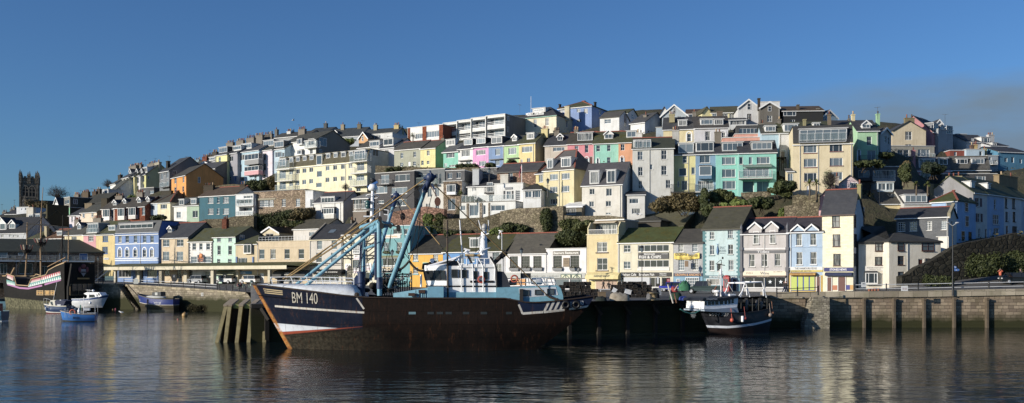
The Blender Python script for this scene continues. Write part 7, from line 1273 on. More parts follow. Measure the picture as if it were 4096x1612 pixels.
obj('mast_stay',g,paint('#c9c4ba',.5),ms7);g=MB();g.tube([K_(447,130,0),K_(447,60,0)],.04,5);g.tube([K_(380,108,0),K_(490,128,0)],.05,5);g.tube([K_(395,95,0),K_(440,60,0)],.03,4);g.lathe([(.1,0),(.1,.2),(.05,.25)],K_(463,50,0),8);obj('aerial',g,MK,ms7)
for y in(200,215,230,245):g=MB();g.lathe([(.08,0),(.13,.05),(.13,.2),(.08,.25)],K_(440,y,-.15),8);obj('signal_lamp',g,MW,ms7)
g=MB();g.prism([K_(x,y,0)for x,y in((432,440),(468,440),(520,520),(432,520))],(0,.06,0));obj('mast_gusset',g,paint('#cdb8bc',.6),ms7)
g=MB();g.lathe([(.16,0),(.18,.35),(.38,.4),(.38,.58),(.15,.64)],K_(395,500,-.5),12);obj('radar_scanner',g,MW,wh7);g=MB();g.tube([K_(365,440,-.3),K_(372,410,-.3),K_(390,385,-.3)],.09,8);obj('exhaust_pipe',g,paint('#7a4a34',.8),wh7)
g=MB();a,b=K_(520,515,-.5),K_(595,478,-.5);g.box(a.x,-1,a.z,b.x,.4,b.z);obj('raft_box',g,MW,wh7)
g=MB()
for P in([(680,520),(735,345)],[(735,345),(945,332)],[(945,332),(1000,520)],[(660,510),(720,420)],[(960,420),(965,500)]):
 for o in(-1.6,1.5):g.tube([K_(x,y,-1.6)+V((0,o+1.6,0))for x,y in P],.075,6)
g.tube([K_(735,345,-1.6),K_(735,345,-1.6)+V((0,3.1,0))],.09,6);g.tube([K_(945,332,-1.6),K_(945,332,-1.6)+V((0,3.1,0))],.09,6);obj('stern_gantry',g,MW,wh7)
for cx in(762,882,940):g=MB();c=K_(cx,620,-1.2+(cx-762)/200);rr=abs(K_(cx,690,-1.2).z-c.z);g.lathe([(0,-.06),(rr,-.06),(rr,.06),(0,.06)],(0,0,0),20);o=obj('net_drum',g,paint('#6f6a66',.7,.8,.5),wh7);o.location=c;o.rotation_euler=(math.pi/2,0,.75)
g=MB();g.tube([K_(770,622,-1.1),K_(940,622,-.4)],.14,8);obj('drum_axle',g,paint('#8f6a34',.7),wh7)
g=MB()
for i in range(26):c=K_(R.uniform(640,1040),R.uniform(540,690),R.uniform(-.5,1.8));g.sph(c,(R.uniform(.1,.4),R.uniform(.2,.4),R.uniform(.1,.3)),6)
obj('net_heap',g,paint('#22262a',.9,.8,.5),wh7)
g=MB()
for x in(690,830,905,1010):g.tube([K_(x,690,-1.9),K_(x,530,-1.9)],.06,5)
obj('gallows_post',g,paint('#3a3a36',.8),wh7)
for x,y,c,r in((558,800,'#e0532c',.22),(706,776,'#a8352a',.19),(1030,735,'#9a8a7c',.22),(1070,712,'#a8683a',.17)):
 p=K_(x,y,-2.1);yy=-h7.hb(p.x-xw,max(.2,p.z))-r-.02;g=MB();g.sph((p.x,yy,p.z),(r,r,r*1.08),12);g.tube([(p.x,yy,p.z+r),(p.x,yy+.2,p.z+1.3)],.03,5);obj('fender_buoy',g,paint(c,.45),wh7)
g=MB();p=K_(675,785,-2.1);g.lathe([(.14,-.3),(.16,-.2),(.16,.3),(.1,.35)],(p.x,-h7.hb(p.x-xw,p.z)-.18,p.z),8);obj('fender',g,MW,wh7)
rg=MB();P=[KP.p(30,x,y,-1.8)for x,y in((-60,665),(0,700),(60,718),(120,715),(185,682))];rg.tube(P,.07,5);tag(obj('mooring_rope',rg,paint('#3f9a8a',.6)),'slack turquoise mooring rope from the jetty to the small black trawler','rope')
# ---- galleon
GP=PL(300,194,33);gl=GP.thing('galleon','black replica galleon with red white and turquoise triangle bands and three masts','sailing ship')
def Gp(x,y,off=-2.6,k=29):return GP.loc(k,x,y,off)
xg=Gp(90,700,0).x;Lg=Gp(700,700).x-xg
shg=[(Gp(x,y).x-xg,Gp(x,y).z)for x,y in((90,650),(108,628),(185,655),(200,745),(330,755),(365,680),(520,640),(545,590),(620,545),(715,505))]
hg=Hull(Lg,6.4,lambda x:float(np.interp(x,[p[0]for p in shg],[p[1]for p in shg])),.8,.45,.6,.22,.95,.9,-.6,0.)
m,nt,N,L,B=nm('galleon_hull');tcx=N.new('ShaderNodeTexCoord');sp=N.new('ShaderNodeSeparateXYZ');L.new(tcx.outputs['Object'],sp.inputs[0]);v=tcx.outputs['Object']
def gp(x,y):p=Gp(x,y);return(p.x-xg,p.z)
col=mixc(N,L,ramp(N,L,noise(N,L,v,1.2,6,.7),.4,.75),(.005,.0045,.004,1),(.013,.0115,.01,1));wv=node(N,'ShaderNodeTexWave');wv.bands_direction='Z';wv.inputs['Scale'].default_value=1.6;L.new(v,wv.inputs['Vector']);col=mixc(N,L,ramp(N,L,wv.outputs[1],.9,1.,0,.6),col,(.005,.005,.005,1))
grn=mixc(N,L,ramp(N,L,noise(N,L,v,2,6),.4,.65),(.05,.05,.028,1),(.16,.15,.09,1));col=mixc(N,L,above(gp(95,880),gp(470,915),.08),grn,col);B.inputs['Specular IOR Level'].default_value=.2
for a,b in(((105,738),(240,778)),((240,778),(330,785)),((330,785),(480,752)),((505,742),(668,692))):col=mixc(N,L,seg(gp(*a),gp(*b),.35),col,(.40,.20,.36,1))
L.new(col,B.inputs['Base Color']);B.inputs['Roughness'].default_value=.75
hug=obj('hull',hg.mesh(80,16),m,gl,(xg,0,0));obj('deck',hg.deck(.6,.03,.99),paint('#3a3026',.9),hug);obj('gunwale',hg.rail(.16,.14,0,1,80),paint('#c9a468',.6),hug)
def tri_band(a0,a1,b0,b1,n,base,tcol,flip):
 g=MB();g2=MB()
 def hp(t,f):x=(a0[0]+(a1[0]-a0[0])*t)*(1-f)+(b0[0]+(b1[0]-b0[0])*t)*f;y=(a0[1]+(a1[1]-a0[1])*t)*(1-f)+(b0[1]+(b1[1]-b0[1])*t)*f;q=gp(x,y);return q
 def S(q,e):return(q[0],-hg.hb(q[0],q[1])-e,q[1])
 for i in range(n*2):
  t0,t1=i/(n*2),(i+1)/(n*2);g.add([S(hp(t0,0),.04),S(hp(t1,0),.04),S(hp(t1,1),.04),S(hp(t0,1),.04)],[[0,1,2,3]])
 for i in range(n):
  t0,t1,tm=i/n,(i+1)/n,(i+.5)/n;f=(0,1)if not flip else(1,0);g2.add([S(hp(t0,f[0]),.06),S(hp(t1,f[0]),.06),S(hp(tm,f[1]),.06)],[[0,1,2]])
 o=obj('painted_band',g,paint(base,.6,.85,.1),hug);obj('triangle_pattern',g2,paint(tcol,.6,.85,.1),o)
tri_band((372,688),(465,668),(355,728),(468,700),9,'#e9e3dc','#c03a4c',False);tri_band((470,662),(662,602),(475,698),(665,640),9,'#efe9e2','#c03a4c',False)
tri_band((352,728),(665,648),(330,770),(672,684),16,'#dfeeea','#3fa49c',False);tri_band((108,625),(175,650),(104,668),(172,702),5,'#efe6e0','#c03a4c',False);tri_band((100,690),(190,715),(104,735),(195,754),7,'#dfeeea','#3fa49c',False)
for x0,x1,t in((423,497,'lll'),(510,563,'==='),(567,615,'ll')):
 a,b=gp(x0,855),gp(x1,806);yy=-hg.hb(a[0],a[1])-.05;g=MB();g.box(a[0],yy-.03,a[1],b[0],yy,b[1]);o=obj('heraldic_panel',g,paint('#141312',.6),hug);g=MB();pane_frame(g,b[0]-a[0],b[1]-a[1],'p',.14,yy-.08,yy-.03,a[0],a[1]);obj('frame',g,paint('#c8a05a',.5),o);g=MB()
 n=len(t)
 for i in range(n):
  cx=a[0]+(b[0]-a[0])*(i+.5)/n;cz=(a[1]+b[1])/2
  if t[0]=='l':
   g.prism([(cx,yy-.06,cz-.5),(cx+.12,yy-.06,cz-.1),(cx+.1,yy-.06,cz+.3),(cx,yy-.06,cz+.6),(cx-.1,yy-.06,cz+.3),(cx-.12,yy-.06,cz-.1)],(0,.03,0))
   for s in(-1,1):g.prism([(cx+s*.1,yy-.06,cz),(cx+s*.34,yy-.06,cz+.25),(cx+s*.36,yy-.06,cz-.05),(cx+s*.25,yy-.06,cz-.1),(cx+s*.1,yy-.06,cz-.12)],(0,.03,0))
   g.box(cx-.22,yy-.07,cz-.2,cx+.22,yy-.03,cz-.12)
  else:
   z=a[1]+.22+(b[1]-a[1]-.3)*i/n;g.box(a[0]+.3,yy-.07,z,b[0]-.3,yy-.03,z+.2);g.box(a[0]+.4,yy-.07,z-.1,a[0]+.5,yy-.03,z);g.box(b[0]-.6,yy-.07,z-.1,b[0]-.5,yy-.03,z)
 obj('gilt_emblem',g,paint('#d9a23a',.4),o)
a,b,c,d=Gp(715,505,-2.9),Gp(700,900,-2.9),None,None;ex=a.x;g=MB();g.prism([(ex,-2.9,Gp(700,760).z),(ex+.5,-2.5,Gp(700,520).z),(ex+.5,2.5,Gp(700,520).z),(ex,2.9,Gp(700,760).z)],(.5,0,0));g.box(ex-.1,-2.9,.6,ex+.4,2.9,Gp(700,760).z);tr=obj('transom',g,paint('#141210',.85,.7,.3),gl)
xt=ex+1.02;zc=Gp(750,615,0).z;g=MB();g.prism([(xt,-.55,zc+.7),(xt,.55,zc+.7),(xt,.6,zc),(xt,0,zc-.8),(xt,-.6,zc)],(.06,0,0));o=obj('shield',g,paint('#8f96a8',.5),tr);g=MB();g.box(xt+.06,-.5,zc-.05,xt+.1,.5,zc+.2);obj('shield_band',g,paint('#20242c',.5),o);g=MB();g.sph((xt+.05,0,zc+1.25),(.1,.55,.5),9);g.sph((xt+.05,-.8,zc+.6),(.1,.35,.6),8);g.sph((xt+.05,.8,zc+.6),(.1,.35,.6),8);obj('crest_mantling',g,paint('#7a3340',.6),o);g=MB();g.box(xt,-1.3,zc-1.35,xt+.06,1.3,zc-1.05);obj('motto_scroll',g,paint('#a8843a',.5),o)
zq_=Gp(700,765).z;g=MB();g.box(xt-.5,-2.2,zq_-.8,xt-.35,2.2,zq_+.5);sw=obj('stern_window',g,glass(0),tr);g=MB()
for i in range(5):g.box(xt-.34,-2.25+i*1.1,zq_-.85,xt-.28,-2.15+i*1.1,zq_+.55)
obj('frame',g,paint('#2d3a3f',.6),sw)
for i in range(3):
 y0=-2.6+i*1.8;z0=Gp(700,855).z;g=MB();g.box(xt-.55,y0,z0,xt-.45,y0+1.6,z0+2.2);o=obj('heraldic_panel',g,paint('#141312',.6),tr);g=MB();g.bar((xt-.42,y0,z0),(xt-.42,y0+1.6,z0),.1);g.bar((xt-.42,y0,z0+2.2),(xt-.42,y0+1.6,z0+2.2),.1);g.bar((xt-.42,y0,z0),(xt-.42,y0,z0+2.2),.1);g.sph((xt-.43,y0+.8,z0+1.1),(.04,.3,.4),8);obj('frame',g,paint('#8f7444',.5),o)
vs,fs=text_mesh('GOLDEN HIND',True);g=MB();zn=Gp(700,905).z;g.add([(xt-.52,-2.3+4.6*v[0],zn+.45*v[1])for v in vs],fs);obj('lettering',g,paint('#8f7a44',.6),tr)
WD=paint('#b08a58',.7,.85,.3);DK=paint('#1d1a17',.8)
g=MB()
for P in([(592,560),(600,540),(712,493)],[(545,585),(715,515)],[(650,540),(650,525)],[(510,552),(700,452)]):g.tube([Gp(x,y,-2.)for x,y in P],.09,6)
obj('poop_rail',g,WD,gl);g=MB();g.tube([Gp(60,745,0),Gp(160,560,0)][::1],.22,7);g.tube([Gp(45,755,-.5),Gp(100,690,-.5)],.2,6);obj('bowsprit',g,WD,gl)
def mast(P,r,cols):
 for(a,b),rr,c in zip(zip(P,P[1:]),r,cols):g=MB();g.tube([Gp(*a,0),Gp(*b,0)],[rr,rr*.9],8);yield obj('mast',g,c,gl)
m1_=list(mast([(438,650),(434,300),(441,0)],[.2,.15],[WD,WD]));
g=MB();g.tube([GP.loc(24,925,1014,0),GP.loc(24,932,370,0)],.14,8);obj('topmast',g,WD,m1_[0]);g=MB();g.tube([GP.loc(24,932,375,0),GP.loc(1,437,378,0)],[.09,.06],7);obj('topgallant_pole',g,WD,m1_[0])
m2_=list(mast([(273,648),(285,440),(292,80)],[.18,.12],[WD,WD]));m3_=list(mast([(655,500),(668,210),(672,0)],[.15,.1],[DK,DK]));m4_=list(mast([(730,500),(733,145)],[.11],[WD]))
for mm,x,y0,y1,w_ in((m1_[0],437,296,250,1.45),(m2_[0],287,372,320,1.35)):
 c0,c1=Gp(x,y0,0),Gp(x,y1,0);g=MB();g.lathe([(w_*.55,-.6),(w_*.75,0),(w_*.8,.12)],c0,14);tp_=obj('fighting_top',g,DK,mm)
 for i in range(12):t=2*math.pi*i/12;g=MB();p=c0+V((math.cos(t)*w_*.78,math.sin(t)*w_*.78,0));q=c0+V((math.cos(t)*w_,math.sin(t)*w_,c1.z-c0.z));g.bar(p,q,.28,.08);obj('top_panel',g,paint('#7a3530' if i%2 else '#b9a58c',.7),tp_)
for mm,k,P,r in((m1_[0],24,[(520,640),(930,665),(1320,702)],.11),(m2_[0],29,[(30,462),(280,472),(500,488)],.12),(m1_[0],29,[(250,90),(430,100),(620,118)],.15)):
 if k==29 and P[0][0]==250:continue
 g=MB();g.tube([GP.loc(k,x,y,-.5)for x,y in P],[r*.6,r,r*.6],7);obj('yard',g,DK,mm)
RG_=paint('#2a251f',.8)
def shroud(mm,top,bots,off):
 g=MB();Pt=Gp(*top,0);Pb=[Gp(*b,off)for b in bots]
 for p in Pb:g.tube([p,Pt],.03,4)
 for j in range(1,15):
  t=j/16
  for a,b in zip(Pb,Pb[1:]):g.bar(a.lerp(Pt,t),b.lerp(Pt,t),.025)
 obj('shrouds',g,RG_,mm)
shroud(m1_[0],(437,300),[(265,765),(290,770),(315,772),(340,770)],-3.);shroud(m1_[0],(437,300),[(520,560),(545,552),(570,545)],2.8);shroud(m2_[0],(288,375),[(120,640),(140,645),(160,650)],-2.8);shroud(m3_[0],(667,215),[(590,540),(610,530),(630,520)],-2.2);shroud(m1_[0],(441,10),[(380,260),(400,255)],-1.5);shroud(m3_[0],(668,300),[(700,480),(715,478)],2.)
g=MB()
for a,b in(((30,560),(288,375)),((45,750),(288,375)),((288,375),(437,245)),((437,245),(667,215)),((500,20),(670,400)),((733,150),(655,490)),((441,10),(600,330)),((110,630),(288,120)),((667,215),(775,450)),((290,120),(441,10)),((560,500),(437,260)),((360,640),(441,60)),((600,330),(700,450)),((200,380),(437,60)),((60,465),(285,250)),((480,488),(437,255))):g.tube([Gp(*a,-.5),Gp(*a,-.5).lerp(Gp(*b,-.3),.5)-V((0,0,.3)),Gp(*b,-.3)],.03,4)
obj('rigging',g,RG_,gl)
for x0,x1 in((105,132),(150,175)):pass
# ---- small boats
def small(k,label,cat,x0,x1,yw,hgt,beam,yaw,cols,bands,d=None,zoff=0.,rake=.8,nm_='motor_boat',flip=False,sheer=.35,stern=.8,zlow=None):
 """x0..x1 pixel ends at the waterline height yw; bow at x0 unless flip"""
 dd=d or at(k,(x0+x1)/2,yw,1)and 6.3/((px(k,0,yw)[1]-CY)/F);pl=PL(px(k,(x0+x1)/2,0)[0],dd,yaw);a=pl.loc(k,x0,yw);b=pl.loc(k,x1,yw);L_=abs(b.x-a.x)
 t=thing(nm_,label,cat,pl.o+pl.u*(b.x if flip else a.x)+V((0,0,zoff)),-rad(yaw)+(math.pi if flip else 0))
 hh=hgt;hl_=Hull(L_,beam,lambda x:hh*(1+sheer*(1-min(1,x/L_/.8))**2),rake,.6,.95,.45,.8,stern,zlow if zlow is not None else-.3)
 n=12;cuts=sorted(set([0,1]+[i/n for i in range(n)]+bands));g=MB()
 for sd in(-1,1):
  for bi in range(len(bands)+1):
   lo=([0]+bands)[bi];hi=(bands+[1])[bi];vs=[lo+(hi-lo)*i/4 for i in range(5)];g.loft([[hl_.pt(i/30,v_,sd)for v_ in vs]for i in range(31)],bi)
 for bi in range(len(bands)+1):
  lo=([0]+bands)[bi];hi=(bands+[1])[bi];g.add([hl_.pt(1,lo,-1),hl_.pt(1,lo,1),hl_.pt(1,hi,1),hl_.pt(1,hi,-1)],[[0,1,2,3]],bi)
 hu_=obj('hull',g,[paint(c,.35,.85,.2)for c in cols],t)
 return t,hl_,hu_,pl,a
t,hb_,hu_,pl,a=small(31,'bright blue open fishing boat BM36 with orange lifebuoy, nearest at the left','boat',432,1195,880,1.05,2.5,-14,['#1f7fd6','#1a74c8','#3a3f3c'],[.5,.72],rake=.35,stern=.92,sheer=.5)
Lb=hb_.L;obj('deck',hb_.deck(.35,.05,.98),paint('#30404a',.8),hu_);obj('gunwale',hb_.rail(.1,.09),paint('#b9ab94',.6),hu_)
on_hull(hb_,hu_,'BM36',Lb*.40,.38,Lb*.58,.72,'#20242a')
def bl(x,y,off=0.):p=pl.loc(31,x,y,off);return V((p.x-a.x,off,p.z))
g=MB()
for P in([(445,640),(600,690),(760,690),(935,690)],[(940,710),(1185,712)],[(940,760),(1175,765)]):
 for o in(-1.0,1.0):g.tube([bl(x,y,-1.0)+V((0,o+1,0))for x,y in P],.035,5)
for x,y0 in((535,610),(620,690),(760,690),(960,700),(1090,710),(1180,540)):
 for o in(-1.,1.):g.tube([bl(x,800,-1)+V((0,o+1,0)),bl(x,y0,-1)+V((0,o+1,0))],.03,5)
g.tube([bl(890,780,-1),bl(890,540,-1),bl(1170,535,-1),bl(1182,780,-1)],.04,5);g.tube([bl(890,780,1),bl(890,540,1),bl(1170,535,1),bl(1182,780,1)],.04,5);obj('rail_frame',g,paint('#c9ced2',.3),t)
torus_obj('lifebuoy',t,bl(697,690,-1.1),.36,.1,'#e8683a');g=MB();p,q=bl(925,652,-.4),bl(1062,602,-.4);g.box(p.x,-.6,p.z,q.x,.3,q.z);obj('hauler_box',g,MW,t);g=MB();g.lathe([(.18,0),(.2,.5),(.1,.62),(.1,.85)],bl(832,720,-.5),10);obj('post_light',g,MW,t);g=MB();g.tube([bl(840,760,0),bl(852,400,0)],.035,5);g.tube([bl(925,760,0),bl(935,365,0)],.06,6);g.tube([bl(1040,530,0),bl(1052,200,0)],.03,5);ms_=obj('mast',g,MW,t);g=MB();g.sph(bl(1072,488,0),(.2,.2,.22),9);obj('radar_dome',g,MW,ms_)
g=MB();g.prism([bl(x,y,.2)for x,y in((842,520),(872,540),(875,660),(845,690))],(0,.1,0));obj('green_board',g,paint('#3f9a78',.6),t);g=MB();g.sph(bl(770,640,0),(.35,.3,.4),8);g.sph(bl(715,580,0),(.3,.2,.16),8);obj('tarpaulin',g,paint('#2a4a6a',.7),t);g=MB();g.sph(bl(855,745,-.6),(.14,.14,.3),8);obj('fender',g,MW,t)
t,hb_,hu_,pl,a=small(31,'navy and cream cabin cruiser with dark canopy, beside the blue open boat','boat',90,640,715,1.35,2.4,8,['#33507e','#2f4a78','#e9e4da','#7a3030'],[.34,.64,.74],rake=.4,stern=.9,sheer=.3)
obj('deck',hb_.deck(.06,.03,1.),paint('#dcd6c2',.6),hu_);obj('gunwale',hb_.rail(.12,.16),paint('#e6dfc8',.5),hu_)
g=MB();g.prism([bl(x,y,-.95)for x,y in((185,525),(225,432),(330,425),(335,605),(255,560))],(0,1.9,0));cb_=obj('cabin',g,paint('#e6e0cc',.5),t);g=MB();g.prism([bl(x,y,-.97)for x,y in((218,462),(262,462),(290,585),(225,505))],(0,.01,0));obj('window',g,glass(0),cb_)
g=MB();g.prism([bl(x,y,-.98)for x,y in((315,440),(470,430),(550,445),(470,600),(330,608))],(0,1.96,0));cn_=obj('canopy',g,paint('#24305a',.7),t);g=MB();g.prism([bl(x,y,-1.0)for x,y in((365,520),(440,520),(440,580),(365,580))],(0,.01,0));obj('canopy_window',g,paint('#d9dce2',.3),cn_)
g=MB();g.box(*bl(420,432,-1.0)[:2],bl(420,432).z,bl(520,420).x,1.0,bl(420,420).z);obj('roof_hatch',g,MW,cb_);g=MB();g.tube([bl(285,425,0),bl(360,50,0)],.03,5);g.tube([bl(478,600,0),bl(480,430,0)],.03,5);obj('aerial',g,MW,t)
g=MB()
for o in(-.7,.7):g.tube([bl(80,520,o),bl(82,390,o),bl(140,395,o),bl(215,420,o),bl(225,450,o)],.03,5);g.tube([bl(140,520,o),bl(140,395,o)],.025,5)
obj('bow_rail',g,paint('#d5d9dc',.3),t);g=MB();g.sph(bl(118,610,-1.),(.12,.12,.3),8);obj('fender',g,MW,t);g=MB();p,q=bl(510,580,0),bl(605,520,0);g.box(p.x,-.3,p.z,q.x,.3,q.z);g.lathe([(.25,0),(.28,.5),(.1,.6)],bl(585,620,0),8);obj('outboard_motor',g,paint('#5a6066',.5),t)
for x in(150,180):torus_obj('porthole',t,bl(x,572,-1.15),.09,.03,'#e6e2d6')
t,hb_,hu_,pl,a=small(31,'white motor boat with blue stripe and cabin, aground by the quay wall','boat',752,1470,500,1.6,2.6,12,['#e6eaee','#26508f','#dfe3e8','#c9ccce'],[.06,.22,.85],d=178,zoff=.9,rake=1.3,flip=True,sheer=.5,zlow=-.05)
obj('deck',hb_.deck(.1,.03,1.),paint('#e3e6e8',.5),hu_);sx=-1
def bw(x,y,off=0.):p=pl.loc(31,x,y);bx=pl.loc(31,1470,500).x;return V((bx-p.x,off,p.z-.9))
g=MB();g.prism([bw(x,y,-.95)for x,y in((1000,290),(1060,260),(1330,262),(1385,340),(1330,360),(1055,402),(1080,330))],(0,1.9,0));cb_=obj('cabin',g,MW,t)
for P in(((1115,310),(1230,310),(1245,365),(1115,372)),((1272,305),(1295,305),(1305,340),(1280,342)),((1305,285),(1325,278),(1355,325),(1325,330))):
 for o in(-.97,.955):g=MB();g.prism([bw(x,y,o)for x,y in P],(0,.015,0));obj('window',g,glass(3),cb_)
g=MB();g.sph(bw(1135,225,0),(.24,.24,.2),10);obj('radar_dome',g,MW,cb_);g=MB();g.tube([bw(980,212,0),bw(1100,222,0)],.03,5);g.tube([bw(1050,400,.5),bw(1052,200,.5)],.025,5);obj('aerial',g,MW,cb_)
t,hb_,hu_,pl,a=small(33,'navy blue beached fishing boat PZ130 with tan stripe by the left quay wall','boat',592,1190,600,2.1,3.0,20,['#2b3f8f','#e3ded2','#5a5138','#4a422e'],[.46,.5,.7],d=184,zoff=.25,rake=.7,sheer=.45,zlow=-.3,stern=.6)
obj('deck',hb_.deck(.2,.03,.99),paint('#8f9494',.8),hu_);obj('gunwale',hb_.rail(.12,.14),paint('#5f5a4a',.7),hu_)
on_hull(hb_,hu_,'PZ130',hb_.L*.58,1.12,hb_.L*.74,1.5,'#e3e6ea');on_hull(hb_,hu_,'PZ130',hb_.L*.06,1.65,hb_.L*.13,2.05,'#c9ced8')
def bp(x,y,off=0.):p=pl.loc(33,x,y,off);return V((p.x-a.x,off,p.z-.25))
g=MB();g.prism([bp(x,y,-.7)for x,y in((805,400),(815,350),(945,338),(948,405))],(0,1.4,0));cb_=obj('cabin',g,paint('#4a4f52',.7),t)
g=MB();g.box(bp(898,392).x,-.74,bp(898,392).z,bp(938,350).x,-.705,bp(938,350).z);obj('window',g,paint('#b9bdb8',.4),cb_);g=MB();g.sph(bp(870,425,0),(2.6,.8,.35),10);obj('white_cover',g,paint('#c9ccc9',.7),t);g=MB();g.tube([bp(735,640,-1.6),bp(738,455,-1.6)],.09,6);obj('support_leg',g,paint('#4a4030',.9),t);g=MB();g.tube([bp(590,400,0),bp(430,225,0)],.1,6);obj('bowsprit',g,paint('#5a4c3a',.8),t)
t,hb_,hu_,pl,a=small(2,'teal boat stern cut off by the left edge of the view','boat',-150,52,850,1.5,2.4,0,['#2f6f8a','#2a6682','#cfd6d9'],[.35,.75],stern=.95)
obj('gunwale',hb_.rail(.1,.1),paint('#6aa0b4',.5),hu_);g=MB();g.box(hb_.L-.9,-.5,1.4,hb_.L-.6,.5,2.6);obj('red_board',g,paint('#a83232',.5),t)
for k,x,y,r,c,lab in((2,160,690,.26,'#e07a5a','salmon round mooring buoy under the galleon bow'),(33,1322,722,.46,'#b98f3e','big ochre mooring buoy in the inner harbour'),(33,1215,778,.14,'#c86a5a','small red float beside the ochre buoy'),(33,242,615,.15,'#d9507a','small pink float below the harbour steps'),(33,200,618,.12,'#a07a40','small brown float beside the pink float'),(18,787,905,.11,'#9a5a1e','small orange float in the dark water below the trawler')):
 dd=6.3/((px(k,0,y+r*6)[1]-CY)/F);p=at(k,x,y,dd);p.z=r*.45;g=MB();g.sph(p,r,14);g.torus(p+V((0,0,r*1.02)),r*.18,r*.05,(0,1,0),10,5);tag(obj('mooring_buoy',g,paint(c,.45)),lab,'buoy')
DP=PL(970,95.5,-8);dl_=DP.thing('timber_dolphin','raking timber fender dolphin with green caps at the head of the jetty','dolphin');TMB=paint('#a5965f',.9,.85,.6);CAPM=paint('#9aa348',.9,.85,.4)
def D_(x,y,off=0.):return DP.loc(17,x,y,off)
for xt,xb in((262,168),(300,255),(415,370),(525,490),(660,650)):
 g=MB();a0,a1=D_(xt-20,445,-.3),D_(xt+18,445,-.3);b0,b1=D_(xb-18,815,-1.9),D_(xb+18,815,-1.9);e=V((0,.5,0));P=[b0,b1,a1,a0];g.prism(P,e);b0.z=-1;obj('raking_pile',g,TMB,dl_)
 g=MB();c=D_(xt+22,418,.9);g.prism([a0+V((-.05,-.05,.0)),a1+V((.05,-.05,0)),a1+V((.55,1.3,.55)),a0+V((.45,1.3,.55))],(0,0,.18));obj('pile_cap',g,paint('#a8957a',.9),dl_)
 g=MB();g.prism([D_(xb+16,870,-1.2),D_(xb+95,870,-.2),D_(xt+95,455,.4),D_(xt+18,455,.2)],(0,.4,0));obj('dark_backing',g,paint('#2a241c',.9),dl_)  # dark sheets fill the dark, weedy gaps between the piles
for x0,x1 in((268,330),(342,440),(452,560),(570,660)):g=MB();p,q=D_(x0,465,.1),D_(x1,425,.1);g.box(p.x,-.1,p.z,q.x,1.2,q.z);obj('green_cap_beam',g,CAPM,dl_)
g=MB();p,q=D_(270,870,2.2),D_(720,440,2.2);g.box(p.x+.6,1.6,-1.5,q.x+1.5,4,q.z);obj('core_wall',g,stone('#4f4638',.8,2.5),dl_)
# ==== quayside things
def gnd(k,x,d):
 X=px(k,x,0)[0];return V(((X-CX)/F*d,d,ground_z(X,d)))
 # ---- vehicles
def car(label,k,x,d,yaw,col,kind='hatch',cat='car',name='parked_car',L_=4.2,z=None):
 p=gnd(k,x,d);t=thing(name,label,cat,p,-rad(yaw));h={'hatch':1.5,'suv':1.75,'pickup':1.8,'van':2.2}[kind];w=.88;a=L_/2
 top={'hatch':[(-.30,1),(-.12,1.0),(.22,.97),(.44,.6)],'suv':[(-.28,1),(-.1,1),(.42,.98),(.485,.6)],'pickup':[(-.17,1),(-.08,1),(.13,1.),(.17,.62)],'van':[(-.38,1),(-.3,1),(.47,1),(.5,.9)]}[kind]
 hood=.56*h if kind!='van' else.6*h;x0={'hatch':-.2,'suv':-.22,'pickup':-.25,'van':-.42}[kind]
 low=[(-.5,.22),(-.5,.48),(-.47,.55),(x0,.60),(.49,.62),(.5,.5),(.5,.22)];g=MB()
 rows=[[V((q*L_,s*w*(1 if abs(q)<.47 else.9),zz*h))for q,zz in low]for s in(-1,1)];mid=[[V((q*L_,s*w*1.0,zz*h))for q,zz in low]for s in(-.8,.8)]
 for R_ in rows:g.poly(R_)
 g.loft([rows[0],rows[1]],0,True,False)
 for s in(-1,1):
  for q in(-.31,.31):g.lathe([(.0,-.03),(.40,-.03),(.40,.03),(0,.03)],(0,0,0),14)if False else None
 if kind=='van':g.box(-.38*L_,-w*.97,.55*h,.5*L_,w*.97,h)
 bd=obj('body',g,paint(col,.25,.8,.08),t);g=MB();tp_=[(x0,.6)]+top if kind!='van' else[(-.42,.6),(-.38,.97),(-.3,.98),(-.28,.6)]
 pl_=[[V((q*L_,s*w*(.95 if zz<.7 else.80),zz*h))for q,zz in tp_]for s in(-1,1)]
 for R_ in pl_:g.poly(R_)
 g.loft(pl_,0,True,False);obj('windows',g,glass(3),t).name='window'
 if kind!='van':
  g=MB();q0,q1=tp_[1][0]*L_,tp_[3][0]*L_;g.box(q0+.1,-w*.81,h*.985,q1,w*.81,h+.03)
  for s in(-1,1):
   for q,zz in((tp_[1][0],1),(.02,1),(tp_[3][0],.97)):g.bar((q*L_*(1 if q<0 else 1)-(.0 if q>-.05 else.35),s*w*.955,.6*h),(q*L_+.05,s*w*.81,zz*h),.07)
  obj('roof',g,paint(col,.25,.8,.08),t)
 for q in(-.31,.31):
  for s in(-1,1):
   g=MB();r=.33 if kind=='hatch' else.38;g.tube([(q*L_,s*w-.12*s,r),(q*L_,s*w+.04*s,r)],r,14);wl=obj('wheel',g,paint('#141416',.8),t);g=MB();g.tube([(q*L_,s*w+.0*s,r),(q*L_,s*w+.06*s,r)],r*.6,10);obj('rim',g,paint('#b9bdc2',.3),wl)
 for s in(-1,1):g=MB();g.box(-.505*L_,s*.6-.2,.46*h,-.49*L_,s*.6+.2,.54*h);obj('headlight',g,paint('#e6ecf0',.1),t);g=MB();g.box(.495*L_,s*.7-.1,.45*h,.508*L_,s*.7+.1,.6*h);obj('tail_light',g,paint('#a81e1e',.2),t)
 return t
car('silver estate car facing left under the market shelter',33,1520,207,30,'#b3b8bd','suv',L_=4.5);t=car('white pickup truck with dark rear canopy on the left quay',33,1960,204,30,'#eceef0','pickup','pickup','pickup_truck',5.3)
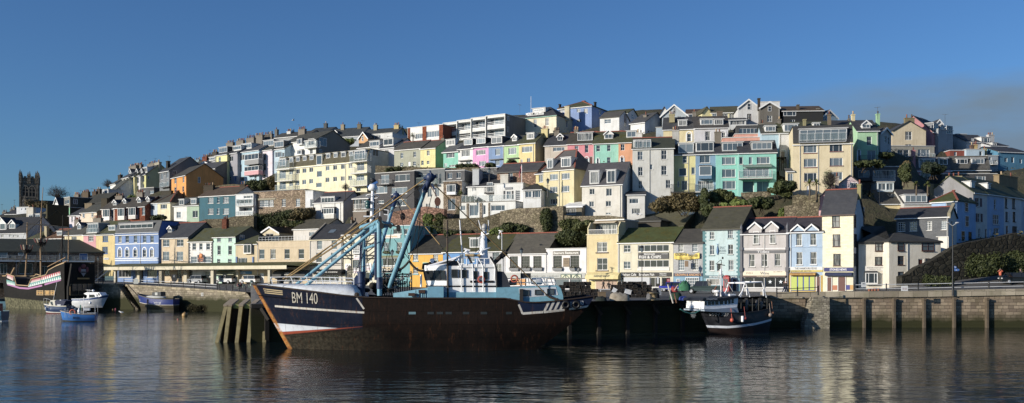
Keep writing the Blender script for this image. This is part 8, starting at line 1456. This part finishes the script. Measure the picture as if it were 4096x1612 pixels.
vs,fs=text_mesh('BAKER Painter',True);g=MB();g.add([(-1.3+1.6*v[0],-.9,.75+.2*v[1])for v in vs],fs);obj('lettering',g,paint('#4a4a4a',.5),t);g=MB();g.box(.95,-.75,1.15,2.5,.75,1.72);obj('rear_canopy',g,glass(3),t)
car('white estate car right of the pickup, partly behind diners',33,2340,201,30,'#e9ecee','suv',L_=4.6);car('bright blue hatchback outside the slate hung pub',32,1960,148,200,'#2038c8','hatch',L_=4.1);car('dark green pickup truck parked before the pale blue pub',30,230,137,25,'#33494a','pickup','pickup','pickup_truck',5.2)
car('black car at the right edge climbing the ramp road',16,1480,128,8,'#1d2328','hatch',L_=4.5);car('white van behind the lobster pots by the fish restaurant',32,1100,150,15,'#e6e8ea','van','van','parked_van',4.6)
# ---- lobster pots
def pot_mesh():
 g=MB();P=[(-.25,0),(-.25,.22),(-.14,.38),(.14,.38),(.25,.22),(.25,0)]
 for x in(-.36,0,.36):[g.bar((x,a[0],a[1]),(x,b[0],b[1]),.045)for a,b in zip(P,P[1:]+P[:1])]
 for y,z in P:g.bar((-.36,y,z),(.36,y,z),.045)
 return g
def net_mesh():
 g=MB();P=[(-.23,.02),(-.23,.21),(-.13,.36),(.13,.36),(.23,.21),(.23,.02)];g.prism([(-.34,y,z)for y,z in P],(.68,0,0));return g
pot0=None
def pots(label,grp,k,xa,xb,d,yaw,nx,nz,ny,skip=.15):
 global pot0
 p0,p1=gnd(k,xa,d),gnd(k,xb,d);n=0
 for iy in range(ny):
  for ix in range(nx):
   top=nz-(R.random()<.45)-(R.random()<skip)*2
   for iz in range(max(1,top)):
    if iz<top-2 and iy==1 and 0<ix<nx-1:continue
    if pot0 is None:o=pot0=thing('lobster_pot',label,'lobster pot');obj('frame',pot_mesh(),paint('#4a4038',.8,.8,.6),o);obj('netting',net_mesh(),paint('#15171a',.95),o)
    else:o=copy_tree(pot0)
    q=p0.lerp(p1,(ix+.5)/nx);o.location=(q.x+R.uniform(-.05,.05),q.y+iy*.62+R.uniform(-.06,.06),q.z+iz*.395);o.rotation_euler=(0,R.uniform(-.04,.04),R.uniform(-.12,.12)+rad(R.choice((0,0,90))));tag(o,label,'lobster pot',grp)
pots('dark netted lobster pot in the stack behind the trawler stern','lobster pots behind the trawler stern',28,930,1410,116,0,6,5,2);pots('dark netted lobster pot in the long stack before the fish restaurant','lobster pots before the fish restaurant',32,560,1460,119,0,8,5,2);pots('dark netted lobster pot in the low heap below the fudge shop','lobster pots below the fudge shop',28,1330,1520,112,0,3,3,2)
# ---- heaps and gear
def heap(label,k,x0,x1,d,h,col,cat='net',name='net_heap',n=9,z=0.):
 a,b=gnd(k,x0,d),gnd(k,x1,d);c=(a+b)/2;w=(b.x-a.x)/2;g=MB();rng=random.Random(int(x0));rows=[]
 for i in range(13):
  t=i/12;rows.append([V((w*math.cos(math.pi*(1-t))*1.,.8*math.cos(math.pi*j/8)*math.sin(math.pi*t)**.5,h*math.sin(math.pi*j/8)**.7*(math.sin(math.pi*t)**.5)*rng.uniform(.72,1.1)))for j in range(9)])
 g.loft(rows,0,False,True);return tag(obj(name,g,paint(col,.9,.75,.6),None,(c.x,c.y,c.z+z)),label,cat)
heap('pale crumpled tarpaulin bundle on the jetty edge',32,500,960,107,1.0,'#b5a992','tarpaulin','tarpaulin');heap('bright green trawl net heap beside the dark pickup',32,2090,2350,118,1.3,'#2f8a5c',z=.9);heap('dark green net heap under the bright green net',32,1880,2160,112,.9,'#1f4a30');heap('grey net bundle beside the wooden cable drum',32,1350,1480,110,.85,'#77787c');heap('blue cloth heap at the right end of the jetty',32,2100,2280,109,.5,'#3556c0','cloth','cloth_heap');heap('dark net spread at the jetty edge left of the tarpaulin',32,180,440,106,.55,'#22302a')
heap('black net pile between pots and blue car',32,1470,1640,116,1.3,'#1c1d20');heap('red fish crate pile in front of the blue car',32,1910,2060,121,.9,'#b8322e','crate pile','crate_pile',z=.5)
def boxt(label,name,cat,k,x0,x1,d,h,col,dp=.8,z=0.,tilt=0.):
 a,b=gnd(k,x0,d),gnd(k,x1,d);g=MB();w=b.x-a.x;g.box(-w/2,0,0,w/2,dp,h);g.box(-w/2-.03,-.03,h-.08,w/2+.03,dp+.03,h+.02);o=tag(obj(name,g,paint(col,.7,.85,.35),None,((a.x+b.x)/2,a.y,a.z+z)),label,cat);o.rotation_euler=(0,tilt,0);return o
boxt('tilted white board leaning on the pot stack','board','board',32,545,640,108,.5,'#dfe3e8',.1,.9,.5);boxt('white carton tipped on the tarpaulin','fish_box','box',32,850,990,107,.5,'#d9dce0',.5,.75,.25);boxt('grey plastic fish tub under the white pipe','fish_tub','tub',32,1570,1690,119,.9,'#8f99a6',.8,.3);boxt('wooden trestle beam stand below the fudge shop','trestle','trestle',32,250,420,108,.95,'#7a6648',.7)
g=MB();a=gnd(32,1515,109);g.lathe([(.75,0),(.75,.1),(.3,.12),(.3,.75),(.75,.78),(.75,.88),(0,.88)],(0,0,0),16);tag(obj('cable_drum',g,paint('#a08a5c',.8),None,a),'wooden cable drum standing on the jetty','drum')
for x0,y0,x1,y1,c,lab in((1960,760,1840,330,'#d9d2c8','rusty white pole leaning left at the jetty edge'),(2040,750,1990,540,'#8a5a3a','short rust brown pole at the jetty edge'),(1990,470,2070,350,'#c9a898','pale pole leaning right above the red crates')):g=MB();g.tube([at(32,x0,y0,108),at(32,x1,y1,108)],.09,6);tag(obj('leaning_pole',g,paint(c,.7,.85,.5)),lab,'pole')
g=MB()
for y in(.75,):g.tube([gnd(32,-100,128)+V((0,0,y)),gnd(32,2200,128)+V((0,0,y+.2))],.07,6)
for x in range(-100,2300,400):q=gnd(32,x,128);g.bar(q,q+V((0,0,.9)),.1)
tag(obj('barrier',g,paint('#d9dce0',.5)),'low white tube barrier behind the lobster pots','barrier')
# ---- railings
def railing(label,pl,pts,step,hh,rails,pc='#1c1e22',rc='#dfe3e6',grp='harbour railings'):
 t=pl.thing('railing',label,'railing',grp);n=0;g=MB()
 for(k0,a),(k1,b)in zip(pts,pts[1:]):
  p,q=pl.loc(k0,*a,.5),pl.loc(k1,*b,.5);m_=max(1,round((q-p).length/step))
  for f in rails:g.tube([p+V((0,0,hh*f)),q+V((0,0,hh*f))],.045,6)
  for i in range(m_+(1 if b==pts[-1][1]else 0)):c=p.lerp(q,i/m_);pm=MB();pm.lathe([(.1,0),(.09,.2),(.08,hh),(.1,hh+.06),(0,hh+.12)],c,8);obj('post',pm,paint(pc,.5),t)
 obj('rail',g,paint(rc,.4,.85,.2),t)
railing('black posted railing with two pale rails left of the harbour steps',LP,[(33,(-900,200)),(33,(248,214))],4.4,1.05,(.5,.95));railing('black posted railing with pale rails along the long left quay',LP,[(33,(375,222)),(33,(1300,275)),(33,(1825,310))],3.6,1.05,(.5,.95))
railing('chain hung bollards on the quay in front of the diners',LP,[(33,(1865,315)),(33,(2270,345))],1.9,1.0,(.75,),rc='#26262a');railing('long white railed fence with black posts along the right quay',RW,[(16,(40,822)),(16,(600,815)),(16,(1534,796)),(16,(2300,780))],4.6,1.1,(.5,.98))
pk=PL(3160,119,0);railing('short dark railing between the small trawler and the yellow takeaway',pk,[(15,(525,985)),(15,(945,965))],2.2,1.1,(.4,.9),rc='#33363a')
# ---- street lamps
def lamp(label,k,x,yt,d,yb=None,dz=0.,col='#23262a',grp='old style street lamps'):
 tp_=at(k,x,yt,d);zb=at(k,x,yb,d).z if yb else ground_z(px(k,x,0)[0],d);t=thing('street_lamp',label,'street lamp',(tp_.x,tp_.y,zb),0,grp);H_=tp_.z-zb;g=MB();g.tube([(0,0,-.5),(0,0,.9),(0,0,1.),(0,0,H_-1.1)],[.12,.11,.07,.05],8);g.bar((-.35,0,H_-1.5),(.35,0,H_-1.5),.04);obj('pole',g,paint(col,.5),t)
 g=MB();g.lathe([(.12,H_-1.1),(.3,H_-.45),(.0,H_-.45)],(0,0,0),6,0,False);obj('lantern',g,glass(1),t);g=MB();g.lathe([(.36,H_-.45),(.2,H_-.25),(.06,H_-.15),(.05,H_),(0,H_+.05)],(0,0,0),6,0,False);obj('lamp_cap',g,paint(col,.5),t)
lamp('old lantern lamp before the white restaurant windows',13,218,478,158);lamp('old lantern lamp in front of the fish and chips sign',14,172,455,147);lamp('old lantern lamp before the turquoise restaurant',21,572,458,165);lamp('old lantern lamp beside the yellow mansard house',7,232,838,176,1010);lamp('old lantern lamp by the old market hall',2,995,185,214);lamp('old lantern lamp on the terrace by the skull flag',20,1035,55,185,200)
for lab,k,x,yt,d,hd in(('white camera pole with a gull on top behind the trawler',12,1287,590,150,1),('tall dark lamp column with two heads and blue signs on the right quay',16,905,228,121.5,0)):
 tp_=at(k,x,yt,d);b=gnd(k,x,d);t=thing('lamp_column',lab,'lamp post',b);H_=tp_.z-b.z;g=MB();g.tube([(0,0,-.4),(0,0,1.2),(0,0,1.3),(0,0,H_)],[.11,.1,.07,.06],8);obj('pole',g,paint('#e3e6e8' if hd else '#2a2d30',.5),t)
 if hd:g=MB();g.tube([(0,0,H_-.1),(-.15,0,H_+.15),(-.4,0,H_+.1),(-.45,0,H_-.3)],.06,6);g.sph((-.45,0,H_-.65),(.25,.25,.33),8);obj('camera',g,MW,t)
 else:
  g=MB()
  for s in(-1,1):g.tube([(0,0,H_),(s*.5,0,H_+.35)],.05,5);g.sph((s*.6,0,H_+.4),(.3,.15,.1),8)
  obj('lamp_head',g,paint('#b9bdc0',.4),t)
  for y0,y1,x1,tx in((582,603,942,'P'),(606,626,966,'Harbour')):
   a,c=at(16,918,y1,d)-b,at(16,x1,y0,d)-b;g=MB();g.prism([(a.x,-.06,a.z),(c.x-.2,-.06,a.z),(c.x,-.06,(a.z+c.z)/2),(c.x-.2,-.06,c.z),(a.x,-.06,c.z)],(0,.04,0));so=obj('direction_sign',g,paint('#3f78c8',.4),t);lettering(so,tx,a.x+.15,a.z+.25*(c.z-a.z),c.x-.35,c.z-.25*(c.z-a.z),-.075,'#f2f4f6')
   # ---- phone box, obelisk, boards, flag, pots, dishes
p=gnd(30,515,149);t=thing('phone_box','red telephone box before the pale blue pub','phone box',p,-rad(30));g=MB();g.box(-.45,-.45,0,.45,.45,2.3);g.lathe([(.62,2.3),(.5,2.5),(0,2.58)],(0,0,0),4);obj('body',g,paint('#c8222a',.4),t);g=MB();g.box(-.33,-.475,.5,.33,-.452,2.0);pn=obj('pane',g,glass(1),t);g=MB();pane_frame(g,.66,1.5,'9',.05,-.5,-.476,-.33,.5);obj('frame',g,paint('#c8222a',.4),pn)
p=gnd(11,1010,172);zt_=at(11,1010,785,172).z-p.z;g=MB();g.add([(-.55,-.55,0),(.55,-.55,0),(.55,.55,0),(-.55,.55,0),(-.36,-.36,zt_-.5),(.36,-.36,zt_-.5),(.36,.36,zt_-.5),(-.36,.36,zt_-.5),(0,0,zt_)],[[0,1,5,4],[1,2,6,5],[2,3,7,6],[3,0,4,7],[4,5,8],[5,6,8],[6,7,8],[7,4,8]]);tag(obj('obelisk',g,stone('#a39c88',1.2),None,p),'pale stone obelisk standing behind the trawler bow','obelisk')
def board(label,k,x0,x1,y0,y1,d,bg,lines=(),name='notice_board',pl=None):
 a,b=at(k,x0,y1,d),at(k,x1,y0,d);t=thing(name,label,'sign',((a.x+b.x)/2,a.y,a.z));w=b.x-a.x;h_=b.z-a.z;g=MB();g.box(-w/2,-.03,0,w/2,.03,h_);obj('panel',g,paint(bg,.6),t)
 for tx,f0,f1,f2,f3,c in lines:lettering(t,tx,-w/2+w*f0,h_*(1-f3),-w/2+w*f2,h_*(1-f1),-.04,c)
board('white notice with faint red writing on the right railing',16,452,510,757,802,119,'#e3e6e8',[('Pontoon access',.15,.35,.85,.5,'#b06a6a'),('Visitors report',.15,.6,.85,.75,'#b06a6a')]);board('white notice board fixed to the left quay wall',33,1577,1638,353,408,LP.p(33,1600,380).y-.1,'#e9e6de',[('HARBOUR',.2,.3,.8,.45,'#a8a49a'),('NOTICE',.25,.6,.75,.75,'#a8a49a')]);board('white sandwich board outside the newsagent',16,100,142,725,768,130,'#d9dde0',[('MENU',.25,.2,.75,.45,'#4a4f54')],'sandwich_board');board('pale sandwich board behind the left quay railing',33,525,598,142,215,192,'#c9cdc4',(),'sandwich_board');board('white bus stop flag sign by the fish restaurant',32,1590,1632,155,310,146,'#e6e9ec',(),'post_sign');board('red and white ice cream board by the slate hung pub',32,1818,1890,200,320,150,'#d8483c',[('ICE',.2,.15,.8,.4,'#f4f4f4')],'advert_board');board('tall dark display board under the market shelter',33,1122,1190,70,178,196,'#20242a',[('i',.4,.1,.6,.4,'#c8ccd0')],'display_board')
p=at(6,1235,880,178);t=thing('flagpole','white flagpole with a red and white flag above the villa','flag',p);H_=at(6,1235,705,178).z-p.z;g=MB();g.tube([(0,0,-2),(0,0,H_)],.06,6);obj('pole',g,MW,t);g=MB();g.loft([[V((-.05-.1*i-.05*math.sin(i),.1*math.sin(i*1.3),H_-.15-.25*i-1.1*j))for j in range(2)]for i in range(6)]);obj('flag',g,paint('#b8475a',.7),t)
for i,(k,x,y,r,d)in enumerate(((16,220,760,.25,131),(16,170,770,.22,131),(16,195,770,.22,131),(16,250,765,.22,131))):g=MB();g.lathe([(r*.7,0),(r,r*1.6),(r*1.1,r*1.7),(0,r*1.7)],(0,0,0),10);p=gnd(k,x,d+2);tag(obj('plant_pot',g,paint('#b0603a',.8),None,p),('largest','leftmost small','middle small','rightmost small')[i]+' terracotta plant pot outside the holiday flats','plant pot','terracotta plant pots')
# ---- television aerials and dishes on the roofs
ag=MB();ag.tube([(0,0,-.6),(0,0,1.7)],.025,4);ag.bar((-.55,0,1.6),(.55,0,1.6),.03)
for i in range(7):ag.bar((-.5+i*.17,-.22,1.6),(-.5+i*.17,.22,1.6),.02)
a0=None
for k,x,y,d in((1,868,440,285),(1,930,430,285),(1,818,450,290),(1,1575,125,295),(1,1472,145,296),(3,605,425,282),(3,372,490,270),(3,1010,262,280),(5,245,170,275),(5,890,125,290),(5,1265,165,280),(6,190,330,262),(6,1215,150,250),(9,65,240,205),(14,870,160,165),(20,1275,165,186),(23,60,330,160),(10,710,165,190),(11,1015,300,190),(24,325,230,270),(24,45,330,275),(3,195,490,262),(8,300,430,205),(9,1040,200,178)):
 if a0 is None:o=a0=obj('television_aerial',ag,paint('#3a3c40',.5))
 else:o=a0.copy();COL.objects.link(o)
 o.location=at(k,x,y+12,d);o.rotation_euler=(0,0,R.uniform(-1,1));tag(o,'thin dark television aerial on a roof','aerial','television aerials on the roofs')
 # ---- gulls
def gull():
 t=thing('gull','','gull');g=MB();g.tube([(-.28,0,.2),(-.12,0,.2),(.1,0,.22),(.2,0,.3),(.27,0,.32),(.36,0,.31)],[.02,.09,.1,.055,.06,.012],8);obj('body',g,paint('#f2f3f4',.6),t);g=MB()
 for s in(-1,1):g.add([(-.3,s*.03,.22),(.08,s*.1,.28),(-.05,s*.14,.2),(-.3,s*.08,.2)],[[0,1,2,3]])
 obj('wing',g,paint('#8f959c',.6),t);g=MB();g.tube([(0,.03,.12),(0,.03,0)],.015,4);g.tube([(0,-.03,.12),(0,-.03,0)],.015,4);obj('legs',g,paint('#d8a060',.6),t).name='leg';return t
g0=gull();used=False
for k,x,y,d,lab in((12,1278,588,150,'white gull perched on the camera pole'),(14,127,160,160,'left of two gulls on the dark outhouse roof'),(14,160,163,160,'right of two gulls on the dark outhouse roof'),(14,965,90,165,'gull on the red ridge above the pale blue pub'),(13,8,335,165,'gull at the end of the mossy roof'),(2,1232,775,150,'gull sitting on the harbour water near the buoy')):
 o=copy_tree(g0)if used else g0;used=True;o.location=at(k,x,y,d);o.rotation_euler=(0,0,R.uniform(2,4));o.scale=(1.3,)*3;tag(o,lab,'gull','gulls about the harbour')
t=thing('gull','white gull flying in the sky above the terrace','gull',at(5,183,80,200),.4,'gulls about the harbour');g=MB();g.tube([(-.3,0,0),(-.1,0,0),(.12,0,.02),(.25,0,.03),(.33,0,.02)],[.02,.09,.09,.05,.01],8);obj('body',g,paint('#f2f3f4',.6),t)
for s in(-1,1):g=MB();g.prism([(.12,s*.07,.03),(.2,s*.4,.28),(.02,s*.85,.22),(.0,s*.4,.2),(-.1,s*.07,.02)],(0,0,.02));obj('wing',g,paint('#dfe2e6',.6),t)
# ---- people
def person(label,p,yaw,coat,legs,hair,pose='walk',h_=1.72):
 t=thing('person',label,'person',p,yaw);s=h_/1.72;J=[];E=[];RR=[]
 def add(q,r,par=None):
  J.append(V(q)*s);RR.append(r*s)
  if par is not None:E.append((par,len(J)-1))
  return len(J)-1
 st=.22 if pose=='walk' else.04;sit=pose=='sit';dz=-.45 if sit else 0
 hip=add((0,0,.95+dz),.13);ch=add((.02,0,1.3+dz),.14,hip);nk=add((.03,0,1.48+dz),.055,ch);hd=add((.06,0,1.6+dz),.095,nk);add((.06,0,1.7+dz),.07,hd);add((.15,0,1.58+dz),.03,hd)
 L1=[]
 for sd in(-1,1):
  a=add((.02,sd*.09,.9+dz),.09,hip);f=sd*st
  kn=add((.42,sd*.1,.5)if sit else(f*.7+.04,sd*.1,.5),.062,a);an=add((.40,sd*.1,.08)if sit else(f*1.3,sd*.1,.08+(.06 if f<0 else 0)),.04,kn);add(((.40 if sit else f*1.3)+.16,sd*.11,.04),.035,an)
  sh=add((.02,sd*.2,1.4+dz),.06,ch)
  if pose=='photo':el=add((.22,sd*.3,1.35),.045,sh);ha=add((.24,sd*.08,1.58),.033,el);fd=V((.02,-sd*.05,.03))
  else:el=add((-f*.5-.02,sd*.26,1.14+dz),.043,sh);ha=add((-f*.9+(.25 if sit else.1),sd*.26,.92+dz+(.1 if sit else 0)),.033,el);fd=V((.03,0,-.06))
  for i in range(4):c=J[ha]/s+V((.02*(i-1.5),0,0));m_=add(c+fd*(.9+.1*(i in(1,2))),.011,ha);add(c+fd*(1.5+.2*(i in(1,2)))+V((.015,0,0)),.009,m_)
  add(J[ha]/s+V((.045,-sd*.01,-.025)),.011,ha);L1+=[(a,kn,an),(sh,el,ha)]
 me=bpy.data.meshes.new('body');me.from_pydata([tuple(j)for j in J],E,[]);b=bpy.data.objects.new('body',me);COL.objects.link(b);b.parent=t;me.materials.append(paint('#c08a70',.6));m_=b.modifiers.new('s','SKIN');b.modifiers.new('u','SUBSURF').levels=1
 for i,r in enumerate(RR):me.skin_vertices[0].data[i].radius=(r,r)
 me.skin_vertices[0].data[0].use_root=True
 g=MB();g.tube([J[hip]-V((0,0,.1)),J[hip],J[ch],J[nk]-V((0,0,.02))],[.18*s,.17*s,.19*s,.07*s],10)
 for(sh,el,ha)in(L1[1],L1[3]):g.tube([J[ch].lerp(J[sh],.6),J[sh],J[el],J[ha].lerp(J[el],.1)],[.09*s,.085*s,.062*s,.05*s],7)
 obj('jacket',g,paint(coat,.8),t);g=MB()
 for(a,kn,an)in(L1[0],L1[2]):g.tube([J[a]+V((0,0,.06)),J[kn],J[an]],[.115*s,.082*s,.062*s],8);g.tube([J[an],J[an]+V((.17,0,-.045))*s],[.05*s,.04*s],6,1)
 obj('trousers',g,[paint(legs,.8),paint('#1d1b1a',.6)],t);g=MB();g.sph(J[hd]+V((-.02,0,.05))*s,(.1*s,.095*s,.095*s),9);obj('hair',g,paint(hair,.7),t)
 if pose=='photo':g=MB();c=(J[L1[1][2]]+J[L1[3][2]])/2;g.box(c.x+.02,-.07,c.z-.02,c.x+.06,.07,c.z+.06);obj('camera',g,paint('#1a1a1c',.4),t)
person('person in dark coat walking past the closed fudge shop',gnd(13,1050,160),math.pi,'#2d2a2c','#3a3634','#241a16');person('person in black coat walking beside another by the takeaway',gnd(15,620,136),0,'#1b1c20','#22304a','#5a3a28');person('person with brown hair walking on the left of the pair by the takeaway',gnd(15,600,137.5),0,'#2a2426','#26365a','#7a4a30');person('person in orange hooded jacket raising a camera on the ramp road',gnd(16,1325,131),-math.pi*.6,'#e8622a','#1f2226','#8a7a6a','photo',1.8);person('person in dark top standing behind the black car',gnd(16,1506,130),math.pi,'#22262c','#22262c','#3a3f48','stand')
DG2='seated diners on the left quay'
for i,(x,c,lab)in enumerate(((2150,'#8a5a5a','seated person in dusky pink by the quay chains'),(2200,'#5a1f2a','seated person in dark red by the quay chains'),(2235,'#1f2024','seated person in black next to the trawler bow'))):person(lab,gnd(33,x,186+i*.7),(0,math.pi,math.pi)[i],c,'#26262a','#3a2a20','sit')
for i,x in enumerate((2120,2175,2230,2335,2365)):
 p=gnd(33,x,186.3);t=thing('chair',('first','second','third','fourth','fifth')[i]+' pale garden chair from the left behind the quay chains','chair',p,i*1.3,'garden chairs on the left quay');g=MB();g.box(-.22,-.22,.42,.22,.22,.46);obj('seat',g,paint('#9fb8a4',.5),t);g=MB();g.box(-.24,-.22,.46,-.2,.22,.9);obj('backrest',g,paint('#9fb8a4',.5),t)
 for sx in(-.19,.19):
  for sy in(-.19,.19):g=MB();g.box(sx-.02,sy-.02,0,sx+.02,sy+.02,.42);obj('leg',g,paint('#9fb8a4',.5),t)
  # ==== hillside terrain from the foundations of the houses
for X in range(-900,4901,150):
 de,ze=ipx(EDGE,X);db,zb=ipx(BACK,X)
 for dd in(de-6,de-30):GPTS.append(((X-CX)/F*dd,dd,-4.))
 for q in(.15,.5,.9,1.0):d=de+(db-de)*q;GPTS.append(((X-CX)/F*d,d,ground_z(X,d)-.6))
for X,d,y in((-600,300,890),(-600,420,880),(0,330,880),(0,440,880),(300,400,840),(300,520,850),(600,360,830),(700,460,800),(900,420,690),(1300,420,570),(1700,400,520),(2100,400,470),(2600,380,450),(3100,360,440),(3500,340,500),(3900,320,600),(4300,300,650),(4700,260,760),(4500,200,760),(5000,200,800)):
 GPTS.append(tuple(CAM+V(((X-CX)/F,1,(CY-y)/F))*d))
P_=np.array(GPTS);xs=np.arange(-330,330,3.2);ys=np.arange(122,470,3.2);GX,GY=np.meshgrid(xs,ys,indexing='ij');q=np.stack([GX.ravel(),GY.ravel()],1);Z=np.zeros(len(q))
for i in range(0,len(q),2000):
 d2=((q[i:i+2000,None,:]-P_[None,:,:2])**2).sum(2)+1.5;w_=d2**-2.2;Z[i:i+2000]=(w_*P_[:,2]).sum(1)/w_.sum(1)
Z=Z.reshape(GX.shape)-.35
rn=np.random.RandomState(3);Z+=rn.normal(0,.12,Z.shape)
g=MB();rows=[[(float(GX[i,j]),float(GY[i,j]),float(Z[i,j]))for j in range(len(ys))]for i in range(len(xs))];ok=[[py>=ipx(BACK,CX+F*px_/py)[0]+2. for px_,py,_ in r]for r in rows]
nj=len(ys);g.v=[p for r in rows for p in r]
for i in range(len(rows)-1):
 for j in range(nj-1):
  if ok[i][j]and ok[i+1][j]and ok[i][j+1]and ok[i+1][j+1]:g.f.append([i*nj+j,(i+1)*nj+j,(i+1)*nj+j+1,i*nj+j+1]);g.m.append(0);g.s.append(True)
m,nt,N,L,B=nm('hill_ground');v=coords(N,L);o_=mixc(N,L,ramp(N,L,noise(N,L,v,.35,6,.7),.38,.66),(.028,.034,.014,1),(.085,.072,.042,1));o_=mixc(N,L,ramp(N,L,noise(N,L,v,1.9,5),.4,.7),o_,(.04,.036,.022,1));L.new(o_,B.inputs['Base Color']);B.inputs['Roughness'].default_value=.95;bump(N,L,noise(N,L,v,2.5,6),B,.9,.3)
tag(obj('hillside',g,m),None,None,None,'structure')
g=MB();g.poly([(-4000,255,-3),(4000,255,-3),(4000,4500,-3),(-4000,4500,-3)]);tag(obj('ground',g,m),None,None,None,'structure')
sg=MB();rng=np.random.RandomState(9)
for i in range(len(rows)-1):
 for j in range(nj-1):
  if not(ok[i][j]and ok[i+1][j+1]):continue
  p=rows[i][j];X=CX+F*p[0]/p[1]
  if p[1]>235 or X<-100 or X>4300 or rng.rand()>.8:continue
  for _ in range(22 if X>2500 else 12):
   c=V((p[0]+rng.uniform(0,3.2),p[1]+rng.uniform(0,3.2),p[2]+rng.uniform(-.1,.75)));a=V(rng.normal(0,1,3)).normalized()*rng.uniform(.12,.3);b=a.orthogonal().normalized()*rng.uniform(.08,.2);sg.add([c-a,c+b,c+a,c-b],[[0,1,2,3]])
tag(obj('scrub',sg,leaf('#5f5c34')),None,None,None,'stuff')
# ==== light, sky, camera
w=bpy.data.worlds.new('World');SC.world=w;w.use_nodes=True;N=w.node_tree.nodes;L=w.node_tree.links;bg=N['Background']
SAZ,SEL=rad(-SUN_AZ),rad(SUN_EL)
sky=N.new('ShaderNodeTexSky');sky.sky_type='NISHITA';sky.sun_disc=False;sky.sun_elevation=SEL;sky.sun_rotation=rad(180+SUN_AZ);sky.air_density=1.0;sky.dust_density=.6;sky.ozone_density=2.5
tc=N.new('ShaderNodeTexCoord');sp=N.new('ShaderNodeSeparateXYZ');L.new(tc.outputs['Generated'],sp.inputs[0])
mp=N.new('ShaderNodeMapping');mp.inputs['Scale'].default_value=(3,3,11);L.new(tc.outputs['Generated'],mp.inputs[0])
nz=noise(N,L,mp.outputs[0],1.1,5,.55)
az=N.new('ShaderNodeMath');az.operation='ARCTAN2';L.new(sp.outputs[0],az.inputs[0]);L.new(sp.outputs[1],az.inputs[1])
top=ramp(N,L,az.outputs[0],.10,.5,.112,.127)
up=N.new('ShaderNodeMath');up.operation='MULTIPLY_ADD';L.new(nz,up.inputs[0]);up.inputs[1].default_value=.13;L.new(top,up.inputs[2])
df=N.new('ShaderNodeMath');df.operation='SUBTRACT';L.new(up.outputs[0],df.inputs[0]);L.new(sp.outputs[2],df.inputs[1])
m1=ramp(N,L,df.outputs[0],-.004,.04);m2=ramp(N,L,az.outputs[0],.05,.36);m3=ramp(N,L,az.outputs[0],1.3,.9)
ml=N.new('ShaderNodeMath');ml.operation='MULTIPLY';L.new(m1,ml.inputs[0]);L.new(m2,ml.inputs[1])
ml2=N.new('ShaderNodeMath');ml2.operation='MULTIPLY';L.new(ml.outputs[0],ml2.inputs[0]);L.new(m3,ml2.inputs[1])
ml3=N.new('ShaderNodeMath');ml3.operation='MULTIPLY';L.new(ml2.outputs[0],ml3.inputs[0]);L.new(ramp(N,L,noise(N,L,mp.outputs[0],2.7,4,.6),.3,.62,.62,1.),ml3.inputs[1])
cl=mixc(N,L,1.,sky.outputs[0],(.60,.92,1.36,1),'MULTIPLY')
cl=mixc(N,L,ml3.outputs[0],cl,(*[c*CLK for c in(2.1,3.05,4.2)],1))
L.new(cl,bg.inputs[0]);bg.inputs[1].default_value=SKY
sd=V((-math.sin(rad(SUN_AZ))*math.cos(SEL),-math.cos(rad(SUN_AZ))*math.cos(SEL),math.sin(SEL)))
ld=bpy.data.lights.new('sun','SUN');ld.energy=SUN_E;ld.angle=rad(.53);ld.color=(1,.91,.78)
lo=bpy.data.objects.new('sun',ld);COL.objects.link(lo);lo.rotation_euler=sd.to_track_quat('Z','Y').to_euler()
cd=bpy.data.cameras.new('camera');cam=bpy.data.objects.new('camera',cd);COL.objects.link(cam);cam.location=CAM;cam.rotation_euler=(math.pi/2,0,0)
cd.sensor_width=36;cd.lens=36*F/4096;cd.shift_y=(CY-806)/4096;cd.clip_end=5000;SC.camera=cam
SC.view_settings.view_transform='Standard';SC.view_settings.look='None';SC.view_settings.exposure=EXPO
SC.cycles.max_bounces=6;SC.cycles.use_denoising=True
